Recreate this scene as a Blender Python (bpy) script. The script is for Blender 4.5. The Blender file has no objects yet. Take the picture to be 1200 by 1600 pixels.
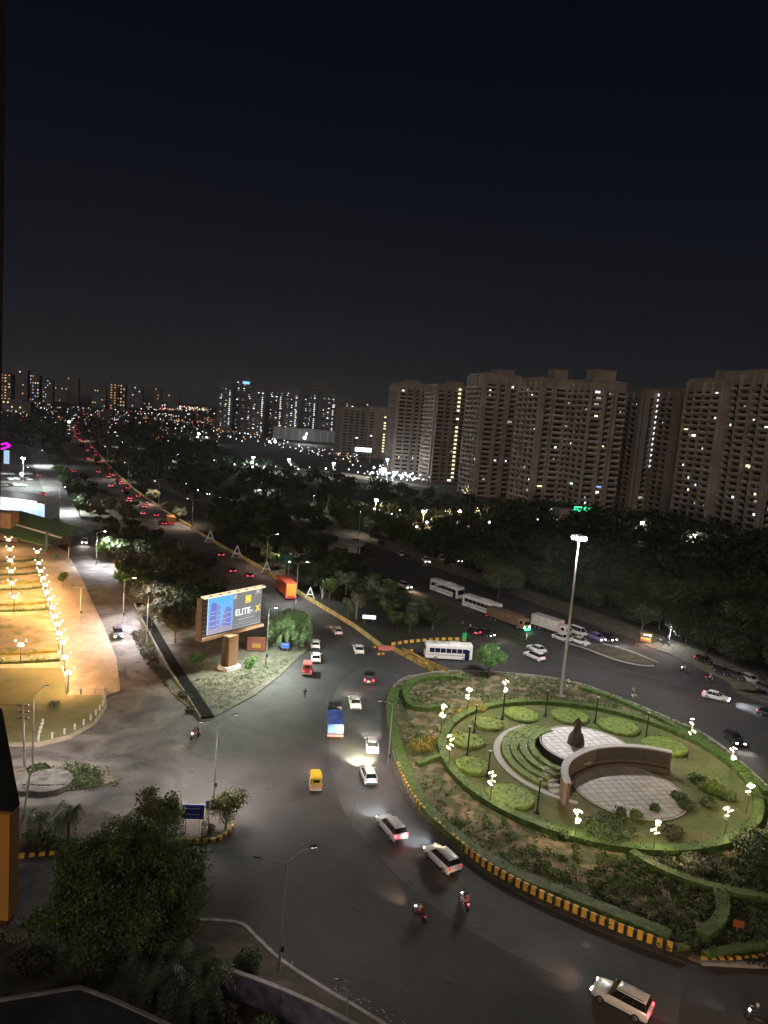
import bpy, math, random
import numpy as np
from mathutils import Matrix, Vector
R = random.Random(7)
NR = np.random.default_rng(11)
PI = math.pi
SC = bpy.context.scene
COL = SC.collection

# ------------------------------------------------------------------ camera, sky, light, exposure
CAM_H = 45.0; FOC = 1140.0; PITCH = math.radians(7.4); ROLL = math.radians(4.6)
_cr, _sr, _cp, _sp = math.cos(ROLL), math.sin(ROLL), math.cos(PITCH), math.sin(PITCH)
cam = bpy.data.objects.new('camera', bpy.data.cameras.new('camera')); COL.objects.link(cam)
X = Vector((1, 0, 0)); UP = Vector((0, _sp, _cp)); FW = Vector((0, _cp, -_sp))
cx = X * _cr + UP * _sr; cy = X * -_sr + UP * _cr; cz = -FW
m = Matrix.Identity(4)
for i in range(3):
    m[i][0], m[i][1], m[i][2] = cx[i], cy[i], cz[i]
m[0][3], m[1][3], m[2][3] = 0, 0, CAM_H
cam.matrix_world = m
cam.data.sensor_fit = 'VERTICAL'; cam.data.sensor_height = 24; cam.data.lens = 24 * FOC / 1600
cam.data.clip_start = 0.1; cam.data.clip_end = 20000
SC.camera = cam
world = bpy.data.worlds.new('World'); SC.world = world; world.use_nodes = True
nt = world.node_tree; nt.nodes.clear()
wo = nt.nodes.new('ShaderNodeOutputWorld')
sky = nt.nodes.new('ShaderNodeTexSky'); sky.sky_type = 'NISHITA'; sky.sun_disc = False
sky.sun_elevation = math.radians(-12); sky.sun_rotation = math.radians(180); sky.air_density = 1.5
b1 = nt.nodes.new('ShaderNodeBackground'); b1.inputs[1].default_value = 0.05
nt.links.new(sky.outputs[0], b1.inputs[0])
tc = nt.nodes.new('ShaderNodeTexCoord'); sx = nt.nodes.new('ShaderNodeSeparateXYZ'); rp = nt.nodes.new('ShaderNodeValToRGB')
nt.links.new(tc.outputs['Generated'], sx.inputs[0]); nt.links.new(sx.outputs['Z'], rp.inputs[0])
e = rp.color_ramp.elements
e[0].position = 0.0; e[0].color = (0.030, 0.0265, 0.0245, 1)
e[1].position = 1.0; e[1].color = (0.001, 0.0011, 0.002, 1)
for p_, c_ in ((0.018, (0.0215, 0.0205, 0.0208)), (0.06, (0.0135, 0.0140, 0.0165)), (0.15, (0.0072, 0.0086, 0.0122)), (0.32, (0.0028, 0.0041, 0.0078)), (0.5, (0.0016, 0.0024, 0.0050)), (0.65, (0.0009, 0.0012, 0.0027))):
    n_ = rp.color_ramp.elements.new(p_); n_.color = (*c_, 1)
b2 = nt.nodes.new('ShaderNodeBackground'); b2.inputs[1].default_value = 1.0
nt.links.new(rp.outputs[0], b2.inputs[0])
ad = nt.nodes.new('ShaderNodeAddShader'); nt.links.new(b1.outputs[0], ad.inputs[0]); nt.links.new(b2.outputs[0], ad.inputs[1])
nt.links.new(ad.outputs[0], wo.inputs[0])
sun = bpy.data.lights.new('night_glow', 'SUN'); sun.energy = 0.54; sun.angle = math.radians(40); sun.color = (1.0, 0.83, 0.71)
so = bpy.data.objects.new('night_glow', sun); COL.objects.link(so)
so.rotation_euler = Vector((0.22, 1.0, -0.55)).to_track_quat('-Z', 'Y').to_euler()
SC.view_settings.view_transform = 'Standard'; SC.view_settings.look = 'None'
SC.view_settings.exposure = 0.0; SC.view_settings.gamma = 1.0; SC.view_settings.use_curve_mapping = False
SC.cycles.use_denoising = True
SC.cycles.max_bounces = 5; SC.cycles.diffuse_bounces = 2; SC.cycles.glossy_bounces = 2; SC.cycles.transparent_max_bounces = 6
SC.cycles.sample_clamp_indirect = 4.0

# ------------------------------------------------------------------ ground coordinates
def ray(px, py):
    dx, dy = px - 600, py - 800
    u = dx * _cr + dy * _sr; v = -dx * _sr + dy * _cr
    return u, FOC * _cp - v * _sp, -(v * _cp + FOC * _sp)
def G(px, py, z=0.0):
    x, y, zz = ray(px, py); t = (z - CAM_H) / zz
    return x * t, y * t
def ZT(px, py, y):
    r = ray(px, py); return CAM_H + r[2] * y / r[1]
def GP(l, z=0.0): return [G(*p, z) for p in l]

# ------------------------------------------------------------------ materials
MATS = {}
def mat(name, col, rough=0.7, metal=0.0, emit=None, es=0.0, var=0.0, scale=1.0, col2=None, bump=0.0, bscale=None, spec=0.5, detail=4.0, obj_var=0.0, lo=0.35, hi=0.65, trans=0.0):
    if name in MATS: return MATS[name]
    M_ = bpy.data.materials.new(name); M_.use_nodes = True; t = M_.node_tree; L = t.links
    bs = t.nodes['Principled BSDF']
    bs.inputs['Base Color'].default_value = (*col, 1); bs.inputs['Roughness'].default_value = rough; bs.inputs['Metallic'].default_value = metal
    bs.inputs['Specular IOR Level'].default_value = spec
    if trans: bs.inputs['Transmission Weight'].default_value = trans
    if emit is not None:
        bs.inputs['Emission Color'].default_value = (*emit, 1); bs.inputs['Emission Strength'].default_value = es
    out = None
    if col2 is not None or var:
        g = t.nodes.new('ShaderNodeNewGeometry')
        n = t.nodes.new('ShaderNodeTexNoise'); n.inputs['Scale'].default_value = scale; n.inputs['Detail'].default_value = detail
        L.new(g.outputs['Position'], n.inputs['Vector'])
        r = t.nodes.new('ShaderNodeValToRGB')
        c2 = col2 if col2 is not None else tuple(min(1, c * (1 + var)) for c in col)
        c1 = col if col2 is not None else tuple(c * (1 - var) for c in col)
        r.color_ramp.elements[0].position = lo; r.color_ramp.elements[1].position = hi
        r.color_ramp.elements[0].color = (*c1, 1); r.color_ramp.elements[1].color = (*c2, 1)
        L.new(n.outputs['Fac'], r.inputs[0]); out = r.outputs[0]
    if obj_var:
        oi = t.nodes.new('ShaderNodeObjectInfo'); mr = t.nodes.new('ShaderNodeMapRange')
        mr.inputs['To Min'].default_value = 1 - obj_var; mr.inputs['To Max'].default_value = 1 + obj_var
        L.new(oi.outputs['Random'], mr.inputs['Value'])
        mx = t.nodes.new('ShaderNodeVectorMath'); mx.operation = 'SCALE'
        if out is not None: L.new(out, mx.inputs[0])
        else: mx.inputs[0].default_value = col
        L.new(mr.outputs[0], mx.inputs['Scale']); out = mx.outputs[0]
    if out is not None: L.new(out, bs.inputs['Base Color'])
    if bump:
        g2 = t.nodes.new('ShaderNodeNewGeometry'); n2 = t.nodes.new('ShaderNodeTexNoise'); n2.inputs['Scale'].default_value = bscale or scale * 4
        n2.inputs['Detail'].default_value = 5
        L.new(g2.outputs['Position'], n2.inputs['Vector'])
        b = t.nodes.new('ShaderNodeBump'); b.inputs['Strength'].default_value = bump; b.inputs['Distance'].default_value = 0.08
        L.new(n2.outputs['Fac'], b.inputs['Height']); L.new(b.outputs[0], bs.inputs['Normal'])
    MATS[name] = M_
    return M_

def ground_mat(name, c1, c2, c3, s1, s2, rough=0.9, bump=0.3, bs_=3.0, r1=(0.4, 0.6), r2=(0.45, 0.7), dusty=False):
    """two-scale mottled ground: c1/c2 by coarse noise, c3 specks by fine noise"""
    if name in MATS: return MATS[name]
    M_ = bpy.data.materials.new(name); M_.use_nodes = True; t = M_.node_tree; L = t.links
    bs = t.nodes['Principled BSDF']; bs.inputs['Roughness'].default_value = rough
    g = t.nodes.new('ShaderNodeNewGeometry')
    n1 = t.nodes.new('ShaderNodeTexNoise'); n1.inputs['Scale'].default_value = s1; n1.inputs['Detail'].default_value = 5
    n2 = t.nodes.new('ShaderNodeTexNoise'); n2.inputs['Scale'].default_value = s2; n2.inputs['Detail'].default_value = 6; n2.inputs['Distortion'].default_value = 0.6
    for n in (n1, n2): L.new(g.outputs['Position'], n.inputs['Vector'])
    ra = t.nodes.new('ShaderNodeValToRGB'); ra.color_ramp.elements[0].position, ra.color_ramp.elements[1].position = r1
    ra.color_ramp.elements[0].color = (*c1, 1); ra.color_ramp.elements[1].color = (*c2, 1)
    rb = t.nodes.new('ShaderNodeValToRGB'); rb.color_ramp.elements[0].position, rb.color_ramp.elements[1].position = r2
    rb.color_ramp.elements[0].color = (0, 0, 0, 1); rb.color_ramp.elements[1].color = (1, 1, 1, 1)
    mx = t.nodes.new('ShaderNodeMix'); mx.data_type = 'RGBA'
    L.new(n1.outputs['Fac'], ra.inputs[0]); L.new(n2.outputs['Fac'], rb.inputs[0]); L.new(rb.outputs[0], mx.inputs['Factor'])
    L.new(ra.outputs[0], mx.inputs['A']); mx.inputs['B'].default_value = (*c3, 1)
    outc = mx.outputs['Result']
    if dusty:
        # pale dust and brighter lighting painted into the western side, oil drips, speckle
        sp_ = t.nodes.new('ShaderNodeSeparateXYZ'); L.new(g.outputs['Position'], sp_.inputs[0])
        mr = t.nodes.new('ShaderNodeMapRange'); mr.inputs['From Min'].default_value = -8; mr.inputs['From Max'].default_value = -36; L.new(sp_.outputs['X'], mr.inputs['Value'])
        n4 = t.nodes.new('ShaderNodeTexNoise'); n4.inputs['Scale'].default_value = .16; n4.inputs['Detail'].default_value = 8; n4.inputs['Distortion'].default_value = 1.5; L.new(g.outputs['Position'], n4.inputs['Vector'])
        r4 = t.nodes.new('ShaderNodeMapRange'); r4.inputs['From Min'].default_value = .30; r4.inputs['From Max'].default_value = .62; L.new(n4.outputs['Fac'], r4.inputs['Value'])
        mu = t.nodes.new('ShaderNodeMath'); mu.operation = 'MULTIPLY'; L.new(mr.outputs[0], mu.inputs[0]); L.new(r4.outputs[0], mu.inputs[1])
        m2 = t.nodes.new('ShaderNodeMix'); m2.data_type = 'RGBA'; L.new(mu.outputs[0], m2.inputs['Factor']); L.new(outc, m2.inputs['A']); m2.inputs['B'].default_value = (.175, .158, .145, 1)
        n5 = t.nodes.new('ShaderNodeTexNoise'); n5.inputs['Scale'].default_value = .55; n5.inputs['Detail'].default_value = 7; n5.inputs['Distortion'].default_value = 2; L.new(g.outputs['Position'], n5.inputs['Vector'])
        r5 = t.nodes.new('ShaderNodeMapRange'); r5.inputs['From Min'].default_value = .58; r5.inputs['From Max'].default_value = .72; r5.inputs['To Max'].default_value = .55; L.new(n5.outputs['Fac'], r5.inputs['Value'])
        m3 = t.nodes.new('ShaderNodeMix'); m3.data_type = 'RGBA'; L.new(r5.outputs[0], m3.inputs['Factor']); L.new(m2.outputs['Result'], m3.inputs['A']); m3.inputs['B'].default_value = (.028, .026, .025, 1)
        outc = m3.outputs['Result']
    L.new(outc, bs.inputs['Base Color'])
    if bump:
        n3 = t.nodes.new('ShaderNodeTexNoise'); n3.inputs['Scale'].default_value = bs_; n3.inputs['Detail'].default_value = 6
        L.new(g.outputs['Position'], n3.inputs['Vector'])
        b = t.nodes.new('ShaderNodeBump'); b.inputs['Strength'].default_value = bump; b.inputs['Distance'].default_value = 0.1
        L.new(n3.outputs['Fac'], b.inputs['Height']); L.new(b.outputs[0], bs.inputs['Normal'])
    MATS[name] = M_
    return M_
def glow(name, c, s):
    return mat(name, (0.06, 0.06, 0.06), emit=c, es=s)

# ------------------------------------------------------------------ mesh helpers
class MB:
    def __init__(s): s.v = []; s.f = []; s.mi = []; s.cur = 0
    def add(s, vs, fs):
        o = len(s.v); s.v.extend(vs); s.f.extend([tuple(i + o for i in f) for f in fs]); s.mi.extend([s.cur] * len(fs))
    def box(s, c, d, rz=0.0):
        x, y, z = c; a, b, h = d[0] / 2, d[1] / 2, d[2] / 2; ca, sa = math.cos(rz), math.sin(rz)
        vs = [(x + i * a * ca - j * b * sa, y + i * a * sa + j * b * ca, z + k * h) for k in (-1, 1) for i, j in ((-1, -1), (1, -1), (1, 1), (-1, 1))]
        s.add(vs, [(0, 3, 2, 1), (4, 5, 6, 7), (0, 1, 5, 4), (1, 2, 6, 5), (2, 3, 7, 6), (3, 0, 4, 7)]); return s
    def prism(s, poly, z0, z1):
        n = len(poly)
        s.add([(p[0], p[1], z0) for p in poly] + [(p[0], p[1], z1) for p in poly],
              [tuple(reversed(range(n))), tuple(range(n, 2 * n))] + [(i, (i + 1) % n, n + (i + 1) % n, n + i) for i in range(n)]); return s
    def tube(s, pts, rs, n=8, cap=True):
        rings = []
        P_ = [Vector(p) for p in pts]
        for i, p in enumerate(P_):
            d = (P_[min(i + 1, len(P_) - 1)] - P_[max(i - 1, 0)]).normalized()
            a = d.orthogonal().normalized() if i == 0 or True else None
            ref = Vector((0, 0, 1)) if abs(d.z) < 0.9 else Vector((1, 0, 0))
            a = d.cross(ref).normalized(); b = d.cross(a)
            r = rs[i] if hasattr(rs, '__len__') else rs
            rings.append([tuple(p + a * (math.cos(k * 2 * PI / n) * r) + b * (math.sin(k * 2 * PI / n) * r)) for k in range(n)])
        vs = [q for r_ in rings for q in r_]; fs = []
        for i in range(len(rings) - 1):
            for k in range(n):
                fs.append((i * n + k, i * n + (k + 1) % n, (i + 1) * n + (k + 1) % n, (i + 1) * n + k))
        if cap: fs += [tuple(reversed(range(n))), tuple(range((len(rings) - 1) * n, len(rings) * n))]
        s.add(vs, fs); return s
    def lathe(s, prof, n=16, c=(0, 0)):
        vs = [(c[0] + r * math.cos(k * 2 * PI / n), c[1] + r * math.sin(k * 2 * PI / n), z) for r, z in prof for k in range(n)]
        fs = [(i * n + k, i * n + (k + 1) % n, (i + 1) * n + (k + 1) % n, (i + 1) * n + k) for i in range(len(prof) - 1) for k in range(n)]
        fs += [tuple(reversed(range(n))), tuple(range((len(prof) - 1) * n, len(prof) * n))]
        s.add(vs, fs); return s
    def loft(s, rings, cap=True):
        n = len(rings[0]); vs = [q for r in rings for q in r]
        fs = [(i * n + k, i * n + (k + 1) % n, (i + 1) * n + (k + 1) % n, (i + 1) * n + k) for i in range(len(rings) - 1) for k in range(n)]
        if cap: fs += [tuple(reversed(range(n))), tuple(range((len(rings) - 1) * n, len(rings) * n))]
        s.add(vs, fs); return s
    def ell(s, c, r, n=10, m_=6):
        vs = []; fs = []
        for i in range(1, m_):
            t = PI * i / m_
            vs += [(c[0] + r[0] * math.sin(t) * math.cos(2 * PI * k / n), c[1] + r[1] * math.sin(t) * math.sin(2 * PI * k / n), c[2] + r[2] * math.cos(t)) for k in range(n)]
        top = len(vs); vs += [(c[0], c[1], c[2] + r[2]), (c[0], c[1], c[2] - r[2])]
        for i in range(m_ - 2):
            for k in range(n): fs.append((i * n + k, (i + 1) * n + k, (i + 1) * n + (k + 1) % n, i * n + (k + 1) % n))
        for k in range(n):
            fs.append((top, k, (k + 1) % n)); fs.append((top + 1, (m_ - 2) * n + (k + 1) % n, (m_ - 2) * n + k))
        s.add(vs, fs); return s
    def quads(s, arr):                      # arr (n,4,3)
        o = len(s.v); s.v.extend(map(tuple, arr.reshape(-1, 3).tolist()))
        n = len(arr); s.f.extend([(o + 4 * i, o + 4 * i + 1, o + 4 * i + 2, o + 4 * i + 3) for i in range(n)]); s.mi.extend([s.cur] * n); return s
    def mesh(s, name, mats, smooth=False):
        me = bpy.data.meshes.new(name); me.from_pydata(s.v, [], s.f)
        mats = mats if isinstance(mats, (list, tuple)) else [mats]
        for q in mats: me.materials.append(q)
        if len(mats) > 1: me.polygons.foreach_set('material_index', s.mi)
        if smooth: me.polygons.foreach_set('use_smooth', [True] * len(me.polygons))
        me.update(); return me
def quad_mesh(name, arr, m_):
    me = bpy.data.meshes.new(name); n = len(arr)
    me.vertices.add(4 * n); me.vertices.foreach_set('co', arr.reshape(-1).astype(np.float32))
    me.loops.add(4 * n); me.loops.foreach_set('vertex_index', np.arange(4 * n, dtype=np.int32))
    me.polygons.add(n); me.polygons.foreach_set('loop_start', np.arange(0, 4 * n, 4, dtype=np.int32))
    me.materials.append(m_); me.update(calc_edges=True); me.validate(); return me

def setp(o, label=None, cat=None, group=None, kind=None):
    if label: o['label'] = label
    if cat: o['category'] = cat
    if group: o['group'] = group
    if kind: o['kind'] = kind
    return o
def link(name, data, parent=None, loc=(0, 0, 0), rz=0.0, sc=1.0):
    o = bpy.data.objects.new(name, data); COL.objects.link(o)
    if parent is not None: o.parent = parent
    o.location = loc; o.rotation_euler = (0, 0, rz); o.scale = (sc, sc, sc) if not hasattr(sc, '__len__') else sc
    return o
def thing(name, label, cat, loc=(0, 0, 0), rz=0.0, group=None, sc=1.0):
    return setp(link(name, None, None, loc, rz, sc), label, cat, group)
def solid(name, mb, mats, label, cat, loc=(0, 0, 0), rz=0.0, group=None, smooth=False):
    return setp(link(name, mb.mesh(name, mats, smooth), None, loc, rz), label, cat, group)
def struct(name, mb, mats, smooth=False):
    return setp(link(name, mb.mesh(name, mats, smooth)), kind='structure')
# a kit: [(name, mesh, index of parent part or None, loc, rz)]
def spawn(kit, name, label, cat, loc, rz=0.0, group=None, sc=1.0):
    t = thing(name, label, cat, loc, rz, group, sc); made = []
    for k in kit:
        nm, me, par = k[:3]; lc = k[3] if len(k) > 3 else (0, 0, 0); r_ = k[4] if len(k) > 4 else 0.0
        made.append(link(nm, me, t if par is None else made[par], lc, r_))
    return t
def smooth_path(pts, n=6, closed=False):
    out = []; N = len(pts)
    for i in range(N if closed else N - 1):
        g = (lambda j: pts[j % N]) if closed else (lambda j: pts[max(0, min(N - 1, j))])
        p0, p1, p2, p3 = g(i - 1), g(i), g(i + 1), g(i + 2)
        for k in range(n):
            t = k / n
            out.append(tuple(0.5 * (2 * b + (c - a) * t + (2 * a - 5 * b + 4 * c - d) * t * t + (3 * b - a - 3 * c + d) * t ** 3) for a, b, c, d in zip(p0, p1, p2, p3)))
    if not closed: out.append(tuple(pts[-1]))
    return out
def offset(path, d):
    out = []
    for i, p in enumerate(path):
        a = path[max(0, i - 1)]; b = path[min(len(path) - 1, i + 1)]
        tx, ty = b[0] - a[0], b[1] - a[1]; l = math.hypot(tx, ty) or 1
        out.append((p[0] - ty / l * d, p[1] + tx / l * d))
    return out
def band(path, w0, w1): return offset(path, w0) + list(reversed(offset(path, w1)))
def strip(mb, path, w0, w1, z0, z1):
    """solid band along a path, as quads"""
    A, B = offset(path, w0), offset(path, w1)
    for i in range(len(path) - 1):
        q = [A[i], A[i + 1], B[i + 1], B[i]]
        mb.prism(q, z0, z1)
    return mb
def sheet(mb, path, w0, w1, z):
    A, B = offset(path, w0), offset(path, w1)
    for i in range(len(path) - 1):
        mb.add([(*A[i], z), (*A[i + 1], z), (*B[i + 1], z), (*B[i], z)], [(3, 2, 1, 0)])
    return mb
def resample(path, step):
    out = [path[0]]; acc = 0.0
    for a, b in zip(path[:-1], path[1:]):
        l = math.hypot(b[0] - a[0], b[1] - a[1]); d = step - acc
        while d <= l:
            t = d / l; out.append((a[0] + (b[0] - a[0]) * t, a[1] + (b[1] - a[1]) * t)); d += step
        acc = (acc + l) % step
    return out
def poly_flat(name, poly, z, m_, z0=None):
    mb = MB()
    if z0 is None: mb.add([(p[0], p[1], z) for p in poly], [tuple(range(len(poly)))])
    else: mb.prism(poly, z0, z)
    return struct(name, mb, m_)
def point_light(name, loc, energy, color, parent=None, radius=0.15):
    l = bpy.data.lights.new(name, 'POINT'); l.energy = energy; l.color = color; l.shadow_soft_size = radius
    o = bpy.data.objects.new(name, l); COL.objects.link(o); o.parent = parent; o.location = loc; return o
def spot_light(name, loc, direction, energy, color, parent=None, angle=120, blend=0.6, radius=0.15):
    l = bpy.data.lights.new(name, 'SPOT'); l.energy = energy; l.color = color; l.shadow_soft_size = radius
    l.spot_size = math.radians(angle); l.spot_blend = blend
    o = bpy.data.objects.new(name, l); COL.objects.link(o); o.parent = parent; o.location = loc
    o.rotation_euler = Vector(direction).to_track_quat('-Z', 'Y').to_euler(); return o

# ------------------------------------------------------------------ the palette
asphalt = ground_mat('asphalt', (0.028, 0.0265, 0.027), (0.044, 0.0415, 0.042), (0.070, 0.064, 0.060), 0.11, 0.05, rough=0.8, bump=0.25, bs_=2.5, r2=(0.5, 0.78), dusty=True)
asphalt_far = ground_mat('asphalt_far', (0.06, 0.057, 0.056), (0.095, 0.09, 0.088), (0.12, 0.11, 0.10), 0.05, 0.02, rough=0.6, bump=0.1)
dust = ground_mat('dusty_verge', (0.10, 0.085, 0.065), (0.17, 0.14, 0.11), (0.06, 0.08, 0.03), 0.5, 1.1, bump=0.5)
earth = ground_mat('dark_earth', (0.022, 0.022, 0.014), (0.045, 0.038, 0.026), (0.02, 0.03, 0.012), 0.03, 0.2, bump=0.3, bs_=0.8)
sandy = ground_mat('sandy_paving', (0.33, 0.27, 0.21), (0.42, 0.34, 0.26), (0.28, 0.23, 0.17), 0.25, 0.9, bump=0.3, bs_=2)
park_soil = ground_mat('park_soil', (0.28, 0.21, 0.13), (0.37, 0.29, 0.19), (0.17, 0.18, 0.07), 0.12, 0.35, bump=0.4, bs_=3, r2=(0.5, 0.62))
park_grass = ground_mat('park_grass', (0.11, 0.14, 0.045), (0.17, 0.17, 0.07), (0.20, 0.17, 0.09), 0.2, 0.5, bump=0.6, bs_=6)
lawn_m = ground_mat('lawn', (0.055, 0.080, 0.018), (0.09, 0.10, 0.026), (0.16, 0.12, 0.07), 0.25, 0.18, bump=0.6, bs_=7, r2=(0.5, 0.7))
bed_soil = ground_mat('bed_soil', (0.14, 0.105, 0.065), (0.22, 0.165, 0.11), (0.045, 0.055, 0.02), 0.35, 0.6, bump=0.8, bs_=3, r2=(0.42, 0.55))
concrete = mat('concrete', (0.26, 0.25, 0.23), 0.85, var=0.25, scale=1.2, bump=0.2)
stone_lt = mat('pale_stone', (0.38, 0.36, 0.34), 0.7, var=0.12, scale=2.5, obj_var=0.10)
granite = mat('dark_granite', (0.06, 0.045, 0.035), 0.35, var=0.3, scale=2)
brownstone = mat('brown_stone', (0.10, 0.070, 0.052), 0.6, var=0.15, scale=1.5)
yellow_p = mat('kerb_yellow', (0.72, 0.42, 0.05), 0.6, var=0.12, scale=3, obj_var=0.12)
black_p = mat('kerb_black', (0.02, 0.02, 0.02), 0.6, obj_var=0.3)
white_p = mat('white_paint', (0.75, 0.73, 0.70), 0.5, var=0.06, scale=2)
steel = mat('galvanised_steel', (0.42, 0.42, 0.41), 0.45, metal=0.6)
dark_metal = mat('dark_metal', (0.03, 0.028, 0.025), 0.45, metal=0.4)
bark = mat('bark', (0.10, 0.075, 0.05), 0.9, var=0.3, scale=3, bump=0.5)
pale_bark = mat('pale_bark', (0.26, 0.22, 0.17), 0.9, var=0.3, scale=3, bump=0.5)
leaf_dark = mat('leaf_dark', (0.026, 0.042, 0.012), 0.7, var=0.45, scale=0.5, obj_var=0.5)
leaf_mid = mat('leaf_mid', (0.055, 0.090, 0.022), 0.65, var=0.4, scale=0.9, obj_var=0.2)
leaf_brown = mat('leaf_brown', (0.062, 0.055, 0.026), 0.75, var=0.4, scale=0.7, obj_var=0.25)
leaf_pale = mat('leaf_pale', (0.15, 0.16, 0.11), 0.7, var=0.35, scale=1.2, obj_var=0.2)
leaf_green = mat('leaf_fresh', (0.08, 0.18, 0.045), 0.6, var=0.35, scale=1.0, obj_var=0.15)
leaf_hedge = mat('leaf_hedge', (0.060, 0.112, 0.018), 0.7, var=0.35, scale=1.3)
leaf_mound = mat('leaf_mound', (0.13, 0.19, 0.028), 0.7, var=0.3, scale=1.3)
leaf_gold = mat('leaf_gold', (0.22, 0.19, 0.03), 0.7, var=0.3, scale=1.3)
palm_leaf = mat('palm_leaf', (0.085, 0.115, 0.065), 0.55, var=0.3, scale=1.0, obj_var=0.2)
glass_dark = mat('glass_dark', (0.012, 0.013, 0.016), 0.12, spec=0.6)
tyre_m = mat('tyre', (0.015, 0.015, 0.015), 0.85)
rim_m = mat('rim', (0.45, 0.45, 0.46), 0.35, metal=0.8)
trim_m = mat('black_trim', (0.018, 0.018, 0.018), 0.5)
head_on = glow('headlight_lit', (1.0, 0.95, 0.85), 25)
head_off = mat('headlight_unlit', (0.6, 0.6, 0.62), 0.2)
tail_on = glow('tail_light_lit', (1.0, 0.03, 0.06), 14)
tail_dim = mat('tail_light', (0.35, 0.01, 0.015), 0.3, emit=(1.0, 0.05, 0.06), es=1.1)
lamp_warm = glow('lamp_warm', (1.0, 0.86, 0.60), 22)
lamp_white = glow('lamp_white', (0.92, 0.97, 1.0), 60)
lamp_small = glow('lamp_small_white', (0.85, 0.93, 1.0), 6)

# ------------------------------------------------------------------ ground, roads, islands
S_ = 9000
mb = MB(); mb.add([(-S_, -60, -0.06), (S_, -60, -0.06), (S_, 12000, -0.06), (-S_, 12000, -0.06)], [(0, 1, 2, 3)])
struct('ground', mb, earth)
mb = MB(); mb.add([(-115, 15, 0), (125, 15, 0), (118, 92, 0), (78, 134, 0), (20, 150, 0), (-115, 150, 0)], [(0, 1, 2, 3, 4, 5)])
struct('junction_road', mb, asphalt)
# service road on the left
r1 = smooth_path([(-33, 95)] + GP([(203, 1050), (199, 1000), (166, 915), (135, 850), (108, 800), (80, 750), (62, 715), (52, 690), (60, 672), (85, 655)]), 6)
struct('service_road', sheet(MB(), r1, 5.6, -5.6, 0.004), asphalt)
# main carriageway: path = right-hand kerb
r2 = smooth_path(GP([(600, 1016), (560, 985), (520, 960), (480, 936), (430, 905), (380, 873), (330, 845), (255, 797), (200, 757), (165, 722), (138, 690), (122, 668), (118, 652), (135, 640), (165, 633)]), 6)
struct('main_road', sheet(MB(), r2, 13.5, -0.2, 0.006), asphalt)
r2b = smooth_path([(-54, 170)] + GP([(258, 850), (203, 808), (160, 770), (128, 730), (105, 690), (100, 668)]), 6)
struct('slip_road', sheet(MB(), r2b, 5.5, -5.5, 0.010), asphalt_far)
# right-hand road: path = far kerb
r3 = smooth_path([(150, 60), (110, 92)] + GP([(1195, 1098), (1130, 1062), (1010, 1008), (900, 966), (800, 930), (700, 893), (620, 865), (560, 842), (480, 816), (400, 790), (320, 762), (245, 722), (190, 690), (172, 660), (176, 640)]), 6)
struct('bus_road', sheet(MB(), r3[19:], 24, 0, 0.008), asphalt)
# small far park roads, lit
for nm, pl, w in (('park_drive', [(540, 812), (600, 806), (660, 822), (735, 818)], 6), ('parking_access_road', [(335, 727), (420, 730), (520, 738), (600, 752), (680, 762)], 9)):
    struct(nm, sheet(MB(), smooth_path(GP(pl), 5), w, -w, 0.0), sandy)
# verge beyond the bus road
struct('dirt_verge', strip(MB(), r3[4:62], -9.5, -0.1, -0.05, 0.10), dust)

K = 0.13
# park on the left: sandy paving apron and lawn
apron = GP([(-200, 1166), (60, 1168), (110, 1155), (150, 1132), (167, 1106), (165, 1088), (188, 1080), (182, 1030), (160, 975), (128, 905), (104, 862), (80, 850), (-200, 842)])
poly_flat('paving_apron', apron, K, sandy, -0.03)
poly_flat('park_lawn', GP([(-150, 1160), (60, 1160), (108, 1148), (146, 1128), (160, 1106), (160, 1086), (106, 1086), (100, 1043), (-150, 1046)], K), K + 0.02, park_grass)
poly_flat('park_beds', GP([(-150, 1038), (96, 1033), (88, 985), (78, 940), (66, 895), (58, 868), (-150, 872)], K), K + 0.02, park_soil)
# billboard island between the service road and the main road
isl = GP([(318, 1130), (350, 1112), (400, 1085), (440, 1052), (468, 1024), (486, 1012)]) + list(reversed(offset(r2[6:34], 13.6)))[::-1]
left_edge = GP([(266, 1080), (238, 1030), (225, 985), (190, 915), (160, 862), (130, 815), (112, 780)])
poly = GP([(318, 1130), (352, 1112), (400, 1086), (440, 1054), (468, 1026), (484, 1014)]) + offset(r2[8:44], 13.8) + list(reversed(left_edge))
poly_flat('median_island', poly, K, dust, -0.03)
# garden triangle between main road and bus road
inner_ = offset(r3[34:74], 24.3)
poly_flat('garden_triangle', list(reversed(offset(r2[0:46], -1.0))) + GP([(612, 1018), (640, 1006), (690, 1003), (730, 1004), (742, 999)]) + [p for p in offset(r3[26:64], 24.4) if p[1] > 140 and p[0] < 21], K, earth, -0.03)
# near pavement and plots at the bottom left
near = GP([(-300, 1452), (60, 1437), (120, 1440), (262, 1437), (368, 1441), (402, 1465), (440, 1500), (500, 1540), (560, 1575), (640, 1625), (760, 1700)]) + [(10, 15), (-110, 15)]
poly_flat('near_pavement', near, K, ground_mat('near_ground', (0.05, 0.042, 0.034), (0.085, 0.07, 0.058), (0.03, 0.034, 0.02), 0.3, 0.8, bump=0.4, bs_=3), -0.03)
nk = GP([(262, 1437), (368, 1441), (402, 1465), (440, 1500), (500, 1540), (560, 1575), (640, 1625)])
struct('near_kerb', strip(MB(), smooth_path(nk, 4), 0.02, -0.28, 0.0, 0.19), concrete)
poly_flat('garden_strip', GP([(-100, 1262), (40, 1262), (90, 1258), (150, 1262), (215, 1290), (260, 1330), (200, 1345), (100, 1340), (-100, 1345)]), K, ground_mat('near_ground', (0, 0, 0), (0, 0, 0), (0, 0, 0), 1, 1), -0.03)
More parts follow.
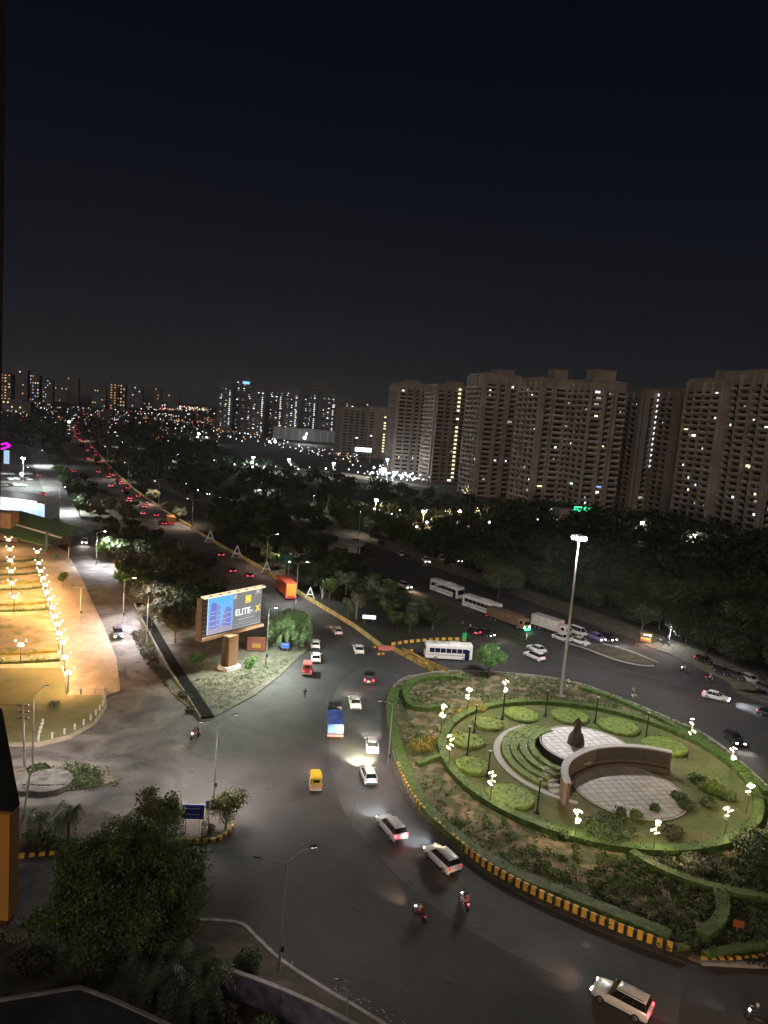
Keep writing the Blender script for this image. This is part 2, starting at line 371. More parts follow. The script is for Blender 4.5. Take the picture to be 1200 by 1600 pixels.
poly_flat('platform_island', GP([(-60, 1236), (-60, 1198), (60, 1197), (120, 1199), (168, 1207), (190, 1217), (165, 1228), (110, 1236), (40, 1240)]), K, dust, -0.03)
poly_flat('sign_island', GP([(248, 1280), (300, 1270), (345, 1264), (366, 1280), (358, 1306), (330, 1316), (262, 1316)]), K, ground_mat('near_ground', (0, 0, 0), (0, 0, 0), (0, 0, 0), 1, 1), -0.03)
mb = MB()
for c_, r_, h_ in ((G(74, 1226), 2.7, 0.55), (G(46, 1229), 2.0, 0.45)): mb.lathe([(r_, 0), (r_, h_), (r_ * .98, h_ + .05)], 28, c_)
for k in range(9):
    p_ = G(40 + k * 7.5, 1233 - abs(k - 4) * .3); mb.box((p_[0], p_[1] - .2, .35), (.35, .3, .7))
solid('concrete_platform', mb, mat('old_concrete', (.12, .11, .10), .9, var=.45, scale=.9), 'low round concrete platform overgrown with weeds on the small island beside the left street', 'platform')
mb = MB()
for k in range(70):
    p_ = G(130 + R.uniform(-60, 55), 1214 + R.uniform(-10, 14)); s_ = R.uniform(.1, .35)
    mb.ell((p_[0], p_[1], K), (s_, s_ * .8, s_ * .45), 6, 4)
setp(link('rubble', mb.mesh('rubble', mat('rubble_m', (.09, .08, .065), .9, var=.4, scale=1))), 'loose rubble and stones around the round concrete platform', 'rubble', kind='stuff')

# roundabout
kerb_px = [(640, 1059), (620, 1070), (606, 1092), (606, 1130), (620, 1200), (650, 1260), (700, 1310), (750, 1352), (800, 1383), (860, 1412), (960, 1455), (1072, 1497)]
kerb_l = smooth_path(GP(kerb_px), 8)
top_px = [(640, 1059), (700, 1050), (790, 1053), (880, 1064), (950, 1085), (1040, 1122), (1110, 1155), (1200, 1232), (1290, 1330), (1330, 1440), (1260, 1506), (1095, 1507)]
kerb_t = smooth_path(GP(top_px), 6)
rb_poly = kerb_t + list(reversed(kerb_l))[:-1]
poly_flat('roundabout_bed', rb_poly, 0.22, bed_soil, -0.03)
RC = (31.2, 95.2); RR = 20.6
def circle(c, r, n=48, a0=0, a1=2 * PI): return [(c[0] + r * math.cos(a0 + (a1 - a0) * k / n), c[1] + r * math.sin(a0 + (a1 - a0) * k / n)) for k in range(n + (0 if a1 - a0 > 6.28 else 1))]
poly_flat('roundabout_lawn', circle(RC, RR - 0.4), 0.28, lawn_m, 0.1)
# kerb: concrete gutter, plain upper stretch and painted blocks
struct('inner_lane', sheet(MB(), kerb_l, -.7, -8.6, 0.004), ground_mat('asphalt_lane', (0.046, 0.046, 0.048), (0.068, 0.067, 0.068), (0.034, 0.033, 0.033), 0.12, 0.3, rough=.75, bump=.2))
struct('gutter', strip(MB(), kerb_l, -0.75, -0.05, 0.0, 0.10), mat('gutter_concrete', (0.07, 0.062, 0.055), 0.9, var=0.3, scale=1.5))
struct('roundabout_kerb', strip(strip(MB(), kerb_t, -0.25, 0.15, 0.0, 0.32), kerb_l[:41], -0.05, 0.25, 0.0, 0.55), concrete)
kb = thing('striped_kerb', 'yellow and black striped kerb wall along the near edge of the roundabout', 'kerb')
def block_mesh(m_, w=.5, d=.32, h=.88):
    b = MB(); b.loft([[(-w / 2, -d / 2, z_), (w / 2, -d / 2, z_), (w / 2, d / 2, z_), (-w / 2, d / 2, z_)] for z_ in (0.1, h - .04)] + [[(-w / 2 + .04, -d / 2 + .04, h), (w / 2 - .04, -d / 2 + .04, h), (w / 2 - .04, d / 2 - .04, h), (-w / 2 + .04, d / 2 - .04, h)]])
    return b.mesh('kerb_block', m_)
ky, kk = block_mesh(yellow_p), block_mesh(black_p, .38)
def kerb_blocks(path, parent, step=.84, skip=None, sc=1.0):
    pts = resample(path, step)
    for i in range(len(pts) - 1):
        a, b = pts[i], pts[i + 1]; an = math.atan2(b[1] - a[1], b[0] - a[0])
        if skip and skip(i): continue
        dx_, dy_ = math.cos(an) * step, math.sin(an) * step
        jit = R.uniform(-.015, .015)
        link('kerb_block', ky, parent, (a[0] + dx_ * .27, a[1] + dy_ * .27, 0), an + jit, (step / .84, 1, sc + R.uniform(-.03, .03)))
        link('kerb_block', kk, parent, (a[0] + dx_ * .77, a[1] + dy_ * .77, 0), an - jit, (step / .84, 1, sc + R.uniform(-.05, .0)))
kerb_blocks(offset(kerb_l[32:], 0.12), kb)
kb2 = thing('striped_kerb', 'short far stretch of striped kerb past the gap, at the right edge', 'kerb')
kerb_blocks(smooth_path(GP([(1096, 1503), (1150, 1502), (1215, 1496)]), 5), kb2, .8, sc=.5)
for lab, pts, st in (('yellow and black kerb behind the white bus at the garden edge', [(612, 1009), (650, 1004), (700, 1001), (738, 1003)], 1.5),
                     ('short striped kerb stub by the pink barrier at the road split', [(584, 1013), (600, 1010)], .9),
                     ('yellow striped kerb stub below the pink barrier', [(590, 1024), (608, 1022)], .9),
                     ('small striped kerb beside the rear of the white bus', [(634, 1019), (652, 1017)], 1.0),
                     ('orange and black striped kerb of the small blue sign island', [(268, 1316), (330, 1316), (350, 1308), (362, 1296), (366, 1280)], .8),
                     ('faded orange kerb at the palm garden strip on the far left', [(30, 1341), (70, 1338), (105, 1334)], .9)):
    kerb_blocks(smooth_path(GP(pts), 4), thing('striped_kerb', lab, 'kerb'), st, sc=.5 if st < 1.4 else .8)
# splitter: two lines of yellow slabs with a trough between
sp = thing('splitter_barrier', 'pair of long yellow concrete barriers splitting the road left of the parked white bus', 'barrier')
for a_, b_, w_ in (((612, 1015), (688, 1056), .55), ((628, 1018), (702, 1053), .5), ((640, 1022), (673, 1045), .9)):
    P_ = resample([G(*a_), G(*b_)], 2.2)
    for i in range(len(P_) - 1):
        a, b = P_[i], P_[i + 1]; an = math.atan2(b[1] - a[1], b[0] - a[0])
        link('barrier_block', MATS.get('_bb') or MATS.setdefault('_bb', MB().loft([[(-1.05, -.3, 0), (1.05, -.3, 0), (1.05, .3, 0), (-1.05, .3, 0)], [(-1.0, -.14, .75), (1.0, -.14, .75), (1.0, .14, .75), (-1.0, .14, .75)]]).mesh('barrier_block', mat('barrier_paint', (0.38, 0.25, 0.07), .8, var=.35, scale=1.2))), sp, ((a[0] + b[0]) / 2, (a[1] + b[1]) / 2, 0), an, (1, w_ * 1.6, 1))
del MATS['_bb']
mb = MB(); p_ = G(604, 1016); mb.box((p_[0], p_[1], .45), (3.2, .5, .9), .1)
solid('plastic_barrier', mb, mat('pink_plastic', (.55, .16, .14), .5), 'faded pink plastic barrier at the tip of the road split', 'barrier')
# parapet along the main road
pw = thing('roadside_parapet', 'long low yellowish parapet running along the right side of the main road', 'wall')
PP = resample(r2[:62], 4.0); pm = MB().loft([[(-1.97, -.28, 0), (1.97, -.28, 0), (1.97, .28, 0), (-1.97, .28, 0)], [(-1.97, -.18, .85), (1.97, -.18, .85), (1.97, .18, .85), (-1.97, .18, .85)]])
pmesh = pm.mesh('parapet_block', mat('parapet_paint', (0.42, 0.33, 0.13), .8, var=.3, scale=.8, obj_var=.15))
for i in range(min(len(PP) - 1, 200)):
    a, b = PP[i], PP[i + 1]
    link('parapet_block', pmesh, pw, ((a[0] + b[0]) / 2, (a[1] + b[1]) / 2, 0), math.atan2(b[1] - a[1], b[0] - a[0]))
# drain beside the service road
dp = smooth_path(GP([(320, 1124), (300, 1092), (270, 1046), (245, 1003), (228, 972), (215, 945)]), 5)
dr = thing('drain_wall', 'drain with its shade painted black and a pale concrete lip cutting down to the tip of the billboard island', 'drain')
link('concrete_lip', strip(MB(), dp, .55, .80, .1, .55).mesh('concrete_lip', mat('old_lip', (.16, .145, .125), .9, var=.4, scale=1)), dr)
link('channel_shade', strip(MB(), dp, -1.3, .5, .1, .42).mesh('channel_shade', mat('drain_shade_black', (.006, .006, .006), .95, spec=.1)), dr)  # solid black band stands in for the shade down the drain

seam = mat('tar_seam', (.012, .011, .011), .6)
mb = MB()
for P_ in (offset(kerb_l, -8.7), GP([(300, 1180), (420, 1160), (520, 1175)]), GP([(380, 1460), (470, 1390), (540, 1290), (560, 1240)]), GP([(620, 1560), (720, 1450), (860, 1490), (960, 1530)]), GP([(740, 1440), (830, 1470), (1000, 1520)]), GP([(915, 1470), (905, 1520), (900, 1600)]), GP([(470, 1120), (500, 1070), (560, 1050)]), GP([(880, 1035), (1000, 1075), (1130, 1130), (1230, 1190)])):
    sheet(mb, resample(smooth_path(P_, 5), 1.0) if len(P_) < 20 else P_, -.05, .05, 0.014)
struct('road_seams', mb, seam)
for px, py in ((916, 1478), (640, 1380), (470, 1320), (420, 1230), (560, 1420), (700, 1530), (300, 1205)):
    x, y = G(px, py); setp(link('manhole_cover', MB().lathe([(.42, 0), (.42, .02), (.36, .025)], 16).mesh('manhole_cover', mat('cast_iron', (.02, .02, .02), .5)), None, (x, y, .008)), 'round iron manhole cover set in the junction asphalt', 'manhole cover', 'manhole covers in the junction')
rg = random.Random(77); mb = MB()
for _ in range(130):
    px, py = rg.choice(((rg.uniform(440, 640), 0), (rg.uniform(650, 1060), 1), (rg.uniform(60, 320), 2))); 
    if py == 0: py = 1500 + (px - 440) * .55 + rg.uniform(-10, 4)
    elif py == 1: py = 1262 + (px - 650) * .56 + rg.uniform(4, 22)
    else: py = 1150 + rg.uniform(-30, 40)
    x, y = G(px, py); s_ = rg.uniform(.03, .09); mb.ell((x, y, .03), (s_, s_ * .7, s_ * .4), 5, 3)
setp(link('litter', mb.mesh('litter', mat('litter_pale', (.4, .38, .34), .8))), 'scraps of litter and small stones along the kerbs', 'litter', kind='stuff')
# ------------------------------------------------------------------ foliage kits
def leaves(lobes, n, size, flat=0.35, shell=0.45, rng=NR, aspect=1.8):
    """leaf-clump quads through ellipsoid lobes [(cx,cy,cz,rx,ry,rz)]"""
    L_ = np.array(lobes, float); w = (L_[:, 3] * L_[:, 4] * L_[:, 5]) ** (2 / 3); idx = rng.choice(len(L_), n, p=w / w.sum())
    d = rng.normal(size=(n, 3)); d /= np.linalg.norm(d, axis=1)[:, None]
    r = (shell + (1 - shell) * rng.random(n)) * (1 + .12 * rng.normal(size=n))
    p = L_[idx, :3] + d * L_[idx, 3:] * r[:, None]
    nrm = d + rng.normal(size=(n, 3)) * .7 + np.array([0, 0, flat]); nrm /= np.linalg.norm(nrm, axis=1)[:, None]
    t = np.cross(nrm, rng.normal(size=(n, 3))); t /= np.linalg.norm(t, axis=1)[:, None]; b = np.cross(nrm, t)
    s = size * (.6 + .8 * rng.random(n))[:, None]; t = t * s * aspect / 1.4; b = b * s / 1.4
    return np.stack([p - t, p - b * .8, p + t, p + b * .8], 1)
def trunk_mb(h, r, limbs, rng, spread):
    m_ = MB(); m_.tube([(0, 0, 0), (.04 * h, .02 * h, h * .5), (0, .03 * h, h)], [r, r * .75, r * .45], 7)
    for k in range(limbs):
        a = k * 2.4 + rng.uniform(-.4, .4); z0 = h * rng.uniform(.5, .95); l = spread * rng.uniform(.5, .8)
        m_.tube([(0, 0, z0), (math.cos(a) * l * .5, math.sin(a) * l * .5, z0 + l * .45), (math.cos(a) * l, math.sin(a) * l, z0 + l * .75)], [r * .4, r * .25, r * .08], 5)
    return m_
def tree_kit(seed, H_=8.0, W=4.0, n=900, size=.42, leaf=leaf_dark, bk=bark, nl=9, trunk=.38, drop=0.0, r=.22):
    rg = random.Random(seed); nr = np.random.default_rng(seed); lobes = [(0, 0, H_ * (.62 - drop), W * .6, W * .6, H_ * .25)]
    for k in range(nl):
        a = k * 2.399 + rg.uniform(-.5, .5); d = W * rg.uniform(.35, .72); z = H_ * rg.uniform(.48, .84) - drop * H_ * .6; q = W * rg.uniform(.28, .5)
        lobes.append((math.cos(a) * d, math.sin(a) * d, z, q, q, q * rg.uniform(.6, .85)))
    cr = quad_mesh('crown', leaves(lobes, n, size, rng=nr), leaf)
    return [('trunk', trunk_mb(H_ * trunk + .6, r, 5, rg, W * .8).mesh('trunk', bk), None), ('crown', cr, None)]
def frond(m_, base, a, length, rise, droop, w=.35, leafn=14):
    """one palm frond: rachis with two rows of leaflets"""
    P_ = []
    for k in range(leafn + 1):
        t = k / leafn; d = length * t
        P_.append(Vector((base[0] + math.cos(a) * d * (1 - .15 * t), base[1] + math.sin(a) * d * (1 - .15 * t), base[2] + rise * math.sin(t * PI * .75) - droop * t * t * t)))
    sd = Vector((-math.sin(a), math.cos(a), 0))
    for k in range(1, leafn):
        p, q = P_[k], P_[k + 1]; l = w * length * .55 * math.sin(PI * (.12 + .86 * k / leafn)) ** .7; f = (q - p).normalized()
        for s in (-1, 1):
            tip = p + sd * s * l * .8 + f * l * .55 - Vector((0, 0, l * .35))
            m_.add([tuple(p), tuple(p + (q - p) * .6), tuple(tip)], [(0, 1, 2)])
    m_.tube([tuple(P_[0]), tuple(P_[leafn // 2]), tuple(P_[-1])], [.04, .025, .01], 3)
def palm_kit(seed, H_=5.0, L_=2.8, n=26, leaf=palm_leaf, bk=bark, r=.24, fw=.5):
    rg = random.Random(seed); m_ = MB()
    for k in range(n):
        el = rg.uniform(0, 1); frond(m_, (0, 0, H_), k * 2.399, L_ * rg.uniform(.85, 1.1), L_ * (.75 - .75 * el), L_ * (.25 + .75 * el), fw)
    t_ = MB(); t_.lathe([(r * 1.25, 0), (r, .4)] + [(r * (.92 if k % 2 else 1.05), .4 + (H_ - .6) * k / 8) for k in range(1, 9)] + [(r * 1.4, H_ - .1), (r * .6, H_ + .15)], 8)
    return [('trunk', t_.mesh('trunk', bk), None), ('crown', m_.mesh('crown', leaf), None)]
K_DARK = [tree_kit(s, 8.5, 4.3, 1500, .36) for s in (1, 2, 3)]
K_WOOD = [tree_kit(s, 8.5, 5.2, 2600, .34, leaf_dark, trunk=.25, drop=.08, nl=12) for s in (21, 22, 23)]
K_BROWN = [tree_kit(s, 8.0, 4.2, 1500, .36, leaf_brown) for s in (4, 5)]
K_MID = [tree_kit(s, 6.0, 2.9, 1400, .30, leaf_mid) for s in (6, 7)]
K_PALE = [tree_kit(s, 6.5, 3.2, 1500, .30, leaf_pale, pale_bark, nl=12) for s in (8, 9)]
K_YOUNG = [tree_kit(s, 3.6, 1.35, 420, .19, leaf_green, pale_bark, nl=6, r=.06) for s in (10, 11)]
K_ROUND = tree_kit(12, 6.4, 3.9, 5200, .20, leaf_green, bark, nl=14, trunk=.3)
K_PALM = [palm_kit(s) for s in (13, 14)]
K_PALMLIT = palm_kit(15, 5.5, 2.6, 34, leaf_pale, pale_bark)
K_PALMGRN = palm_kit(16, 5.5, 3.2, 34, mat('palm_green_lit', (.05, .22, .13), .6), bark)
def plant_tree(kit, px, py, label, group=None, sc=1.0, name='tree', cat='tree', z=0.0, h=None):
    x, y = G(px, py) if py is not None else px
    if h: sc *= h
    s = sc * R.uniform(.95, 1.05)
    return spawn(kit, name, label, cat, (x, y, z), R.uniform(0, 6.28), group, (s, s, s * R.uniform(.92, 1.08)))

# hedges: box core with leaf clumps over it
def hedge(path, w, h, label, name='hedge', leaf=leaf_hedge, dens=22, size=.13, z=.22, closed=False):
    P_ = resample(path + ([path[0]] if closed else []), .5)
    core = MB(); strip(core, P_, -w / 2 + .06, w / 2 - .06, z - .05, z + h - .05); n = int(len(P_) * .5 * dens * (w + 2 * h) * .6)
    seg = NR.integers(0, len(P_) - 1, n); A = np.array(P_)[seg]; B = np.array(P_)[seg + 1]; t = NR.random(n)[:, None]; c = A + (B - A) * t
    d = B - A; d /= np.maximum(np.linalg.norm(d, axis=1), 1e-6)[:, None]; nn = np.stack([-d[:, 1], d[:, 0]], 1)
    s = NR.random(n) * (w + 2 * h) - h - w / 2
    lat = np.clip(s, -w / 2, w / 2); zz = z + h - np.maximum(np.abs(s) - w / 2, 0)
    bumpy = .07 * np.sin(seg * .7) + .05 * np.sin(seg * 2.3 + 1) + NR.normal(size=n) * .05
    p = np.concatenate([c + nn * lat[:, None], (zz + bumpy)[:, None]], 1) + NR.normal(size=(n, 3)) * .03
    q = NR.normal(size=(n, 3)) * .45 + np.concatenate([nn * np.sign(lat)[:, None] * (np.abs(s) > w / 2)[:, None], (np.abs(s) < w / 2)[:, None] * 1.2], 1)
    q /= np.linalg.norm(q, axis=1)[:, None]; tt = np.cross(q, NR.normal(size=(n, 3))); tt /= np.linalg.norm(tt, axis=1)[:, None]; b = np.cross(q, tt)
    sz = size * (.6 + .8 * NR.random(n))[:, None]
    core.quads(np.stack([p - tt * sz, p - b * sz * .6, p + tt * sz, p + b * sz * .6], 1))
    return solid(name, core, leaf, label, 'hedge')
def mound(c, r, h, label, leaf=leaf_mound, z=.28, n=900, name='shrub_mound', group=None, cat='shrub', size=.14):
    m_ = MB(); m_.lathe([(r * .97, z - .05), (r * 1.0, z + h * .55), (r * .93, z + h * .85), (r * .5, z + h * .97), (r * .02, z + h * .9)], 20, c)
    a = NR.random(n) * 2 * PI; rr = np.sqrt(NR.random(n)) * r * 1.12; side = rr > r; rr = np.minimum(rr, r)
    # a swirl of slightly raised rows as clipped bedding
    zz = z + h * (.93 - .12 * (rr / r) ** 3) + .07 * np.sin(rr * 7 + a * 1.0); zz[side] = z + h * NR.random(side.sum()) * .9
    p = np.stack([c[0] + rr * np.cos(a), c[1] + rr * np.sin(a), zz], 1) + NR.normal(size=(n, 3)) * .04
    q = NR.normal(size=(n, 3)) * .4 + np.array([0, 0, 1.0]); q[side] += np.stack([np.cos(a[side]), np.sin(a[side]), 0 * a[side]], 1) * 1.5
    q /= np.linalg.norm(q, axis=1)[:, None]; tt = np.cross(q, NR.normal(size=(n, 3))); tt /= np.linalg.norm(tt, axis=1)[:, None]; b = np.cross(q, tt)
    sz = size * (.6 + .8 * NR.random(n))[:, None]
    m_.quads(np.stack([p - tt * sz, p - b * sz * .6, p + tt * sz, p + b * sz * .6], 1))
    return solid(name, m_, leaf, label, cat, group=group)
def shrub(c, r, h, label, leaf=leaf_mid, n=500, group=None, z=.25, name='shrub', size=.16):
    lobes = [(c[0] + R.uniform(-.4, .4) * r, c[1] + R.uniform(-.4, .4) * r, z + h * R.uniform(.35, .6), r * .62, r * .62, h * .5) for _ in range(5)]
    o = link(name, quad_mesh(name, leaves(lobes, n, size), leaf)); return setp(o, label, 'shrub', group)

def in_area0(poly, n, rng=random.Random(3)):
    xs = [p[0] for p in poly]; ys = [p[1] for p in poly]; out = []
    while len(out) < n:
        x, y = rng.uniform(min(xs), max(xs)), rng.uniform(min(ys), max(ys)); ins = False; j = len(poly) - 1
        for i in range(len(poly)):
            if (poly[i][1] > y) != (poly[j][1] > y) and x < (poly[j][0] - poly[i][0]) * (y - poly[i][1]) / (poly[j][1] - poly[i][1]) + poly[i][0]: ins = not ins
            j = i
        if ins: out.append((x, y))
    return out
# ------------------------------------------------------------------ roundabout planting
hedge(smooth_path(GP([(618, 1082), (612, 1108), (613, 1138), (624, 1185), (642, 1228), (668, 1272), (710, 1312), (760, 1348), (820, 1381), (900, 1413), (980, 1445), (1052, 1476)]), 6), 1.5, .7, 'long clipped hedge following the inside of the striped roundabout kerb')
hedge(smooth_path(circle(RC, RR), 1), 1.3, .75, 'circular clipped hedge ringing the central lawn', closed=True)
hedge(smooth_path(GP([(700, 1107), (665, 1112), (643, 1108), (634, 1092), (638, 1076), (658, 1066), (700, 1062), (728, 1066)]), 5), 1.2, .7, 'hedge loop enclosing the pale bed at the upper left of the roundabout')
hedge(smooth_path(GP([(905, 1078), (960, 1096), (1020, 1122), (1065, 1146), (1110, 1172), (1155, 1204), (1200, 1245)]), 5), 1.1, .6, 'hedge beside the bus road along the far edge of the roundabout')
hedge(smooth_path(GP([(985, 1340), (1020, 1360), (1060, 1378), (1110, 1394), (1160, 1406), (1230, 1418)]), 5), 1.1, .7, 'dark hedge curving across the shaded lower right beds')
hedge(smooth_path(GP([(1122, 1398), (1128, 1425), (1120, 1452), (1092, 1474)]), 5), 1.3, .8, 'short dark hedge bending down towards the kerb gap')
hedge(smooth_path(GP([(1145, 1312), (1175, 1309), (1230, 1310)]), 4), 1.0, .7, 'hedge stub leaving the ring hedge towards the right edge')
hedge(smooth_path(GP([(652, 1200), (672, 1192), (690, 1186)]), 4), 1.0, .6, 'short hedge joining the ring hedge on its left')
hedge(smooth_path(GP([(1100, 1500), (1150, 1490), (1220, 1484)]), 4), .9, .5, 'low hedge behind the short striped kerb on the right')
hedge(smooth_path(GP([(1040, 1498 - 14), (1060, 1486), (1075, 1485)]), 3), .6, .4, 'weedy hedge end at the kerb gap')
for px, py, r_, lab in ((797, 1247, 3.0, 'broad round shrub bed nearest the lamp left of the curved wall'), (738, 1199, 2.4, 'round shrub bed on the left of the lawn, darker than its neighbours'), (730, 1160, 2.5, 'round shrub bed on the left beside a black lamp post'),
                        (763, 1133, 2.4, 'small round shrub bed near the top left of the ring hedge'), (815, 1119, 2.7, 'bright green round shrub bed at the top of the lawn'), (890, 1121, 3.0, 'round shrub bed directly above the statue terrace'),
                        (966, 1137, 3.2, 'round shrub bed right of the statue under a black lamp post'), (1038, 1168, 3.2, 'round shrub bed right of the curved wall end')):
    mound(G(px, py, .3), r_, .55, lab)
for px, py, r_, h_, lab, lf in ((945, 1300, 3.8, 1.4, 'large billowing bush at the near edge of the tiled plaza', leaf_mid), (884, 1309, 1.1, .9, 'small dark bush left of the large plaza bush', leaf_mid), (1112, 1238, 1.9, 1.6, 'tall bright bush right of the tiled plaza', leaf_mound),
                                (1090, 1222, 1.3, 1.2, 'dark bush behind the plaza end', leaf_mid), (1105, 1258, 1.2, 1.0, 'rounded bush below the tall bright bush', leaf_mid), (1136, 1248, 1.3, 1.1, 'rounded bush right of the tall bright bush', leaf_mid),
                                (968, 1275, .9, 1.0, 'ball shaped bush on the plaza edge, left of three', leaf_mid), (992, 1277, .9, 1.1, 'ball shaped bush on the plaza edge, middle of three', leaf_mid), (1022, 1267, .8, .9, 'ball shaped bush on the plaza edge by the step', leaf_mid),
                                (1060, 1248, 1.2, 1.0, 'dark bush beside the plaza step', leaf_mid), (1072, 1262, 1.3, .9, 'wider dark bush below the plaza step', leaf_mid), (1050, 1305, 1.7, .8, 'brownish bush in the dry bed', leaf_brown),
                                (745, 1108, 2.0, .9, 'golden yellow shrub against the outside of the ring hedge', leaf_gold), (722, 1116, 1.6, .7, 'orange tinted shrub beside the golden one', leaf_gold),
                                (658, 1168, 2.3, .9, 'loose olive shrub in the sandy bed on the left', leaf_gold), (672, 1160, 1.4, .8, 'smaller olive shrub touching the ring hedge', leaf_gold),
                                (1190, 1345, 4.0, 2.2, 'large dark bush at the right edge of the shaded bed', leaf_dark), (1085, 1352, 1.8, 1.2, 'greyish bush in the shaded lower bed', leaf_pale)):
    shrub(G(px, py, .3), r_, h_, lab, lf, n=int(500 * r_ * r_ / 2 + 250), name='bush', size=.15)
# scattered bedding plants in the soil ring
qs = []
for _ in range(3400):
    a = R.uniform(0, 2 * PI); r_ = RR + .9 + (R.random() ** .8) * 14
    c_ = (RC[0] + math.cos(a) * r_, RC[1] + math.sin(a) * r_)
    u_ = (c_[0] - 3.3) ; 
    if c_[0] < 4.6 or c_[0] > 66: continue
    # keep inside the kerb polygon
    ins = False; j = len(rb_poly) - 1
    for i in range(len(rb_poly)):
        xi, yi = rb_poly[i]; xj, yj = rb_poly[j]
        if (yi > c_[1]) != (yj > c_[1]) and c_[0] < (xj - xi) * (c_[1] - yi) / (yj - yi) + xi: ins = not ins
        j = i
    if not ins: continue
    if math.sin(c_[0] * .45 + 1) * math.sin(c_[1] * .4) > .35 and c_[1] > 78: continue
    near_ = c_[1] < 78
    s_ = R.uniform(.18, .42) * (1.5 if near_ else 1)
    qs.append((c_[0], c_[1], .25 + s_ * .4, s_, s_, s_ * .6))
setp(link('bedding_plants', quad_mesh('bedding_plants', leaves(qs, 26000, .11), leaf_hedge)), 'low scattered bedding plants in the soil around the ring hedge', 'plants', kind='stuff')
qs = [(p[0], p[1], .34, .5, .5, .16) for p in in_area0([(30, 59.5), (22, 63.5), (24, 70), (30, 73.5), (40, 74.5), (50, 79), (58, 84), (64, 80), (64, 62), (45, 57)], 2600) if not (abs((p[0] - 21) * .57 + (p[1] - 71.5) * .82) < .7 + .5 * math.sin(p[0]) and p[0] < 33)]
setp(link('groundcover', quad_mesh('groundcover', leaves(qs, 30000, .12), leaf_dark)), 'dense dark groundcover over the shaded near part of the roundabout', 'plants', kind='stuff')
qs = [(RC[0] + (RR - .8) * math.sqrt(R.random()) * math.cos(a), RC[1] + (RR - .8) * math.sqrt(R.random()) * math.sin(a), .28, .5, .5, .06) for a in (R.uniform(0, 6.283) for _ in range(2600))]
setp(link('lawn_grass', quad_mesh('lawn_grass', leaves(qs, 15000, .055, aspect=2.5), leaf_hedge)), 'short tufts of grass over the roundabout lawn', 'grass', kind='stuff')

# plaza, terraces, wall, statue
def tiled_disc(name, label, c, r, ztop, ang, tx, ty, mid, skirt, clip=None):
    def cl(p):
        if clip is None: return p
        d_ = math.hypot(p[0] - clip[0], p[1] - clip[1])
        return p if d_ >= clip[2] else (clip[0] + (p[0] - clip[0]) * clip[2] / d_, clip[1] + (p[1] - clip[1]) * clip[2] / d_)
    t = thing(name, label, 'plaza', (c[0], c[1], 0))
    link('base', MB().prism([cl(p) for p in circle((0, 0), r + .12, 64)], .1, ztop - .05).mesh('base', skirt), t)
    link('edging', strip(MB(), circle((0, 0), r, 48) + [(r, 0)] if clip is None else [p for p in circle((0, 0), r, 48, math.radians(-38), math.radians(250)) if cl(p) == p], -.16, .0, ztop - .05, ztop + .03).mesh('edging', stone_lt), t)
    ca, sa = math.cos(ang), math.sin(ang); n = int(r / min(tx, ty)) + 2; full = MB().loft([[(-tx / 2 + .045, -ty / 2 + .045, -.05), (tx / 2 - .045, -ty / 2 + .045, -.05), (tx / 2 - .045, ty / 2 - .045, -.05), (-tx / 2 + .045, ty / 2 - .045, -.05)], [(-tx / 2 + .05, -ty / 2 + .05, 0), (tx / 2 - .05, -ty / 2 + .05, 0), (tx / 2 - .05, ty / 2 - .05, 0), (-tx / 2 + .05, ty / 2 - .05, 0)]]).mesh('paving_tile', mid)
    rc = r - .18
    for i in range(-n, n + 1):
        for j in range(-n, n + 1):
            cs = [((i + a) * tx, (j + b) * ty) for a, b in ((-.46, -.46), (.46, -.46), (.46, .46), (-.46, .46))]
            ins = [math.hypot(*q) < rc for q in cs]
            if all(ins) and all(cl(q) == q for q in cs):
                x_, y_ = i * tx, j * ty
                link('paving_tile', full, t, (x_ * ca - y_ * sa, x_ * sa + y_ * ca, ztop + .02 + R.uniform(-.006, .006)), ang)
            elif any(ins) or math.hypot(i * tx, j * ty) < rc:
                # cut tile: clip the square by the circle
                poly = []
                for k in range(4):
                    a, b = cs[k], cs[(k + 1) % 4]
                    for s in range(8):
                        t_ = s / 8; q = (a[0] + (b[0] - a[0]) * t_, a[1] + (b[1] - a[1]) * t_); d = math.hypot(*q)
                        if d > rc: q = (q[0] * rc / d, q[1] * rc / d)
                        poly.append(cl(q))
                area = abs(sum(poly[k][0] * poly[(k + 1) % 32][1] - poly[(k + 1) % 32][0] * poly[k][1] for k in range(32))) / 2
                if area < .08: continue
                pp = [poly[0]]
                for q in poly[1:]:
                    if math.hypot(q[0] - pp[-1][0], q[1] - pp[-1][1]) > .03: pp.append(q)
                if len(pp) < 3: continue
                pp = [(q[0] * ca - q[1] * sa, q[0] * sa + q[1] * ca) for q in pp]
                link('paving_tile', MB().prism(pp, -.05, 0).mesh('paving_tile', mid), t, (0, 0, ztop + .02))
    return t
tile_w = mat('white_tile', (.58, .57, .55), .55, var=.1, scale=1.5, obj_var=.10)
tile_g = mat('grey_tile', (.34, .31, .275), .6, var=.12, scale=1.2, obj_var=.12)
grout = mat('dark_grout', (.06, .052, .045), .8)
tiled_disc('statue_terrace', 'raised round white tiled terrace around the statue, behind the curved wall', (31.0, 98.0), 6.3, 1.5, .30, 1.15, .95, tile_w, grout, (36.9 - 31.0, 84.2 - 98.0, 12.1))
tiled_disc('sunken_plaza', 'round beige tiled plaza in front of the curved wall', (34.0, 88.1), 6.9, .45, .22, 1.05, 1.0, tile_g, grout)
mb = MB(); q_ = G(1035, 1266, .3); mb.box((q_[0], q_[1], .36), (2.6, 1.3, .12), .75); q_ = G(1048, 1258, .3); mb.box((q_[0], q_[1], .32), (2.2, 1.2, .12), .75)
solid('entry_step', mb, tile_g, 'pair of pale slabs stepping off the near side of the beige plaza', 'step')
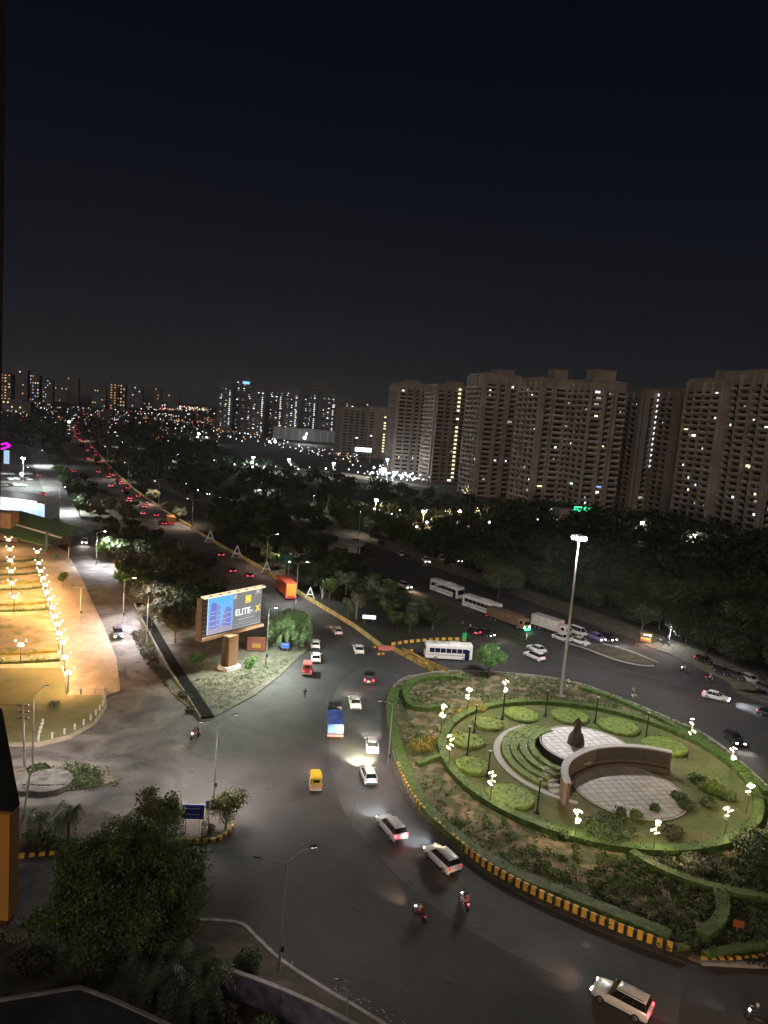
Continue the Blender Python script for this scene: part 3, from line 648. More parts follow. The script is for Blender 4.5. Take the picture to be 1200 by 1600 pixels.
wp = smooth_path([(24.75, 83.3), (25.0, 86.0), (26.0, 88.9), (28.0, 91.5), (31.0, 93.9), (34.7, 95.2), (38.5, 95.3), (41.6, 94.5)], 7)
cw = thing('curved_wall', 'tall curved memorial wall with pale coping between the two tiled circles', 'wall')
cut = int(len(wp) * .56)
link('wall_panel', strip(MB(), wp, .0, -.35, .1, 3.05).mesh('wall_panel', brownstone), cw)
link('dark_panel', strip(MB(), wp[cut:-1], -.36, -.44, 1.35, 2.98).mesh('dark_panel', granite), cw)
link('plinth', strip(MB(), wp[6:], -.36, -.85, .1, .95).mesh('plinth', mat('plinth_stone', (.085, .062, .05), .6)), cw)
link('backing', strip(MB(), wp, .01, .42, .1, 3.02).mesh('backing', mat('pink_granite', (.22, .155, .13), .6, var=.15, scale=2)), cw)
link('coping', strip(MB(), wp, .48, -.42, 3.06, 3.22).mesh('coping', stone_lt), cw)
# concentric terraces left of the statue
TC = (30.6, 95.6)
def arc(r, a0, a1, n=26): return [(TC[0] + r * math.cos(math.radians(a0 + (a1 - a0) * k / n)), TC[1] + r * math.sin(math.radians(a0 + (a1 - a0) * k / n))) for k in range(n + 1)]
setp(link('arc_path', strip(MB(), arc(12.4, 122, 250), -.38, .38, .2, .36).mesh('arc_path', stone_lt)), kind='structure')
for k, (r_, z_) in enumerate(((11.3, .35), (10.1, .65), (8.9, .95), (7.7, 1.25))):
    t = thing('garden_terrace', ('outermost', 'second from outside', 'third from outside', 'innermost')[k] + ' of the curved hedge topped terraces left of the statue', 'terrace')
    link('riser', strip(MB(), arc(r_, 118, 233), -.66, .5, .15, z_).mesh('riser', mat('terrace_soil', (.06, .045, .032), .9)), t)
    link('stone_edge', strip(MB(), arc(r_, 118, 233), -.70, -.56, z_ - .10, z_ + .04).mesh('stone_edge', stone_lt), t)
    h_ = hedge(arc(r_ - .05, 119, 230), .98, .45, 'x', z=z_, leaf=leaf_mound, dens=30, name='terrace_hedge')
    for pr in ('label', 'category'): del h_[pr]
    h_.parent = t
mb = MB()
for k in range(5): mb.box((24.3 - .1 * k, 86.5 + 1.0 * k, .3 + .12 * k), (1.6, 1.0, .25 + .24 * k), .35)
solid('stairs', mb, stone_lt, 'pale steps rising between the terraces and the curved wall', 'stairs')

# ------------------------------------------------------------------ lamps
# high mast
MX, MY = G(876, 1091); mh = ZT(906, 834, MY)
hm = thing('high_mast_light', 'very tall steel mast with a ring of blazing white floodlights behind the roundabout garden', 'floodlight mast', (MX, MY, 0))
link('mast', MB().lathe([(.5, .2), (.5, .5), (.29, .52), (.24, mh * .33), (.18, mh * .66), (.12, mh)], 16).mesh('mast', steel, True), hm)
link('base', MB().box((0, 0, .3), (1.5, 1.5, .35)).mesh('base', concrete), hm)
fr = MB(); fr.tube([(math.cos(a) * .8, math.sin(a) * .8, mh - .3) for a in [k * PI / 8 for k in range(17)]], .06, 5)
for k in range(4): fr.tube([(0, 0, mh - .3), (math.cos(k * PI / 2) * .8, math.sin(k * PI / 2) * .8, mh - .3)], .05, 5)
link('ring_frame', fr.mesh('ring_frame', steel), hm)
fl = MB(); fl.cur = 0; fl.loft([[(-.16, -.3, -.28), (.16, -.3, -.28), (.16, .3, -.28), (-.16, .3, -.28)], [(-.16, -.3, .1), (.1, -.3, .2), (.1, .3, .2), (-.16, .3, .1)]])
fh = fl.mesh('floodlight', steel); fg = MB().ell((.12, 0, -.25), (.30, .34, .30), 10, 7).mesh('lamp_glass', lamp_white)
for k in range(8):
    a = k * PI / 4 + .2
    p_ = link('floodlight', fh, hm, (math.cos(a) * .9, math.sin(a) * .9, mh - .45), a); link('lamp_glass', fg, p_)
for k in range(8):
    a = k * PI / 4 + .2
    spot_light('floodlight_beam', (math.cos(a) * 1.5, math.sin(a) * 1.5, mh - .8), (math.cos(a), math.sin(a), -.80), 19000, (1.0, .96, .93), hm, 112, .9, .3)
spot_light('floodlight_beam', (0, 0, mh - 1.0), (0, 0, -1), 16000, (1, .96, .93), hm, 150, .8, .4)
# white glass lamps with four tilted panels
panel = MB().loft([[(-.14, 0, -.03), (.14, 0, -.03), (.14, 0, .03), (-.14, 0, .03)], [(-.17, .55, -.03), (.17, .55, -.03), (.17, .55, .03), (-.17, .55, .03)]])
pan_on = panel.mesh('lamp_panel', lamp_warm); pan_off = panel.mesh('lamp_panel', mat('lamp_glass_off', (.5, .48, .42), .4, emit=(1, .85, .6), es=.12))
pole_w = MB().tube([(0, 0, 0), (0, 0, 4.3)], [.06, .035], 6).mesh('pole', mat('bronze_paint', (.16, .11, .06), .5))
def leaf_lamp(px, py, label, on=4, h=4.0, energy=1050, rz=0.0):
    x, y = G(px, py, .3); t = thing('garden_lamp', label, 'lamp', (x, y, .25), rz, 'four panel garden lamps on the roundabout'); sc = h / 4.0
    q = link('pole', pole_w, t, (0, 0, 0), 0, (1, 1, sc))
    for k in range(4):
        z_ = h * (1.03 - .13 * k); a = k * 2.2 + .6
        o = link('lamp_panel', pan_on if k < on else pan_off, t, (0, 0, z_), a); o.rotation_euler = (math.radians(38 if k % 2 else -28), 0, a)
    if on: point_light('lamp_light', (0, 0, h * .86), energy * on / 4, (1.0, .82, .46), t, .35)
for px, py, on, h, lab in ((700, 1206, 4, 4.9, 'lit four panel lamp beside the olive shrub on the left'), (688, 1153, 4, 4.9, 'lit four panel lamp by the golden shrub, above the olive one'), (729, 1118, 4, 4.4, 'lit four panel lamp at the upper left of the ring hedge'),
                       (786, 1108, 4, 4.7, 'lit four panel lamp at the top of the ring hedge'), (765, 1259, 4, 4.2, 'lit four panel lamp beside the broad round shrub bed'), (897, 1317, 4, 3.8, 'lit four panel lamp beside the large billowing bush'),
                       (1020, 1334, 4, 3.8, 'lit four panel lamp at the near middle of the ring hedge'), (1131, 1312, 3, 3.9, 'lit lamp at the lower right inside of the ring hedge'), (1166, 1272, 3, 3.9, 'lit lamp just outside the ring hedge at the right'),
                       (1140, 1216, 4, 4.3, 'lit lamp on the right bank next to the dark car'), (1074, 1190, 3, 6.2, 'tall lit lamp right of the curved wall, partly lit'),
                       (987, 1112, 0, 4.0, 'unlit panel lamp at the far edge of the roundabout'), (886, 1094, 0, 3.6, 'dim panel lamp right beside the foot of the tall mast')):
    leaf_lamp(px, py, lab, on, h, rz=R.uniform(0, 6))
# dark bollard-like lamp posts
post = MB().lathe([(.42, 0), (.42, .12), (.22, .2), (.16, .5), (.10, .6), (.085, 4.1), (.16, 4.15), (.16, 4.3)], 10).mesh('post', dark_metal)
cap = MB().lathe([(.17, 4.3), (.17, 4.42), (.24, 4.44), (.24, 4.5), (.05, 4.55)], 10).mesh('cap', mat('dull_lamp_glass', (.3, .3, .27), .4))
for px, py, lab in ((852, 1119, 'black lamp post between the top round beds'), (930, 1129, 'black lamp post right of the statue, near the mast'), (1009, 1155, 'black lamp post left of the far right round bed'), (741, 1144, 'black lamp post behind the upper left round beds'),
                    (730, 1181, 'black lamp post in front of the left round bed'), (839, 1270, 'black lamp post on the near lawn left of the curved wall'), (762, 1214, 'slim dark post above the broad round bed'), (785, 1123, 'black lamp post under the top lit lamp')):
    x, y = G(px, py, .28); spawn([('post', post, None), ('cap', cap, None)], 'lamp_post', lab, 'lamp post', (x, y, .26), 0, 'black lamp posts on the lawn', (1, 1, .95 if 'slim' not in lab else .8))
# street lights
def street_light(px, py, label, h, arms, lit=0, energy=0, color=(1, .9, .75), box_=True, em=None, rz=0.0):
    x, y = G(px, py); t = thing('street_light', label, 'street light', (x, y, .05), rz, 'street lights')
    m_ = MB(); m_.tube([(0, 0, 0), (0, 0, h * .45), (0, 0, h)], [.12, .085, .05], 8)
    link('pole', m_.mesh('pole', steel), t)
    if box_: link('junction_box', MB().box((.16, 0, 2.0), (.28, .22, .5)).mesh('junction_box', dark_metal), t)
    for i, (a, l, rise) in enumerate(arms):
        ca, sa = math.cos(a), math.sin(a)
        link('arm', MB().tube([(0, 0, h - .15), (ca * l * .5, sa * l * .5, h + rise * .6), (ca * l, sa * l, h + rise)], .04, 6).mesh('arm', steel), t)
        on = i < lit
        hd = link('lamp_head', MB().loft([[(-.1, -.07, .02), (-.1, .07, .02), (-.1, .07, .1), (-.1, -.07, .1)], [(.3, -.14, .0), (.3, .14, .0), (.3, .14, .12), (.3, -.14, .12)], [(.6, -.1, .02), (.6, .1, .02), (.6, .1, .07), (.6, -.1, .07)]]).mesh('lamp_head', dark_metal), t, (ca * l, sa * l, h + rise), a)
        link('lamp_glass', MB().box((.28, 0, -.02), (.45, .2, .03)).mesh('lamp_glass', (em or lamp_white) if on else head_off), hd)
        if on and energy: spot_light('lamp_beam', (ca * (l + .3), sa * (l + .3), h + rise - .12), (ca * .25, sa * .25, -1), energy, color, t, 150, .8, .15)
street_light(436, 1518, 'street light with one long raised arm on the near pavement corner', 9.6, [(.35, 1.9, .9), (PI - .3, 2.3, -.4)], 1, 1900, (1, .84, .80), em=glow('lamp_soft', (1, .95, .9), 2.5))
street_light(334, 1252, 'double armed street light rising from the small blue sign island', 9.6, [(.5, 1.8, .5), (PI + .2, 1.5, -.1)], 2, 6500, (1, .88, .82), em=glow('lamp_soft', (1, .95, .9), 2.5))
street_light(415, 1042, 'street light with white lamp standing beside the billboard', 10.4, [(.1, .9, .25)], 1, 22000, (.86, 1.0, .90))
street_light(605, 1205, 'street light standing on the gutter at the left tip of the roundabout', 9.0, [(PI, 1.4, .3), (.6, .8, .2)], 1, 6000, (1, .80, .66), em=glow('lamp_soft', (1, .95, .9), 2.5))
street_light(416, 890, 'double armed street light on the main road beside the striped A letters', 9.5, [(.3, 2.2, .6), (PI + .3, 2.2, .3)], 1, 7000, (1, .75, .6))
street_light(462, 943, 'double armed street light behind the orange truck', 9.5, [(.1, 1.8, .5), (PI, 1.8, .3)], 2, 5000, (.95, 1, .95))
street_light(229, 1005, 'thin street light at the upper end of the drain', 9.0, [(PI, 1.0, .3)], 1, 16000, (1, .93, .90), em=glow('lamp_soft', (1, .95, .9), 2.5))  # unlit pole, its beam and glow added to brighten the service road
street_light(125, 972, 'thin dark pole on the sandy apron beside the service road', 7.0, [(.0, 1.2, .2), (PI, 1.2, .2)], 0)
street_light(107, 882, 'short dark pole at the top of the sandy apron', 5.0, [(0, .5, .2)], 0)
street_light(51, 1203, 'tall crooked street light at the left island with a dark box halfway', 9.3, [(.6, 1.1, .9)], 1, 8000, (1, .92, .86), box_=False, em=glow('lamp_soft', (1, .95, .9), 2.5))  # beam and glow added on this unlit light to brighten the left street
street_light(538, 1625, 'small post light at the near boundary wall', 4.6, [(PI, .5, .1)], 0, box_=False)
for px, py, c_, e_ in ((36, 762, (.85, .95, 1), 50000), (92, 800, (.9, .97, 1), 42000), (150, 885, (.92, .96, 1), 30000), (60, 728, (.9, .97, 1), 40000), (192, 975, (.95, .94, 1), 17000)):
    street_light(px, py, 'street light with white lamp along the left service road', 9.0, [(.3, 1.6, .4)], 1, e_, c_)
for px, py in ((300, 822), (248, 788), (200, 752), (168, 720), (142, 690)):
    street_light(px, py, 'street light along the parapet of the distant main road', 9.5, [(PI, 1.8, .4)], 1, 9000, (1, .78, .6), em=lamp_warm)
for px, py, c_, e_ in ((560, 840, (1, .9, .8), 1800), (488, 810, (.9, .95, 1), 5000), (405, 785, (.9, .95, 1), 8000), (275, 732, (1, .9, .8), 7000), (195, 700, (1, .85, .7), 14000)):
    street_light(px, py, 'street light along the distant part of the bus road', 9.0, [(PI / 2, 1.8, .4)], 1, e_ * 2, c_)
# electric pole on the left
x, y = G(38, 1201); ep = thing('electric_pole', 'concrete electric pole with cross arms and wires on the left island', 'pole', (x, y, .1))
link('pole', MB().tube([(0, 0, 0), (-.25, 0, 8.0)], [.15, .1], 6).mesh('pole', concrete), ep)
for z_ in (6.2, 7.0, 7.8):
    a_ = link('cross_arm', MB().box((-.2, 0, z_), (1.5, .1, .1)).mesh('cross_arm', dark_metal), ep)
    for s_ in (-.8, -.2, .4): link('insulator', MB().lathe([(.05, z_ + .05), (.07, z_ + .12), (.03, z_ + .2)], 6, (s_, 0)).mesh('insulator', white_p), a_)
link('wire', MB().tube([(-.8, 0, 7.9), (-8, .4, 6.9), (-17, 1, 7.2)], .018, 4).tube([(-.8, 0, 7.1), (-8, .4, 6.1), (-17, 1, 6.4)], .018, 4).mesh('wire', trim_m), ep)
t = thing('street_light', 'street light on the near pavement below the picture, lighting the striped kerb', 'street light', (24, 30, 0)); link('pole', MB().tube([(0, 0, 0), (0, 0, 10)], [.12, .06], 8).mesh('pole', steel), t); link('lamp_head', MB().box((0, .8, 10), (.3, 1.6, .15)).mesh('lamp_head', dark_metal), t); spot_light('lamp_beam', (0, 1.5, 9.8), (.12, 1, -.36), 13000, (1, .60, .34), t, 50, .9, .2)
x, y = G(38, 1268); solid('utility_post', MB().tube([(0, 0, 0), (.45, .3, 4.6)], [.11, .09], 7), steel, 'leaning pale post below the round concrete platform', 'post', (x, y, .1))
# park lamps (orange sodium)
sod = (1.0, .55, .22); sod_m = glow('lamp_sodium', (1.0, .80, .50), 14)
pl = MB().tube([(0, 0, 0), (0, 0, 3.6)], [.07, .05], 6).mesh('pole', dark_metal)
arms_ = MB().tube([(-.75, 0, 3.85), (0, 0, 3.5), (.75, 0, 3.85)], .03, 5).mesh('arm', dark_metal)
sh_ = MB().loft([[(-.42, -.22, 3.0), (.42, -.22, 3.0), (.42, .22, 3.0), (-.42, .22, 3.0)], [(-.34, -.16, 3.45), (.34, -.16, 3.45), (.34, .16, 3.45), (-.34, .16, 3.45)]]).mesh('lamp_shade', sod_m)
bulb = MB().ell((0, 0, 0), (.13, .13, .13), 6, 4).mesh('bulb', glow('bulb_warm', (1, .85, .6), 12))
plist = [(106, 1084, 1), (101, 1058, 1), (97, 1034, .6), (92, 1018, .6), (89, 1003, .6), (85, 990, .8), (81, 975, 1), (77, 961, 1), (73, 949, 1), (70, 937, 1), (67, 926, 1), (63, 914, .5), (60, 901, .5), (58, 882, .5)]
for i, (px, py, e_) in enumerate(plist):
    x, y = G(px, py); t = spawn([('pole', pl, None), ('arm', arms_, None), ('lamp_shade', sh_, None), ('bulb', bulb, None, (-.8, 0, 3.92)), ('bulb', bulb, None, (.8, 0, 3.92))], 'park_lamp', 'glowing boxy lamp in the long row edging the orange lit park', 'lamp', (x, y, K), .2, 'row of park lamps', (1, 1, 1))
    o_ = point_light('lamp_light', (0, 0, 3.3), 8500 * e_, sod, t, .4)
for i, (px, py, e_) in enumerate(((32, 1038, 1.0), (22, 958, 1), (18, 935, 1), (17, 915, 1), (16, 896, .7), (15, 878, .7), (13, 862, .7))):
    x, y = G(px, py); t = spawn([('pole', pl, None), ('lamp_shade', sh_, None), ('bulb', bulb, None, (-.8, 0, 3.92)), ('bulb', bulb, None, (.8, 0, 3.92))], 'park_lamp', 'glowing lamp of the second row inside the orange lit park', 'lamp', (x, y, K), .2, 'inner row of park lamps')
    point_light('lamp_light', (0, 0, 3.3), 10500 * e_, sod, t, .4)
# park: low hedges, bollards, stones, shrub
for i, (yl, xr) in enumerate(((1036, 95), (1022, 92), (955, 80), (945, 77), (921, 70), (912, 67), (898, 62), (887, 60), (877, 58))):
    hedge([G(-60, yl + 4), G(40, yl + 1), G(xr, yl - 2)], .7, .45, ('nearest', 'second', 'third', 'fourth', 'fifth', 'sixth', 'seventh', 'eighth', 'farthest')[i] + ' low hedge row crossing the orange lit park, counted from the lawn', leaf=leaf_gold if i % 2 else leaf_mid, z=K, dens=14, size=.18)
bol = MB().lathe([(.13, 0), (.13, .6), (.16, .62), (.16, .75), (.05, .85)], 7).mesh('park_bollard', white_p)
for P_ in (resample(smooth_path(GP([(60, 1160), (85, 1154), (112, 1144), (140, 1128), (158, 1108), (164, 1090), (160, 1080)]), 6), 1.7), resample(GP([(-40, 1037), (40, 1035), (96, 1031)]), 1.4), resample(GP([(104, 1086), (161, 1084)]), 2.0), resample(GP([(61, 1152), (68, 1130)]), 1.2), resample(GP([(103, 1074), (97, 1045)]), 2.2)):
    for p_ in P_: setp(link('park_bollard', bol, None, (p_[0], p_[1], K), R.uniform(0, 3)), 'small whitewashed bollard edging the park lawn', 'bollard', 'white bollards around the park lawn')
plant_tree(palm_kit(33, .5, 1.1, 12), 86, 1105, 'small spiky plant alone on the park lawn', name='plant', cat='plant', z=K)

# ------------------------------------------------------------------ billboards and signs
BX, BY = G(358, 1046); zb = ZT(358, 992, BY)
bl = thing('billboard', 'large lit billboard on a brown pillar showing blue towers and gold lettering', 'billboard', (BX, BY, 0))
pL = G(305, 1001, zb); pR = G(415, 973, zb); ang = math.atan2(pR[1] - pL[1], pR[0] - pL[0]); Wb = math.hypot(pR[0] - pL[0], pR[1] - pL[1])
ang = max(ang, .12); Wb = Wb if Wb < 14 else 14
Hb = ZT(306, 938, pL[1]) - zb; mx_, my_ = (pL[0] + pR[0]) / 2 - BX, (pL[1] + pR[1]) / 2 - BY
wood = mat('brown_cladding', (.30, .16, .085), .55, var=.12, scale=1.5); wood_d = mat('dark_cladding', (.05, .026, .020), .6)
link('pillar', MB().box((0, 0, zb / 2 + .4), (2.1, 1.6, zb - .8), ang).mesh('pillar', wood), bl)
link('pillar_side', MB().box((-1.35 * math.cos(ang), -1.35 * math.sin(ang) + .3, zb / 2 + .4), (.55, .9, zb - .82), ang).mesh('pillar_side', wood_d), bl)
link('plinth', MB().box((0, 0, .45), (3.2, 2.4, .75), ang).mesh('plinth', white_p), bl)
bd = link('board', None, bl, (mx_, my_, zb), ang)
bd2 = MB(); bd2.box((0, .45, Hb / 2), (Wb, .75, Hb)); bdm = link('casing', bd2.mesh('casing', wood_d), bl, (mx_, my_, zb), ang)
bpy.data.objects.remove(bd)
def onb(name, mb_, m_, par=bl): return link(name, mb_.mesh(name, m_), par, (mx_, my_, zb), ang) if par is bl else link(name, mb_.mesh(name, m_), par)
onb('bottom_beam', MB().box((0, .3, -.12), (Wb + .3, 1.6, .5)), wood)
onb('left_fin', MB().box((-Wb / 2 - .16, .3, Hb / 2), (.32, 1.3, Hb + .3)), wood_d)
onb('top_light_bar', MB().box((0, -.05, Hb + .22), (Wb, .9, .34)), mat('cream_bar', (.8, .6, .38), .5, emit=(1, .80, .52), es=1.1))
w0, w1, h0, h1 = -Wb / 2 + 1.35, Wb / 2 - .45, .45, Hb - .1
mid_ = w0 + (w1 - w0) * .45
lat = MB()
for k in range(9): lat.box((-Wb / 2 + .7, .05, h0 + (h1 - h0) * k / 8), (1.2, .06, .04))
onb('side_lattice', lat, steel)
scr = onb('screen', MB().box(((w0 + w1) / 2, .02, (h0 + h1) / 2), (w1 - w0 + .15, .1, h1 - h0 + .15)), glow('screen_edge', (.75, .85, 1), 1.0))
def plate(name, x0, x1, z0, z1, c, s, y=-.05): return link(name, MB().box(((x0 + x1) / 2, y, (z0 + z1) / 2), (x1 - x0, .02, z1 - z0)).mesh(name, glow('scr_%02d%02d%02d' % (int(c[0] * 99), int(c[1] * 99), int(c[2] * 99)), c, s)), scr)
nb = 7
for k in range(nb):
    t = k / (nb - 1); plate('sky_band', w0, mid_, h0 + (h1 - h0) * k / nb, h0 + (h1 - h0) * (k + 1) / nb, (.10 + .10 * (1 - t), .42 + .02 * t, .72 + .12 * t), 1.15)
plate('grey_half', mid_ + .03, w1, h0, h1, (.20, .21, .22), 1.0)
def pic(name, poly, c, s, y):
    link(name, MB().add([(p[0], y, p[1]) for p in poly] + [(p[0], y + .015, p[1]) for p in poly], [tuple(range(len(poly)))] + [(i, (i + 1) % len(poly), len(poly) + (i + 1) % len(poly), len(poly) + i) for i in range(len(poly))]) or None, scr)
def picture(name, poly, c, s, y=-.075):
    b = MB(); n = len(poly); b.add([(p[0], y, p[1]) for p in poly] + [(p[0], y + .012, p[1]) for p in poly], [tuple(range(n)), tuple(reversed(range(n, 2 * n)))] + [(i, n + i, n + (i + 1) % n, (i + 1) % n) for i in range(n)])
    return link(name, b.mesh(name, glow('pic_%02d%02d%02d' % (int(c[0] * 99), int(c[1] * 99), int(c[2] * 99)), c, s)), scr)
ww, hh = mid_ - w0, h1 - h0
Q = lambda l: [(w0 + a * ww, h0 + b * hh) for a, b in l]
picture('printed_tower', Q([(.03, .02), (.30, .02), (.34, .80), (.20, .88), (.10, .82)]), (.20, .22, .80), .8)
picture('printed_tower', Q([(.31, .02), (.47, .02), (.46, .74), (.36, .78)]), (.25, .36, .72), .8, -.07)
picture('printed_tower', Q([(.54, .02), (.72, .02), (.74, .66), (.68, .66), (.58, .36)]), (.36, .28, .72), .8)
picture('printed_tower', Q([(.72, .02), (.93, .02), (.93, .60), (.76, .70)]), (.16, .26, .78), .8, -.07)
picture('printed_garden', Q([(.0, .0), (1, .0), (1, .10), (.6, .16), (.3, .12), (0, .16)]), (.50, .42, .62), .8, -.09)
for k in range(14):
    x0_, wd = ((.06, .22), (.33, .12), (.58, .14), (.76, .15))[k % 4]; z_ = .14 + .52 * (k // 4 + .5) / 4 + .02 * (k % 3)
    picture('window_band', Q([(x0_, z_), (x0_ + wd, z_), (x0_ + wd, z_ + .018), (x0_, z_ + .018)]), (.72, .78, .95), .8, -.095)
def text(name, body, size, x, z, m_, y=-.075, par=None, align='CENTER', weight=.0):
    cu = bpy.data.curves.new(name, 'FONT'); cu.body = body; cu.size = size; cu.extrude = .006; cu.align_x = align; cu.align_y = 'CENTER'; cu.offset = weight
    cu.materials.append(m_); o = link(name, cu, par or scr, (x, y, z)); o.rotation_euler = (PI / 2, 0, 0); return o
gx = (mid_ + w1) / 2; gw = w1 - mid_
tw = glow('letter_white', (1, .97, .9), 1.5); ty_ = glow('letter_yellow', (1.0, .68, .04), 1.5)
text('lettering', 'ELITE-', 1.55, gx - gw * .11, h0 + hh * .43, tw, weight=.02); text('lettering', 'X', 1.55, gx + gw * .39, h0 + hh * .43, ty_, weight=.03)
for zf, wf, th in ((.335, .78, .05), (.285, .5, .03), (.215, .58, .10), (.135, .62, .03), (.085, .8, .03)):
    picture('text_rule', [(gx - gw * wf / 2, h0 + hh * zf), (gx + gw * wf / 2, h0 + hh * zf), (gx + gw * wf / 2, h0 + hh * zf + th), (gx - gw * wf / 2, h0 + hh * zf + th)], (.78, .80, .80), .9)
plate('corner_mark', mid_ + .12, mid_ + .75, h1 - 1.0, h1 - .25, (.6, .62, .6), .9, -.07); plate('corner_mark', w1 - 1.3, w1 - .5, h1 - .6, h1 - .15, (.7, .7, .7), .9, -.07); plate('corner_mark', w1 - 1.7, w1 - .15, h1 - .78, h1 - .68, (.7, .7, .7), .9, -.072)
lx, lz, s = gx + gw * .02, h0 + hh * .77, .62        # knot emblem of four interlaced loops
for k in range(4):
    a = PI / 4 + k * PI / 2; cx_, cz_ = lx + math.cos(a) * s * .78, lz + math.sin(a) * s * .78
    b = MB(); b.tube([(cx_ + math.cos(t_ * PI / 3) * s * .5, -.09, cz_ + math.sin(t_ * PI / 3) * s * .5) for t_ in range(7)], .085, 4)
    link('emblem_loop', b.mesh('emblem_loop', ty_), scr)
for k in range(2):
    a = PI / 4 + k * PI / 2; c_, s_2 = math.cos(a) * s * .8, math.sin(a) * s * .8
    link('emblem_bar', MB().tube([(lx - c_, -.10, lz - s_2), (lx + c_, -.10, lz + s_2)], .08, 4).mesh('emblem_bar', ty_), scr)
for k in range(7):
    fx = -Wb / 2 + Wb * (k + .5) / 7
    f_ = onb('flood_lamp', MB().box((fx, -1.0, Hb + .55), (.45, .3, .2)).tube([(fx, -.1, Hb + .35), (fx, -.9, Hb + .55)], .03, 4), white_p)
spot_light('flood_beam', (mx_ + .8, my_ - 2.6, zb + Hb + .7), (.25, -.85, -1), 26000, (.92, 1.0, .84), bl, 110, .8, .5)
spot_light('flood_beam', (mx_, my_ - .6, zb - .35), (.05, -.22, -1), 800, (1.0, .8, .6), bl, 120, .9, .5)
# small board behind
x, y = G(393, 1030); z0 = ZT(393, 1014, y + 4); sb = thing('small_billboard', 'small reddish billboard in the shade right of the big pillar', 'billboard', (x, y + 4, 0), .15)
link('panel', MB().box((0, 0, z0 + 1.1), (3.3, .2, 2.3)).mesh('panel', mat('red_print', (.16, .045, .03), .6, emit=(.6, .16, .08), es=.05)), sb)
link('printed_block', MB().box((.1, -.12, z0 + .75), (1.6, .03, .8)).mesh('printed_block', mat('orange_print', (.3, .16, .03), .6, emit=(.8, .45, .05), es=.1)), sb)
link('frame', MB().box((0, -.02, z0 + 2.3), (3.4, .3, .12)).box((0, -.02, z0 - .08), (3.4, .3, .12)).mesh('frame', wood), sb)
link('leg', MB().tube([(-1.2, .1, 0), (-1.2, .1, z0)], .08, 6).mesh('leg', dark_metal), sb); link('leg', MB().tube([(1.2, .1, 0), (1.2, .1, z0)], .08, 6).mesh('leg', dark_metal), sb)
def sign(px, py, w, h, zc, c, label, rz=0.0, em=0.0, legs=2, rules=0, name='road_sign', cat='sign'):
    x, y = G(px, py); t = thing(name, label, cat, (x, y, .1), rz)
    link('panel', MB().box((0, 0, zc), (w, .1, h)).mesh('panel', mat('sign_%02d%02d%02d_%d' % (int(c[0] * 99), int(c[1] * 99), int(c[2] * 99), int(em * 10)), c, .4, emit=c if em else None, es=em)), t)
    for k in range(legs): link('post', MB().tube([((k - (legs - 1) / 2) * w * .6, .1, -.1), ((k - (legs - 1) / 2) * w * .6, .1, zc)], .05, 6).mesh('post', steel), t)
    for k in range(rules): link('text_rule', MB().box((0, -.06, zc + h * (.22 - .4 * k)), (w * .62, .02, .09)).mesh('text_rule', mat('sign_rule', (.5, .5, .6), .5)), t)
    return t
blue = (.02, .04, .42)
sign(300, 1300, 2.3, 1.6, 2.2, blue, 'larger rounded blue direction sign beside the dark tree', .1, rules=2)
sign(334, 1292, 1.8, 1.1, 2.4, (.03, .05, .28), 'smaller tilted blue sign under the young tree', .25, rules=1)
sign(445, 1020, 1.5, 1.0, 1.3, (.04, .10, .45), 'blue sign beside the weeping tree', 0, .15, rules=1)
sign(1151, 1462, .95, .65, 1.1, (.30, .10, .03), 'small rust coloured board on the dark lower right lawn', -.2, legs=1)
sign(576, 976, 2.9, .8, 1.6, (.75, .9, 1.0), 'bright white glowing sign in the garden beside palms', .05, 1.2)
sign(725, 1003, .9, 1.3, 1.2, (.02, .35, .12), 'green box shaped notice by the bus road kerb', .2, .25, legs=1)
mb = MB(); x, y = G(319, 1306); mb.lathe([(.35, .13), (.36, 1.0), (.2, 1.1)], 12, (x, y)); mb.ell((x, y, 1.45), (.32, .32, .36), 12, 8)
solid('white_urn', mb, white_p, 'white rounded urn standing next to the larger blue sign', 'urn', smooth=True)
# A shaped illuminated letters
am = mat('letter_paint', (.6, .62, .6), .5, emit=(.85, .9, .88), es=.08)
for px, py, h_, lab in ((325, 848, 3.8, 'white A shaped frame farthest up the main road'), (367, 872, 3.6, 'second white A shaped frame along the main road, by the street light'), (413, 897, 3.3, 'white A shaped frame between the pale tree and the truck'), (481, 936, 2.7, 'nearest white A shaped frame, right of the orange truck')):
    x, y = G(px + 3, py); t = thing('letter_frame', lab, 'letter sculpture', (x, y, K), .1)
    w_ = h_ * .4
    link('leg', MB().tube([(-w_, 0, 0), (0, 0, h_)], .13, 4).mesh('leg', am), t); link('leg', MB().tube([(w_, 0, 0), (0, 0, h_)], .13, 4).mesh('leg', am), t)
    link('crossbar', MB().tube([(-w_ * .6, 0, h_ * .38), (w_ * .6, 0, h_ * .38)], .11, 4).mesh('crossbar', am), t); link('plinth', MB().box((0, 0, .1), (w_ * 2.6, .8, .25)).mesh('plinth', concrete), t)
# rock-like sculpture right of the nearest A
x, y = G(503, 937); ss = thing('branching_sculpture', 'thin pale branching sculpture right of the nearest A frame', 'sculpture', (x, y, K))
for a in range(4): link('branch', MB().tube([(0, 0, 0), (.3 * math.cos(a * 1.6), .2, 1.4 + a * .3), (.8 * math.cos(a * 1.6), .3, 2.4 + a * .4)], [.08, .06, .04], 5).mesh('branch', mat('dull_white', (.35, .36, .34), .6)), ss)
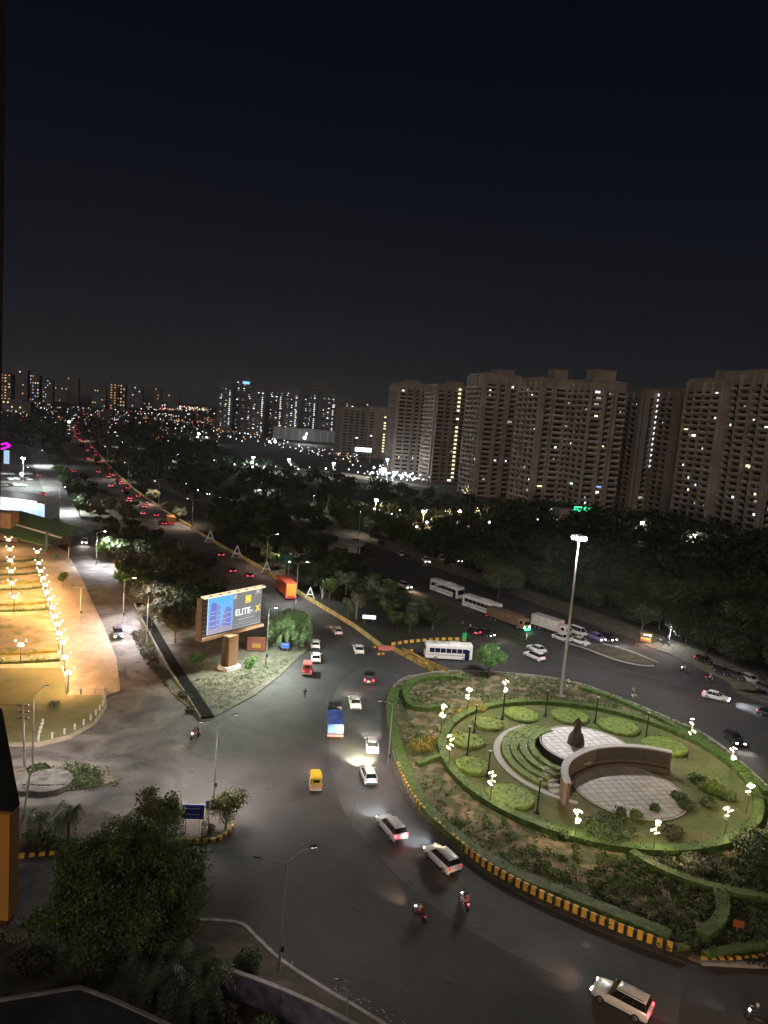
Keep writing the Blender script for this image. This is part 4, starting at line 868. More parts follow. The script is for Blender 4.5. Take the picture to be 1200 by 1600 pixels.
# garden pavilion strip
x, y = G(538, 862); solid('pavilion', MB().box((0, 0, 3.2), (13, 7, .35), -.15).box((-5, 2, 1.5), (.3, .3, 3)).box((5, -2, 1.5), (.3, .3, 3)).box((-5, -2, 1.5), (.3, .3, 3)).box((5, 2, 1.5), (.3, .3, 3)).box((0, 1, 1.2), (9, 3, 2.2), -.15), mat('roof_concrete', (.30, .29, .27), .8, var=.2, scale=.5), 'flat roofed garden building between the bus road and the garden trees', 'building', (x, y, 0))

# ------------------------------------------------------------------ vehicles
wheel_t = MB(); wheel_t.lathe([(.20, -.11), (.33, -.11), (.345, -.06), (.345, .06), (.33, .11), (.20, .11)], 14)
wheel_t.v = [(x, z, y) for x, y, z in wheel_t.v]; wheel_t.f = [tuple(reversed(f)) for f in wheel_t.f]; wheel_me = wheel_t.mesh('wheel', tyre_m)
rim_t = MB(); rim_t.lathe([(.05, -.12), (.21, -.115), (.21, .115), (.05, .12)], 10); rim_t.v = [(x, z, y) for x, y, z in rim_t.v]; rim_me = rim_t.mesh('rim', rim_m)
_kits = {}
def paint(c): return mat('car_paint_%02d%02d%02d' % tuple(int(v * 99) for v in c), c, .28, metal=.15, spec=.5)
def car_kit(kind, c, front, rear, blackroof=False):
    key = (kind, c, front, rear, blackroof)
    if key in _kits: return _kits[key]
    Lh, W2, zb_, belt, hood, roof = {'suv': (2.28, .92, .30, 1.12, 1.02, 1.72), 'hatch': (1.95, .84, .22, .98, .90, 1.50), 'sedan': (2.22, .87, .22, .96, .88, 1.46), 'van': (2.2, .85, .25, 1.1, 1.0, 1.9)}[kind]
    bm = paint(c); nose = hood - .12; tail = belt + .02 if kind != 'sedan' else belt
    def ring(x, w, z0, z1, crown=.03):
        return [(x, -w * .93, z0), (x, -w, z0 + .14), (x, -w, z0 + (z1 - z0) * .62), (x, -w * .96, z1 - .05), (x, -w * .84, z1), (x, 0, z1 + crown), (x, w * .84, z1), (x, w * .96, z1 - .05), (x, w, z0 + (z1 - z0) * .62), (x, w, z0 + .14), (x, w * .93, z0)]
    b = MB(); b.loft([ring(-Lh, W2 * .86, zb_ + .12, tail - .22), ring(-Lh + .12, W2 * .95, zb_, tail - .02), ring(-Lh * .6, W2, zb_, belt), ring(0, W2, zb_, belt), ring(Lh * .42, W2, zb_, belt - .02), ring(Lh * .72, W2 * .98, zb_, hood - .02), ring(Lh - .16, W2 * .92, zb_, nose), ring(Lh, W2 * .80, zb_ + .12, nose - .24)])
    body = b.mesh('body', bm, True)
    xr = {'suv': (-Lh + .14, -Lh + .42), 'hatch': (-Lh + .12, -Lh + .55), 'sedan': (-Lh + .62, -Lh + 1.15), 'van': (-Lh + .08, -Lh + .2)}[kind]
    xf = {'suv': (.95, .28), 'hatch': (.95, .25), 'sedan': (.95, .25), 'van': (1.55, 1.0)}[kind]
    wb, wt = W2 * .90, W2 * .70
    g1 = [(xr[0], -wb, belt - .02), (xf[0], -wb, belt - .02), (xf[0], wb, belt - .02), (xr[0], wb, belt - .02)]
    g2 = [(xr[1], -wt, roof - .05), (xf[1], -wt, roof - .05), (xf[1], wt, roof - .05), (xr[1], wt, roof - .05)]
    def qd(a, b_, c_, d_): m_ = MB(); m_.add([a, b_, c_, d_], [(0, 1, 2, 3)]); return m_
    kit = [('body', body, None)]
    kit.append(('windscreen', qd(g1[1], g1[2], g2[2], g2[1]).mesh('windscreen', glass_dark), None))
    kit.append(('rear_window', qd(g1[3], g1[0], g2[0], g2[3]).mesh('rear_window', glass_dark), None))
    kit.append(('side_windows', qd(g1[0], g1[1], g2[1], g2[0]).mesh('side_windows', glass_dark), None)); kit.append(('side_windows', qd(g1[2], g1[3], g2[3], g2[2]).mesh('side_windows', glass_dark), None))
    r = MB(); k_ = .9
    r.loft([[(xr[1] - .1, -wt * .98, roof - .06), (xr[1] + .0, -wt * .9, roof - .01), (xr[1], wt * .9, roof - .01), (xr[1] - .1, wt * .98, roof - .06)], [(xr[1] + .3, -wt * 1.0, roof - .05), (xr[1] + .3, -wt * .85, roof + .02), (xr[1] + .3, wt * .85, roof + .02), (xr[1] + .3, wt * 1.0, roof - .05)],
            [(xf[1] - .3, -wt * 1.0, roof - .05), (xf[1] - .3, -wt * .85, roof + .02), (xf[1] - .3, wt * .85, roof + .02), (xf[1] - .3, wt * 1.0, roof - .05)], [(xf[1] + .08, -wt * .96, roof - .07), (xf[1] + .02, -wt * .85, roof - .02), (xf[1] + .02, wt * .85, roof - .02), (xf[1] + .08, wt * .96, roof - .07)]])
    kit.append(('roof', r.mesh('roof', trim_m if blackroof else bm, True), None))
    p = MB()
    for a, b_ in zip(g1, g2): p.tube([a, b_], .035, 5)
    for s in (-1, 1):
        for t in (.38, .68):
            x0 = xr[0] + (xf[0] - xr[0]) * t; x1 = xr[1] + (xf[1] - xr[1]) * t; p.tube([(x0, s * (wb + .005), belt), (x1, s * (wt + .01), roof - .04)], .022 if kind != 'suv' else .04, 4)
    kit.append(('pillars', p.mesh('pillars', trim_m if kind == 'suv' else bm), None))
    kit.append(('front_bumper', MB().box((Lh - .03, 0, zb_ + .16), (.16, W2 * 1.55, .26)).mesh('front_bumper', trim_m), None)); kit.append(('rear_bumper', MB().box((-Lh + .03, 0, zb_ + .16), (.16, W2 * 1.6, .26)).mesh('rear_bumper', trim_m), None))
    for s in (-1, 1):
        kit.append(('headlight', MB().box((Lh - .10, s * W2 * .66, nose - .20), (.20, .34, .15), -s * .3).mesh('headlight', head_on if front else head_off), None))
        kit.append(('tail_light', MB().box((-Lh + .07, s * W2 * .76, tail - .20), (.14, .22, .30 if kind in ('suv', 'van') else .18)).mesh('tail_light', tail_on if rear else tail_dim), None))
        kit.append(('mirror', MB().ell((xf[0] - .1, s * (W2 + .12), belt + .04), (.08, .13, .08), 6, 4).mesh('mirror', bm), None))
        if kind == 'suv': kit.append(('roof_rail', MB().tube([(xr[1] + .1, s * wt * .92, roof + .05), (xf[1] - .1, s * wt * .92, roof + .05)], .025, 5).mesh('roof_rail', trim_m), None))
        kit.append(('sill', MB().box((0, s * W2 * .99, zb_ + .06), (Lh * 1.2, .06, .12)).mesh('sill', trim_m), None))
    kit.append(('number_plate', MB().box((-Lh - .045, 0, zb_ + .42), (.03, .5, .12)).mesh('number_plate', white_p), None))
    for s in (-1, 1):
        for x_ in (-Lh * .60, Lh * .62):
            kit.append(('wheel', wheel_me, None, (x_, s * (W2 - .10), .345))); kit.append(('rim', rim_me, len(kit) - 1))
    _kits[key] = kit
    return kit
WHITE, SILVER, BLACK, RED, DGREY = (.72, .72, .72), (.42, .42, .43), (.02, .02, .022), (.35, .03, .02), (.07, .07, .08)
def aim(px, py, fx, fy):
    a = G(px, py); b = G(fx, fy); return a, math.atan2(b[1] - a[1], b[0] - a[0])
def car(kind, c, px, py, fx, fy, label, front=1, rear=0, beam=0, group=None, cat='car', bcol=(1, .95, .85), blackroof=False, z=.012, name='car'):
    p, rz = aim(px, py, fx, fy); t = spawn(car_kit(kind, c, front, rear, blackroof), name, label, cat, (p[0], p[1], z), rz, group)
    if beam:
        for s in (-.6, .6): spot_light('headlight_beam', (2.4, s, .75), (1, s * .12, -.12), beam * 5, bcol, t, 66, 1.0, .12)
    if rear and (kind == 'suv' or beam) and p[1] < 260: point_light('tail_glow', (-2.9, 0, .8), 22, (1, .08, .08), t, .2)
    return t
car('suv', WHITE, 970, 1572, 925, 1548, 'large white SUV with black side windows and red tail lights at the bottom right', 1, 1, 130, bcol=(1, .7, .5))
car('suv', WHITE, 690, 1350, 668, 1329, 'white SUV following the kerb below the striped roundabout edge, nearest in the curve', 1, 0, 420, bcol=(.85, .95, 1))
car('suv', WHITE, 611, 1301, 590, 1276, 'white SUV with red glowing tail lamp, second in the curve along the kerb', 1, 1, 520, bcol=(.82, .95, 1))
car('hatch', WHITE, 575, 1217, 568, 1199, 'white hatchback throwing a yellowish beam ahead of it', 1, 0, 5000, bcol=(1, .95, .62))
car('sedan', SILVER, 581, 1169, 579, 1145, 'silver car nearest the left tip of the roundabout kerb', 1, 0, 350)
car('sedan', WHITE, 554, 1102, 550, 1083, 'white sedan with warm lit boot, below the dark SUV', 1, 0, 350, bcol=(1, .7, .5))
car('suv', BLACK, 576, 1064, 576, 1050, 'dark SUV with two bright red tail lights heading away in the junction', 0, 1)
car('sedan', WHITE, 560, 1019, 555, 1004, 'white sedan on the main road near the pink barrier', 1, 0, 300)
car('hatch', SILVER, 526, 990, 518, 979, 'small silver car farther up the main road by the yellow parapet', 1, 0, 260, bcol=(1, .7, .5))
car('hatch', WHITE, 492, 1011, 490, 1000, 'white car with orange glow nearest the weeping tree', 1, 0, 200, bcol=(1, .7, .5))
car('hatch', WHITE, 493, 1032, 492, 1020, 'small white car in line above the red auto rickshaw', 0, 0)
car('suv', WHITE, 834, 1030, 820, 1024, 'white SUV crossing at the end of the bus road, lower of two', 0, 0)
car('sedan', WHITE, 838, 1018, 824, 1012, 'white sedan right behind the lower SUV at the end of the bus road', 0, 0)
car('sedan', WHITE, 878, 1001, 892, 1006, 'white sedan left of the tall mast on the bus road', 0, 1)
car('sedan', WHITE, 906, 1006, 920, 1011, 'white sedan right of the tall mast on the bus road', 0, 0)
car('van', WHITE, 903, 992, 916, 997, 'white van parked behind the white sedans, right of the mast', 0, 0, name='van', cat='van')
car('suv', BLACK, 948, 1000, 960, 1005, 'dark SUV with lit white headlights beside the small lit police van', 1, 0, 500)
car('hatch', (.30, .20, .5), 933, 1000, 940, 1003, 'small dark van with magenta and white lights, left of the dark SUV', 1, 0, name='van', cat='van')
car('sedan', WHITE, 1118, 1093, 1138, 1098, 'white sedan driving right on the wide road with a bluish beam ahead', 1, 1, 900, bcol=(.85, .92, 1))
car('hatch', BLACK, 1203, 1122, 1225, 1130, 'dark car with pink tail light at the right edge of the wide road', 0, 1)
car('sedan', BLACK, 1146, 1158, 1166, 1176, 'dark sedan on the road behind the lit garden lamp at the right', 1, 0, 120)
car('suv', SILVER, 632, 919, 642, 923, 'silver SUV with warm headlights on the bus road', 1, 0, 380, bcol=(1, .65, .4))
car('sedan', BLACK, 757, 993, 772, 998, 'black sedan with white headlights beside the brown truck', 1, 0, 160)
car('hatch', BLACK, 738, 990, 730, 986, 'black hatchback with red tail light left of the black sedan', 0, 1)
for i, (px, py) in enumerate(((1128, 1053), (1150, 1060), (1172, 1066), (1196, 1062), (1100, 1036), (1196, 1080))):
    car('hatch', (BLACK, DGREY, SILVER, BLACK, BLACK, DGREY)[i], px, py, px + 18, py + 8, ('black car parked under the trees at the far road edge, leftmost of the row', 'dark grey car second in the parked row under the trees', 'silver car third in the parked row under the trees', 'black car parked deepest under the trees at the right edge', 'dark car with a red light parked apart, left of the row', 'dark grey car parked at the far right, nearest the road')[i], 0, i == 4, group='cars parked under the trees')
car('suv', DGREY, 184, 995, 188, 1008, 'dark car facing the viewer with both headlights on, on the left service road', 1, 0, 90, bcol=(1, .85, .75))
car('hatch', WHITE, 132, 849, 130, 856, 'white car with glaring headlights on the service road by the trees', 1, 0, 180)
for i, (px, py, fx, fy, c, rr, lab) in enumerate(((343, 869, 334, 862, BLACK, 1, 'dark car braking red on the main road, highest of three above the billboard'), (361, 894, 352, 886, BLACK, 1, 'black car with red lights on the main road, middle of three above the billboard'), (388, 902, 379, 893, BLACK, 1, 'dark red lit car on the main road, lowest of three above the billboard'),
        (222, 804, 214, 797, WHITE, 1, 'pale car with red lights in the queue, left of the white one'), (214, 818, 206, 812, WHITE, 1, 'white lit car at the edge of the tree island'), (243, 807, 236, 801, BLACK, 1, 'dark car with pink lights in the queue'), (255, 820, 248, 814, BLACK, 1, 'red lit car nearest the camera in the far queue'),
        (228, 790, 222, 785, WHITE, 1, 'white car with red lights midway in the far queue'), (202, 780, 197, 776, BLACK, 1, 'single red lit car left in the far queue'), (199, 764, 194, 760, BLACK, 1, 'red lit car high in the far queue'), (189, 757, 184, 753, WHITE, 1, 'pale red lit car high in the far queue'),
        (127, 760, 122, 755, BLACK, 1, 'red lit car on the slip road between the tree rows'), (115, 738, 111, 733, BLACK, 1, 'distant red lit car on the slip road'), (67, 774, 64, 768, RED, 1, 'red car on the far service road'), (82, 781, 78, 775, RED, 1, 'red car nearest the trees on the far service road'), (71, 787, 68, 781, WHITE, 1, 'white and red lit car on the far service road'), (60, 744, 57, 739, BLACK, 1, 'distant red lit car on the service road'))):
    car('hatch', c, px, py, fx, fy, lab, 0, rr)
for i in range(46):
    t_ = (i + .5) / 46; k_ = 12 + t_ * (len(r2) - 30); a_ = offset(r2, (3.2, 6.6, 10.0)[i % 3])[int(k_)]; b_ = offset(r2, (3.2, 6.6, 10.0)[i % 3])[int(k_) + 1]; f_ = k_ - int(k_)
    if a_[1] < 290: continue
    t = spawn(car_kit(('hatch', 'sedan', 'suv')[i % 3], (BLACK, WHITE, SILVER, RED)[i % 4], 0, 1), 'car', 'red lit car moving away in the stream on the receding main road', 'car', (a_[0] + (b_[0] - a_[0]) * f_, a_[1] + (b_[1] - a_[1]) * f_, .012), math.atan2(b_[1] - a_[1], b_[0] - a_[0]), 'stream of cars on the receding main road')
far = [(185, 751), (177, 744), (173, 742), (168, 738), (160, 732), (155, 723), (147, 706), (143, 700), (125, 690), (121, 684), (118, 678), (118, 672), (119, 666), (122, 661)]
for i, (px, py) in enumerate(far): car('hatch', (BLACK, WHITE, RED)[i % 3], px, py, px - 3, py - 3, 'tiny red lit car in the far queue on the main road', 0, 1, group='far queue of red tail lights')
for i, (px, py) in enumerate([(108, 690), (108, 684), (107, 678), (107, 672), (107, 666), (108, 661), (112, 655), (116, 650), (172, 668), (175, 664), (180, 676), (183, 682), (190, 692), (226, 722), (238, 727), (246, 731), (250, 735), (284, 753), (292, 757), (298, 761), (304, 764), (325, 773), (345, 779), (414, 818), (420, 820)]):
    car('hatch', (BLACK, WHITE, SILVER)[i % 3], px, py, px + 3, py + 5, 'tiny oncoming car with white headlights far up the roads', 1, 0, group='far oncoming headlights')
for i, (px, py) in enumerate([(310, 767), (627, 869), (636, 874), (665, 879), (690, 876), (700, 884), (716, 878), (556, 850), (596, 853)]):
    car(('van', 'suv')[i % 2], (WHITE, SILVER, BLACK)[i % 3], px, py, px + 5, py + 4, 'vehicle standing in the dark stretch of the bus road', i % 3 == 0, i % 3 == 2, group='vehicles in the dark stretch of the bus road')
for i in range(14): # car park by the left shops
    px, py = 8 + (i % 5) * 9, 742 + (i // 5) * 9; car('hatch', (WHITE, SILVER, BLACK)[i % 3], px, py, px + 4, py, 'car in the floodlit lot beside the shops at the far left', 0, 0, group='cars in the floodlit lot')
def bus_kit(L_, W_, H_, c, stripe, glassc, front=0, ac=True, nwin=7):
    b = MB(); hw = W_ / 2
    b.loft([[(x, -w, .45), (x, -w, H_ - .25), (x, -w * .86, H_), (x, w * .86, H_), (x, w, H_ - .25), (x, w, .45)] for x, w in ((-L_ / 2, hw * .94), (-L_ / 2 + .25, hw), (L_ / 2 - .35, hw), (L_ / 2, hw * .9))])
    kit = [('body', b.mesh('body', c), None)]
    for s in (-1, 1):
        pw_ = (L_ - 1.6) / nwin
        for k in range(nwin): kit.append(('window', MB().box((-L_ / 2 + .7 + pw_ * (k + .5), s * (hw + .015), H_ * .64), (pw_ - .1, .04, H_ * .26)).mesh('window', glassc), None))
        kit.append(('stripe', MB().box((0, s * (hw + .01), H_ * .36), (L_ - .8, .03, .12)).mesh('stripe', stripe), None))
        for x_ in (-L_ * .28, L_ * .33):
            kit.append(('wheel', wheel_me, None, (x_, s * (hw - .08), .48), 0)); kit.append(('rim', rim_me, len(kit) - 1))
        kit.append(('headlight', MB().box((L_ / 2, s * hw * .7, .8), (.1, .35, .2)).mesh('headlight', head_on if front else head_off), None)); kit.append(('tail_light', MB().box((-L_ / 2, s * hw * .8, 1.0), (.1, .2, .4)).mesh('tail_light', tail_dim), None))
    kit.append(('windscreen', MB().box((L_ / 2 - .0, 0, H_ * .60), (.12, W_ * .82, H_ * .36)).mesh('windscreen', glassc), None)); kit.append(('rear_window', MB().box((-L_ / 2, 0, H_ * .66), (.1, W_ * .7, H_ * .22)).mesh('rear_window', glassc), None))
    kit.append(('door', MB().box((L_ / 2 - 1.0, -hw - .02, H_ * .42), (.9, .05, H_ * .62)).mesh('door', glassc), None))
    if ac: kit.append(('air_conditioner', MB().loft([[(L_ * .02 + i, -hw * .6, H_), (L_ * .02 + i, -hw * .5, H_ + .28), (L_ * .02 + i, hw * .5, H_ + .28), (L_ * .02 + i, hw * .6, H_)] for i in (0, L_ * .22)]).mesh('air_conditioner', white_p), None))
    for k in (-.3, -.12): kit.append(('roof_hatch', MB().box((L_ * k, 0, H_ + .04), (.9, .8, .1)).mesh('roof_hatch', SILVER_m), None))
    return kit
SILVER_m = paint(SILVER); busw = mat('bus_white', (.70, .70, .70), .4, var=.05, scale=1); bluegl = mat('bus_glass_blue', (.008, .010, .055), .15)
def bus(kit, px, py, fx, fy, label, beam=0, name='bus', cat='bus', group=None, bs=(1, 1, 1)):
    p, rz = aim(px, py, fx, fy); t = spawn(kit, name, label, cat, (p[0], p[1], .015), rz, group, bs)
    return t
bus(bus_kit(9.0, 2.4, 3.2, busw, mat('stripe_grey', (.3, .3, .32), .5), bluegl), 699, 1030, 735, 1032, 'white bus with a dark blue window band standing across the slip behind the garden tree')
kb_ = bus_kit(11.0, 2.5, 3.4, busw, mat('stripe_dark', (.06, .06, .1), .5), glass_dark)
bus(kb_, 697, 930, 716, 937, 'white coach leftmost in the line of buses on the bus road')
bus(kb_, 752, 956, 772, 963, 'white coach with dark roof, second in the line, behind the brown truck', bs=(1.0, 1, .95))
def truck_kit(L_, W_, H_, body, cabc, tarp=None, ribs=True, front=0, rear=0, cabl=2.0, open_=False):
    hw = W_ / 2; cx0 = L_ / 2 - cabl; kit = []
    kit.append(('chassis', MB().box((0, 0, .75), (L_, W_ * .7, .25)).mesh('chassis', trim_m), None))
    kit.append(('cargo_box', (MB().box(((-L_ / 2 + cx0 - .2) / 2, 0, .95 + (H_ - .95) / 2), (cx0 - .2 + L_ / 2, W_, H_ - .95)).mesh('cargo_box', body)), None))
    if ribs:
        for s in (-1, 1):
            for k in range(9): kit.append(('side_rib', MB().box((-L_ / 2 + (cx0 - .2 + L_ / 2) * (k + .5) / 9, s * (hw + .03), .95 + (H_ - .95) / 2), (.1, .07, H_ - 1.0)).mesh('side_rib', body), None))
    if tarp: kit.append(('tarpaulin', MB().loft([[(x, -hw * 1.02, H_ - .5), (x, -hw * .9, H_ + .08 + .08 * math.sin(x * 3)), (x, 0, H_ + .22 + .06 * math.sin(x * 2)), (x, hw * .9, H_ + .08 + .07 * math.cos(x * 3)), (x, hw * 1.02, H_ - .5)] for x in [-L_ / 2 + .05 + (cx0 - .3 + L_ / 2) * k / 8 for k in range(9)]]).mesh('tarpaulin', tarp), None))
    kit.append(('cab', MB().loft([[(x, -hw * .92, .6), (x, -hw * .92, z1 - .15), (x, -hw * .8, z1), (x, hw * .8, z1), (x, hw * .92, z1 - .15), (x, hw * .92, .6)] for x, z1 in ((cx0, 2.6), (L_ / 2 - .5, 2.65), (L_ / 2, 2.2))]).mesh('cab', cabc), None))
    kit.append(('windscreen', MB().box((L_ / 2 - .04, 0, 1.9), (.2, W_ * .75, .65)).mesh('windscreen', glass_dark), None))
    for s in (-1, 1):
        kit.append(('side_window', MB().box((L_ / 2 - .9, s * hw * .925, 1.95), (.8, .04, .6)).mesh('side_window', glass_dark), None))
        kit.append(('headlight', MB().box((L_ / 2, s * hw * .7, .95), (.1, .3, .25)).mesh('headlight', head_on if front else head_off), None)); kit.append(('tail_light', MB().box((-L_ / 2 - .02, s * hw * .8, .85), (.1, .3, .2)).mesh('tail_light', tail_on if rear else tail_dim), None))
        for x_ in (-L_ * .36, -L_ * .24, L_ * .34): kit.append(('wheel', wheel_me, None, (x_, s * (hw - .12), .48), 0)); kit.append(('rim', rim_me, len(kit) - 1))
    kit.append(('rear_bumper', MB().box((-L_ / 2 - .1, 0, .7), (.2, W_, .3)).mesh('rear_bumper', mat('red_reflector', (.5, .05, .05), .4, emit=(1, .1, .12), es=.35)), None))
    return kit
bus(truck_kit(11.5, 2.5, 3.0, mat('brown_truck', (.16, .10, .065), .7, var=.2, scale=1), mat('cab_brown', (.25, .16, .10), .5), front=1), 793, 976, 815, 984, 'long brown open lorry with bright white and green front lights, right of the coaches', name='lorry', cat='truck')
p, rz = aim(793, 976, 815, 984); point_light('lorry_light', (p[0] + math.cos(rz) * 6.6, p[1] + math.sin(rz) * 6.6, .7), 60, (.1, 1, .35)); mb = MB().box((6.0, 0, .5), (.1, 1.8, .25))
o = link('green_light_bar', mb.mesh('green_light_bar', glow('green_led', (.05, 1, .3), 6)), bpy.data.objects['lorry'])
bus(truck_kit(9.5, 2.4, 3.3, mat('pale_pink_truck', (.50, .42, .42), .6, var=.15, scale=1), mat('pale_cab', (.60, .55, .55), .5)), 860, 988, 884, 996, 'pale lorry with ribbed cargo body directly left of the tall mast', name='lorry', cat='truck')
bus(truck_kit(11.0, 2.6, 4.1, mat('red_orange_side', (.42, .07, .03), .55, var=.15, scale=.8), mat('orange_cab', (.5, .2, .03), .5), rear=1), 445, 929, 431, 915, 'tall red and orange container truck on the main road behind the weeping tree', name='truck', cat='truck')
mb = MB(); mb.box((-5.54, 0, 2.5), (.06, 2.4, 3.0)); link('rear_door', mb.mesh('rear_door', mat('orange_door', (.62, .30, .05), .5, var=.1, scale=1)), bpy.data.objects['truck'])
bus(truck_kit(7.6, 2.2, 2.1, mat('blue_tarp', (.035, .085, .33), .5, var=.2, scale=1.2), mat('dark_cab', (.03, .03, .03), .5), tarp=mat('blue_tarp', (.035, .085, .33), .5, var=.2, scale=1.2), ribs=False, cabl=2.2), 522, 1138, 520, 1112, 'tractor lorry carrying a load under a bright blue tarpaulin', name='truck', cat='truck')
bus(truck_kit(9.0, 2.4, 3.0, mat('orange_lorry', (.5, .25, .08), .6), mat('orange_cab', (0, 0, 0))), 266, 818, 262, 813, 'orange backed truck at the end of the far queue', name='truck', cat='truck')
def auto_kit(roofc, bodyc, em=0):
    kit = [('body', MB().loft([[(x, -w, .3), (x, -w, h), (x, w, h), (x, w, .3)] for x, w, h in ((-1.3, .62, .95), (-1.1, .66, 1.05), (.1, .66, 1.0), (.6, .5, .95), (1.25, .22, .85), (1.4, .12, .6))]).mesh('body', bodyc), None)]
    kit.append(('canopy', MB().loft([[(x, -w, 1.62), (x, -w * .8, h), (x, w * .8, h), (x, w, 1.62)] for x, w, h in ((-1.3, .58, 1.72), (-1.0, .64, 1.80), (.3, .62, 1.80), (.75, .5, 1.66))]).mesh('canopy', roofc), None))
    kit.append(('rear_panel', MB().box((-1.28, 0, 1.28), (.06, 1.1, .7)).box((0, 0, 0), (.01, .01, .01)).mesh('rear_panel', roofc), None)); kit.append(('rear_window', MB().box((-1.325, 0, 1.36), (.03, .7, .3)).mesh('rear_window', glass_dark), None))
    kit.append(('windscreen', MB().loft([[(.72, -.48, 1.62), (.72, .48, 1.62), (.74, .48, 1.6), (.74, -.48, 1.6)], [(.98, -.36, .92), (.98, .36, .92), (1.0, .36, .92), (1.0, -.36, .92)]]).mesh('windscreen', glass_dark), None))
    for s in (-1, 1):
        kit.append(('canopy_post', MB().tube([(-1.25, s * .58, .9), (-1.25, s * .56, 1.65)], .03, 5).mesh('canopy_post', trim_m), None)); kit.append(('canopy_post', MB().tube([(.55, s * .5, .9), (.6, s * .5, 1.65)], .03, 5).mesh('canopy_post', trim_m), None))
        kit.append(('tail_light', MB().box((-1.33, s * .5, .75), (.05, .14, .12)).mesh('tail_light', tail_on if em else tail_dim), None)); kit.append(('wheel', wheel_me, None, (-.85, s * .55, .345), 0))
    kit.append(('wheel', wheel_me, None, (1.05, 0, .345), 0)); kit.append(('headlight', MB().ell((1.42, 0, .78), (.06, .12, .12), 8, 5).mesh('headlight', head_on), None)); kit.append(('bumper', MB().box((-1.38, 0, .42), (.08, 1.2, .16)).mesh('bumper', mat('cream', (.6, .5, .38), .5)), None))
    return kit
yel = mat('rickshaw_yellow', (.72, .48, .03), .45); grn = mat('rickshaw_lower', (.55, .38, .22), .5)
p, rz = aim(492, 1230, 489, 1206); t = spawn(auto_kit(yel, grn), 'auto_rickshaw', 'yellow topped auto rickshaw driving alone through the middle of the junction', 'auto rickshaw', (p[0], p[1], .01), rz, None, 1.12); spot_light('headlight_beam', (1.6, 0, .9), (1, .15, -.22), 2200, (1, .6, .4), t, 60, .8)
p, rz = aim(480, 1052, 481, 1038); spawn(auto_kit(mat('rick_red', (.45, .10, .10), .5), mat('rick_red', (0, 0, 0)), 1), 'auto_rickshaw', 'red lit auto rickshaw last in the line by the billboard island', 'auto rickshaw', (p[0], p[1], .01), rz, None, 1.25)

# ------------------------------------------------------------------ people and motorcycles
SKIN = mat('skin', (.30, .17, .11), .6); HAIR = mat('hair', (.012, .010, .010), .6)
def figure(joints, edges, cols, name='person'):
    """joints: {key:(x,y,z,r)}; cols: function(face centre) -> material index; one continuous skinned body"""
    me = bpy.data.meshes.new(name); ks = list(joints); ix = {k: i for i, k in enumerate(ks)}
    me.from_pydata([joints[k][:3] for k in ks], [(ix[a], ix[b]) for a, b in edges], [])
    o = bpy.data.objects.new('tmp', me); COL.objects.link(o)
    o.modifiers.new('s', 'SKIN'); sv = me.skin_vertices[0].data
    for k in ks: sv[ix[k]].radius = (joints[k][3], joints[k][3] * (joints[k][4] if len(joints[k]) > 4 else 1)); sv[ix[k]].use_root = (k == 'pelvis')
    sb_ = o.modifiers.new('u', 'SUBSURF'); sb_.levels = 1; sb_.render_levels = 1
    dg = bpy.context.evaluated_depsgraph_get(); me2 = bpy.data.meshes.new_from_object(o.evaluated_get(dg)); bpy.data.objects.remove(o)
    me2.name = name; return me2
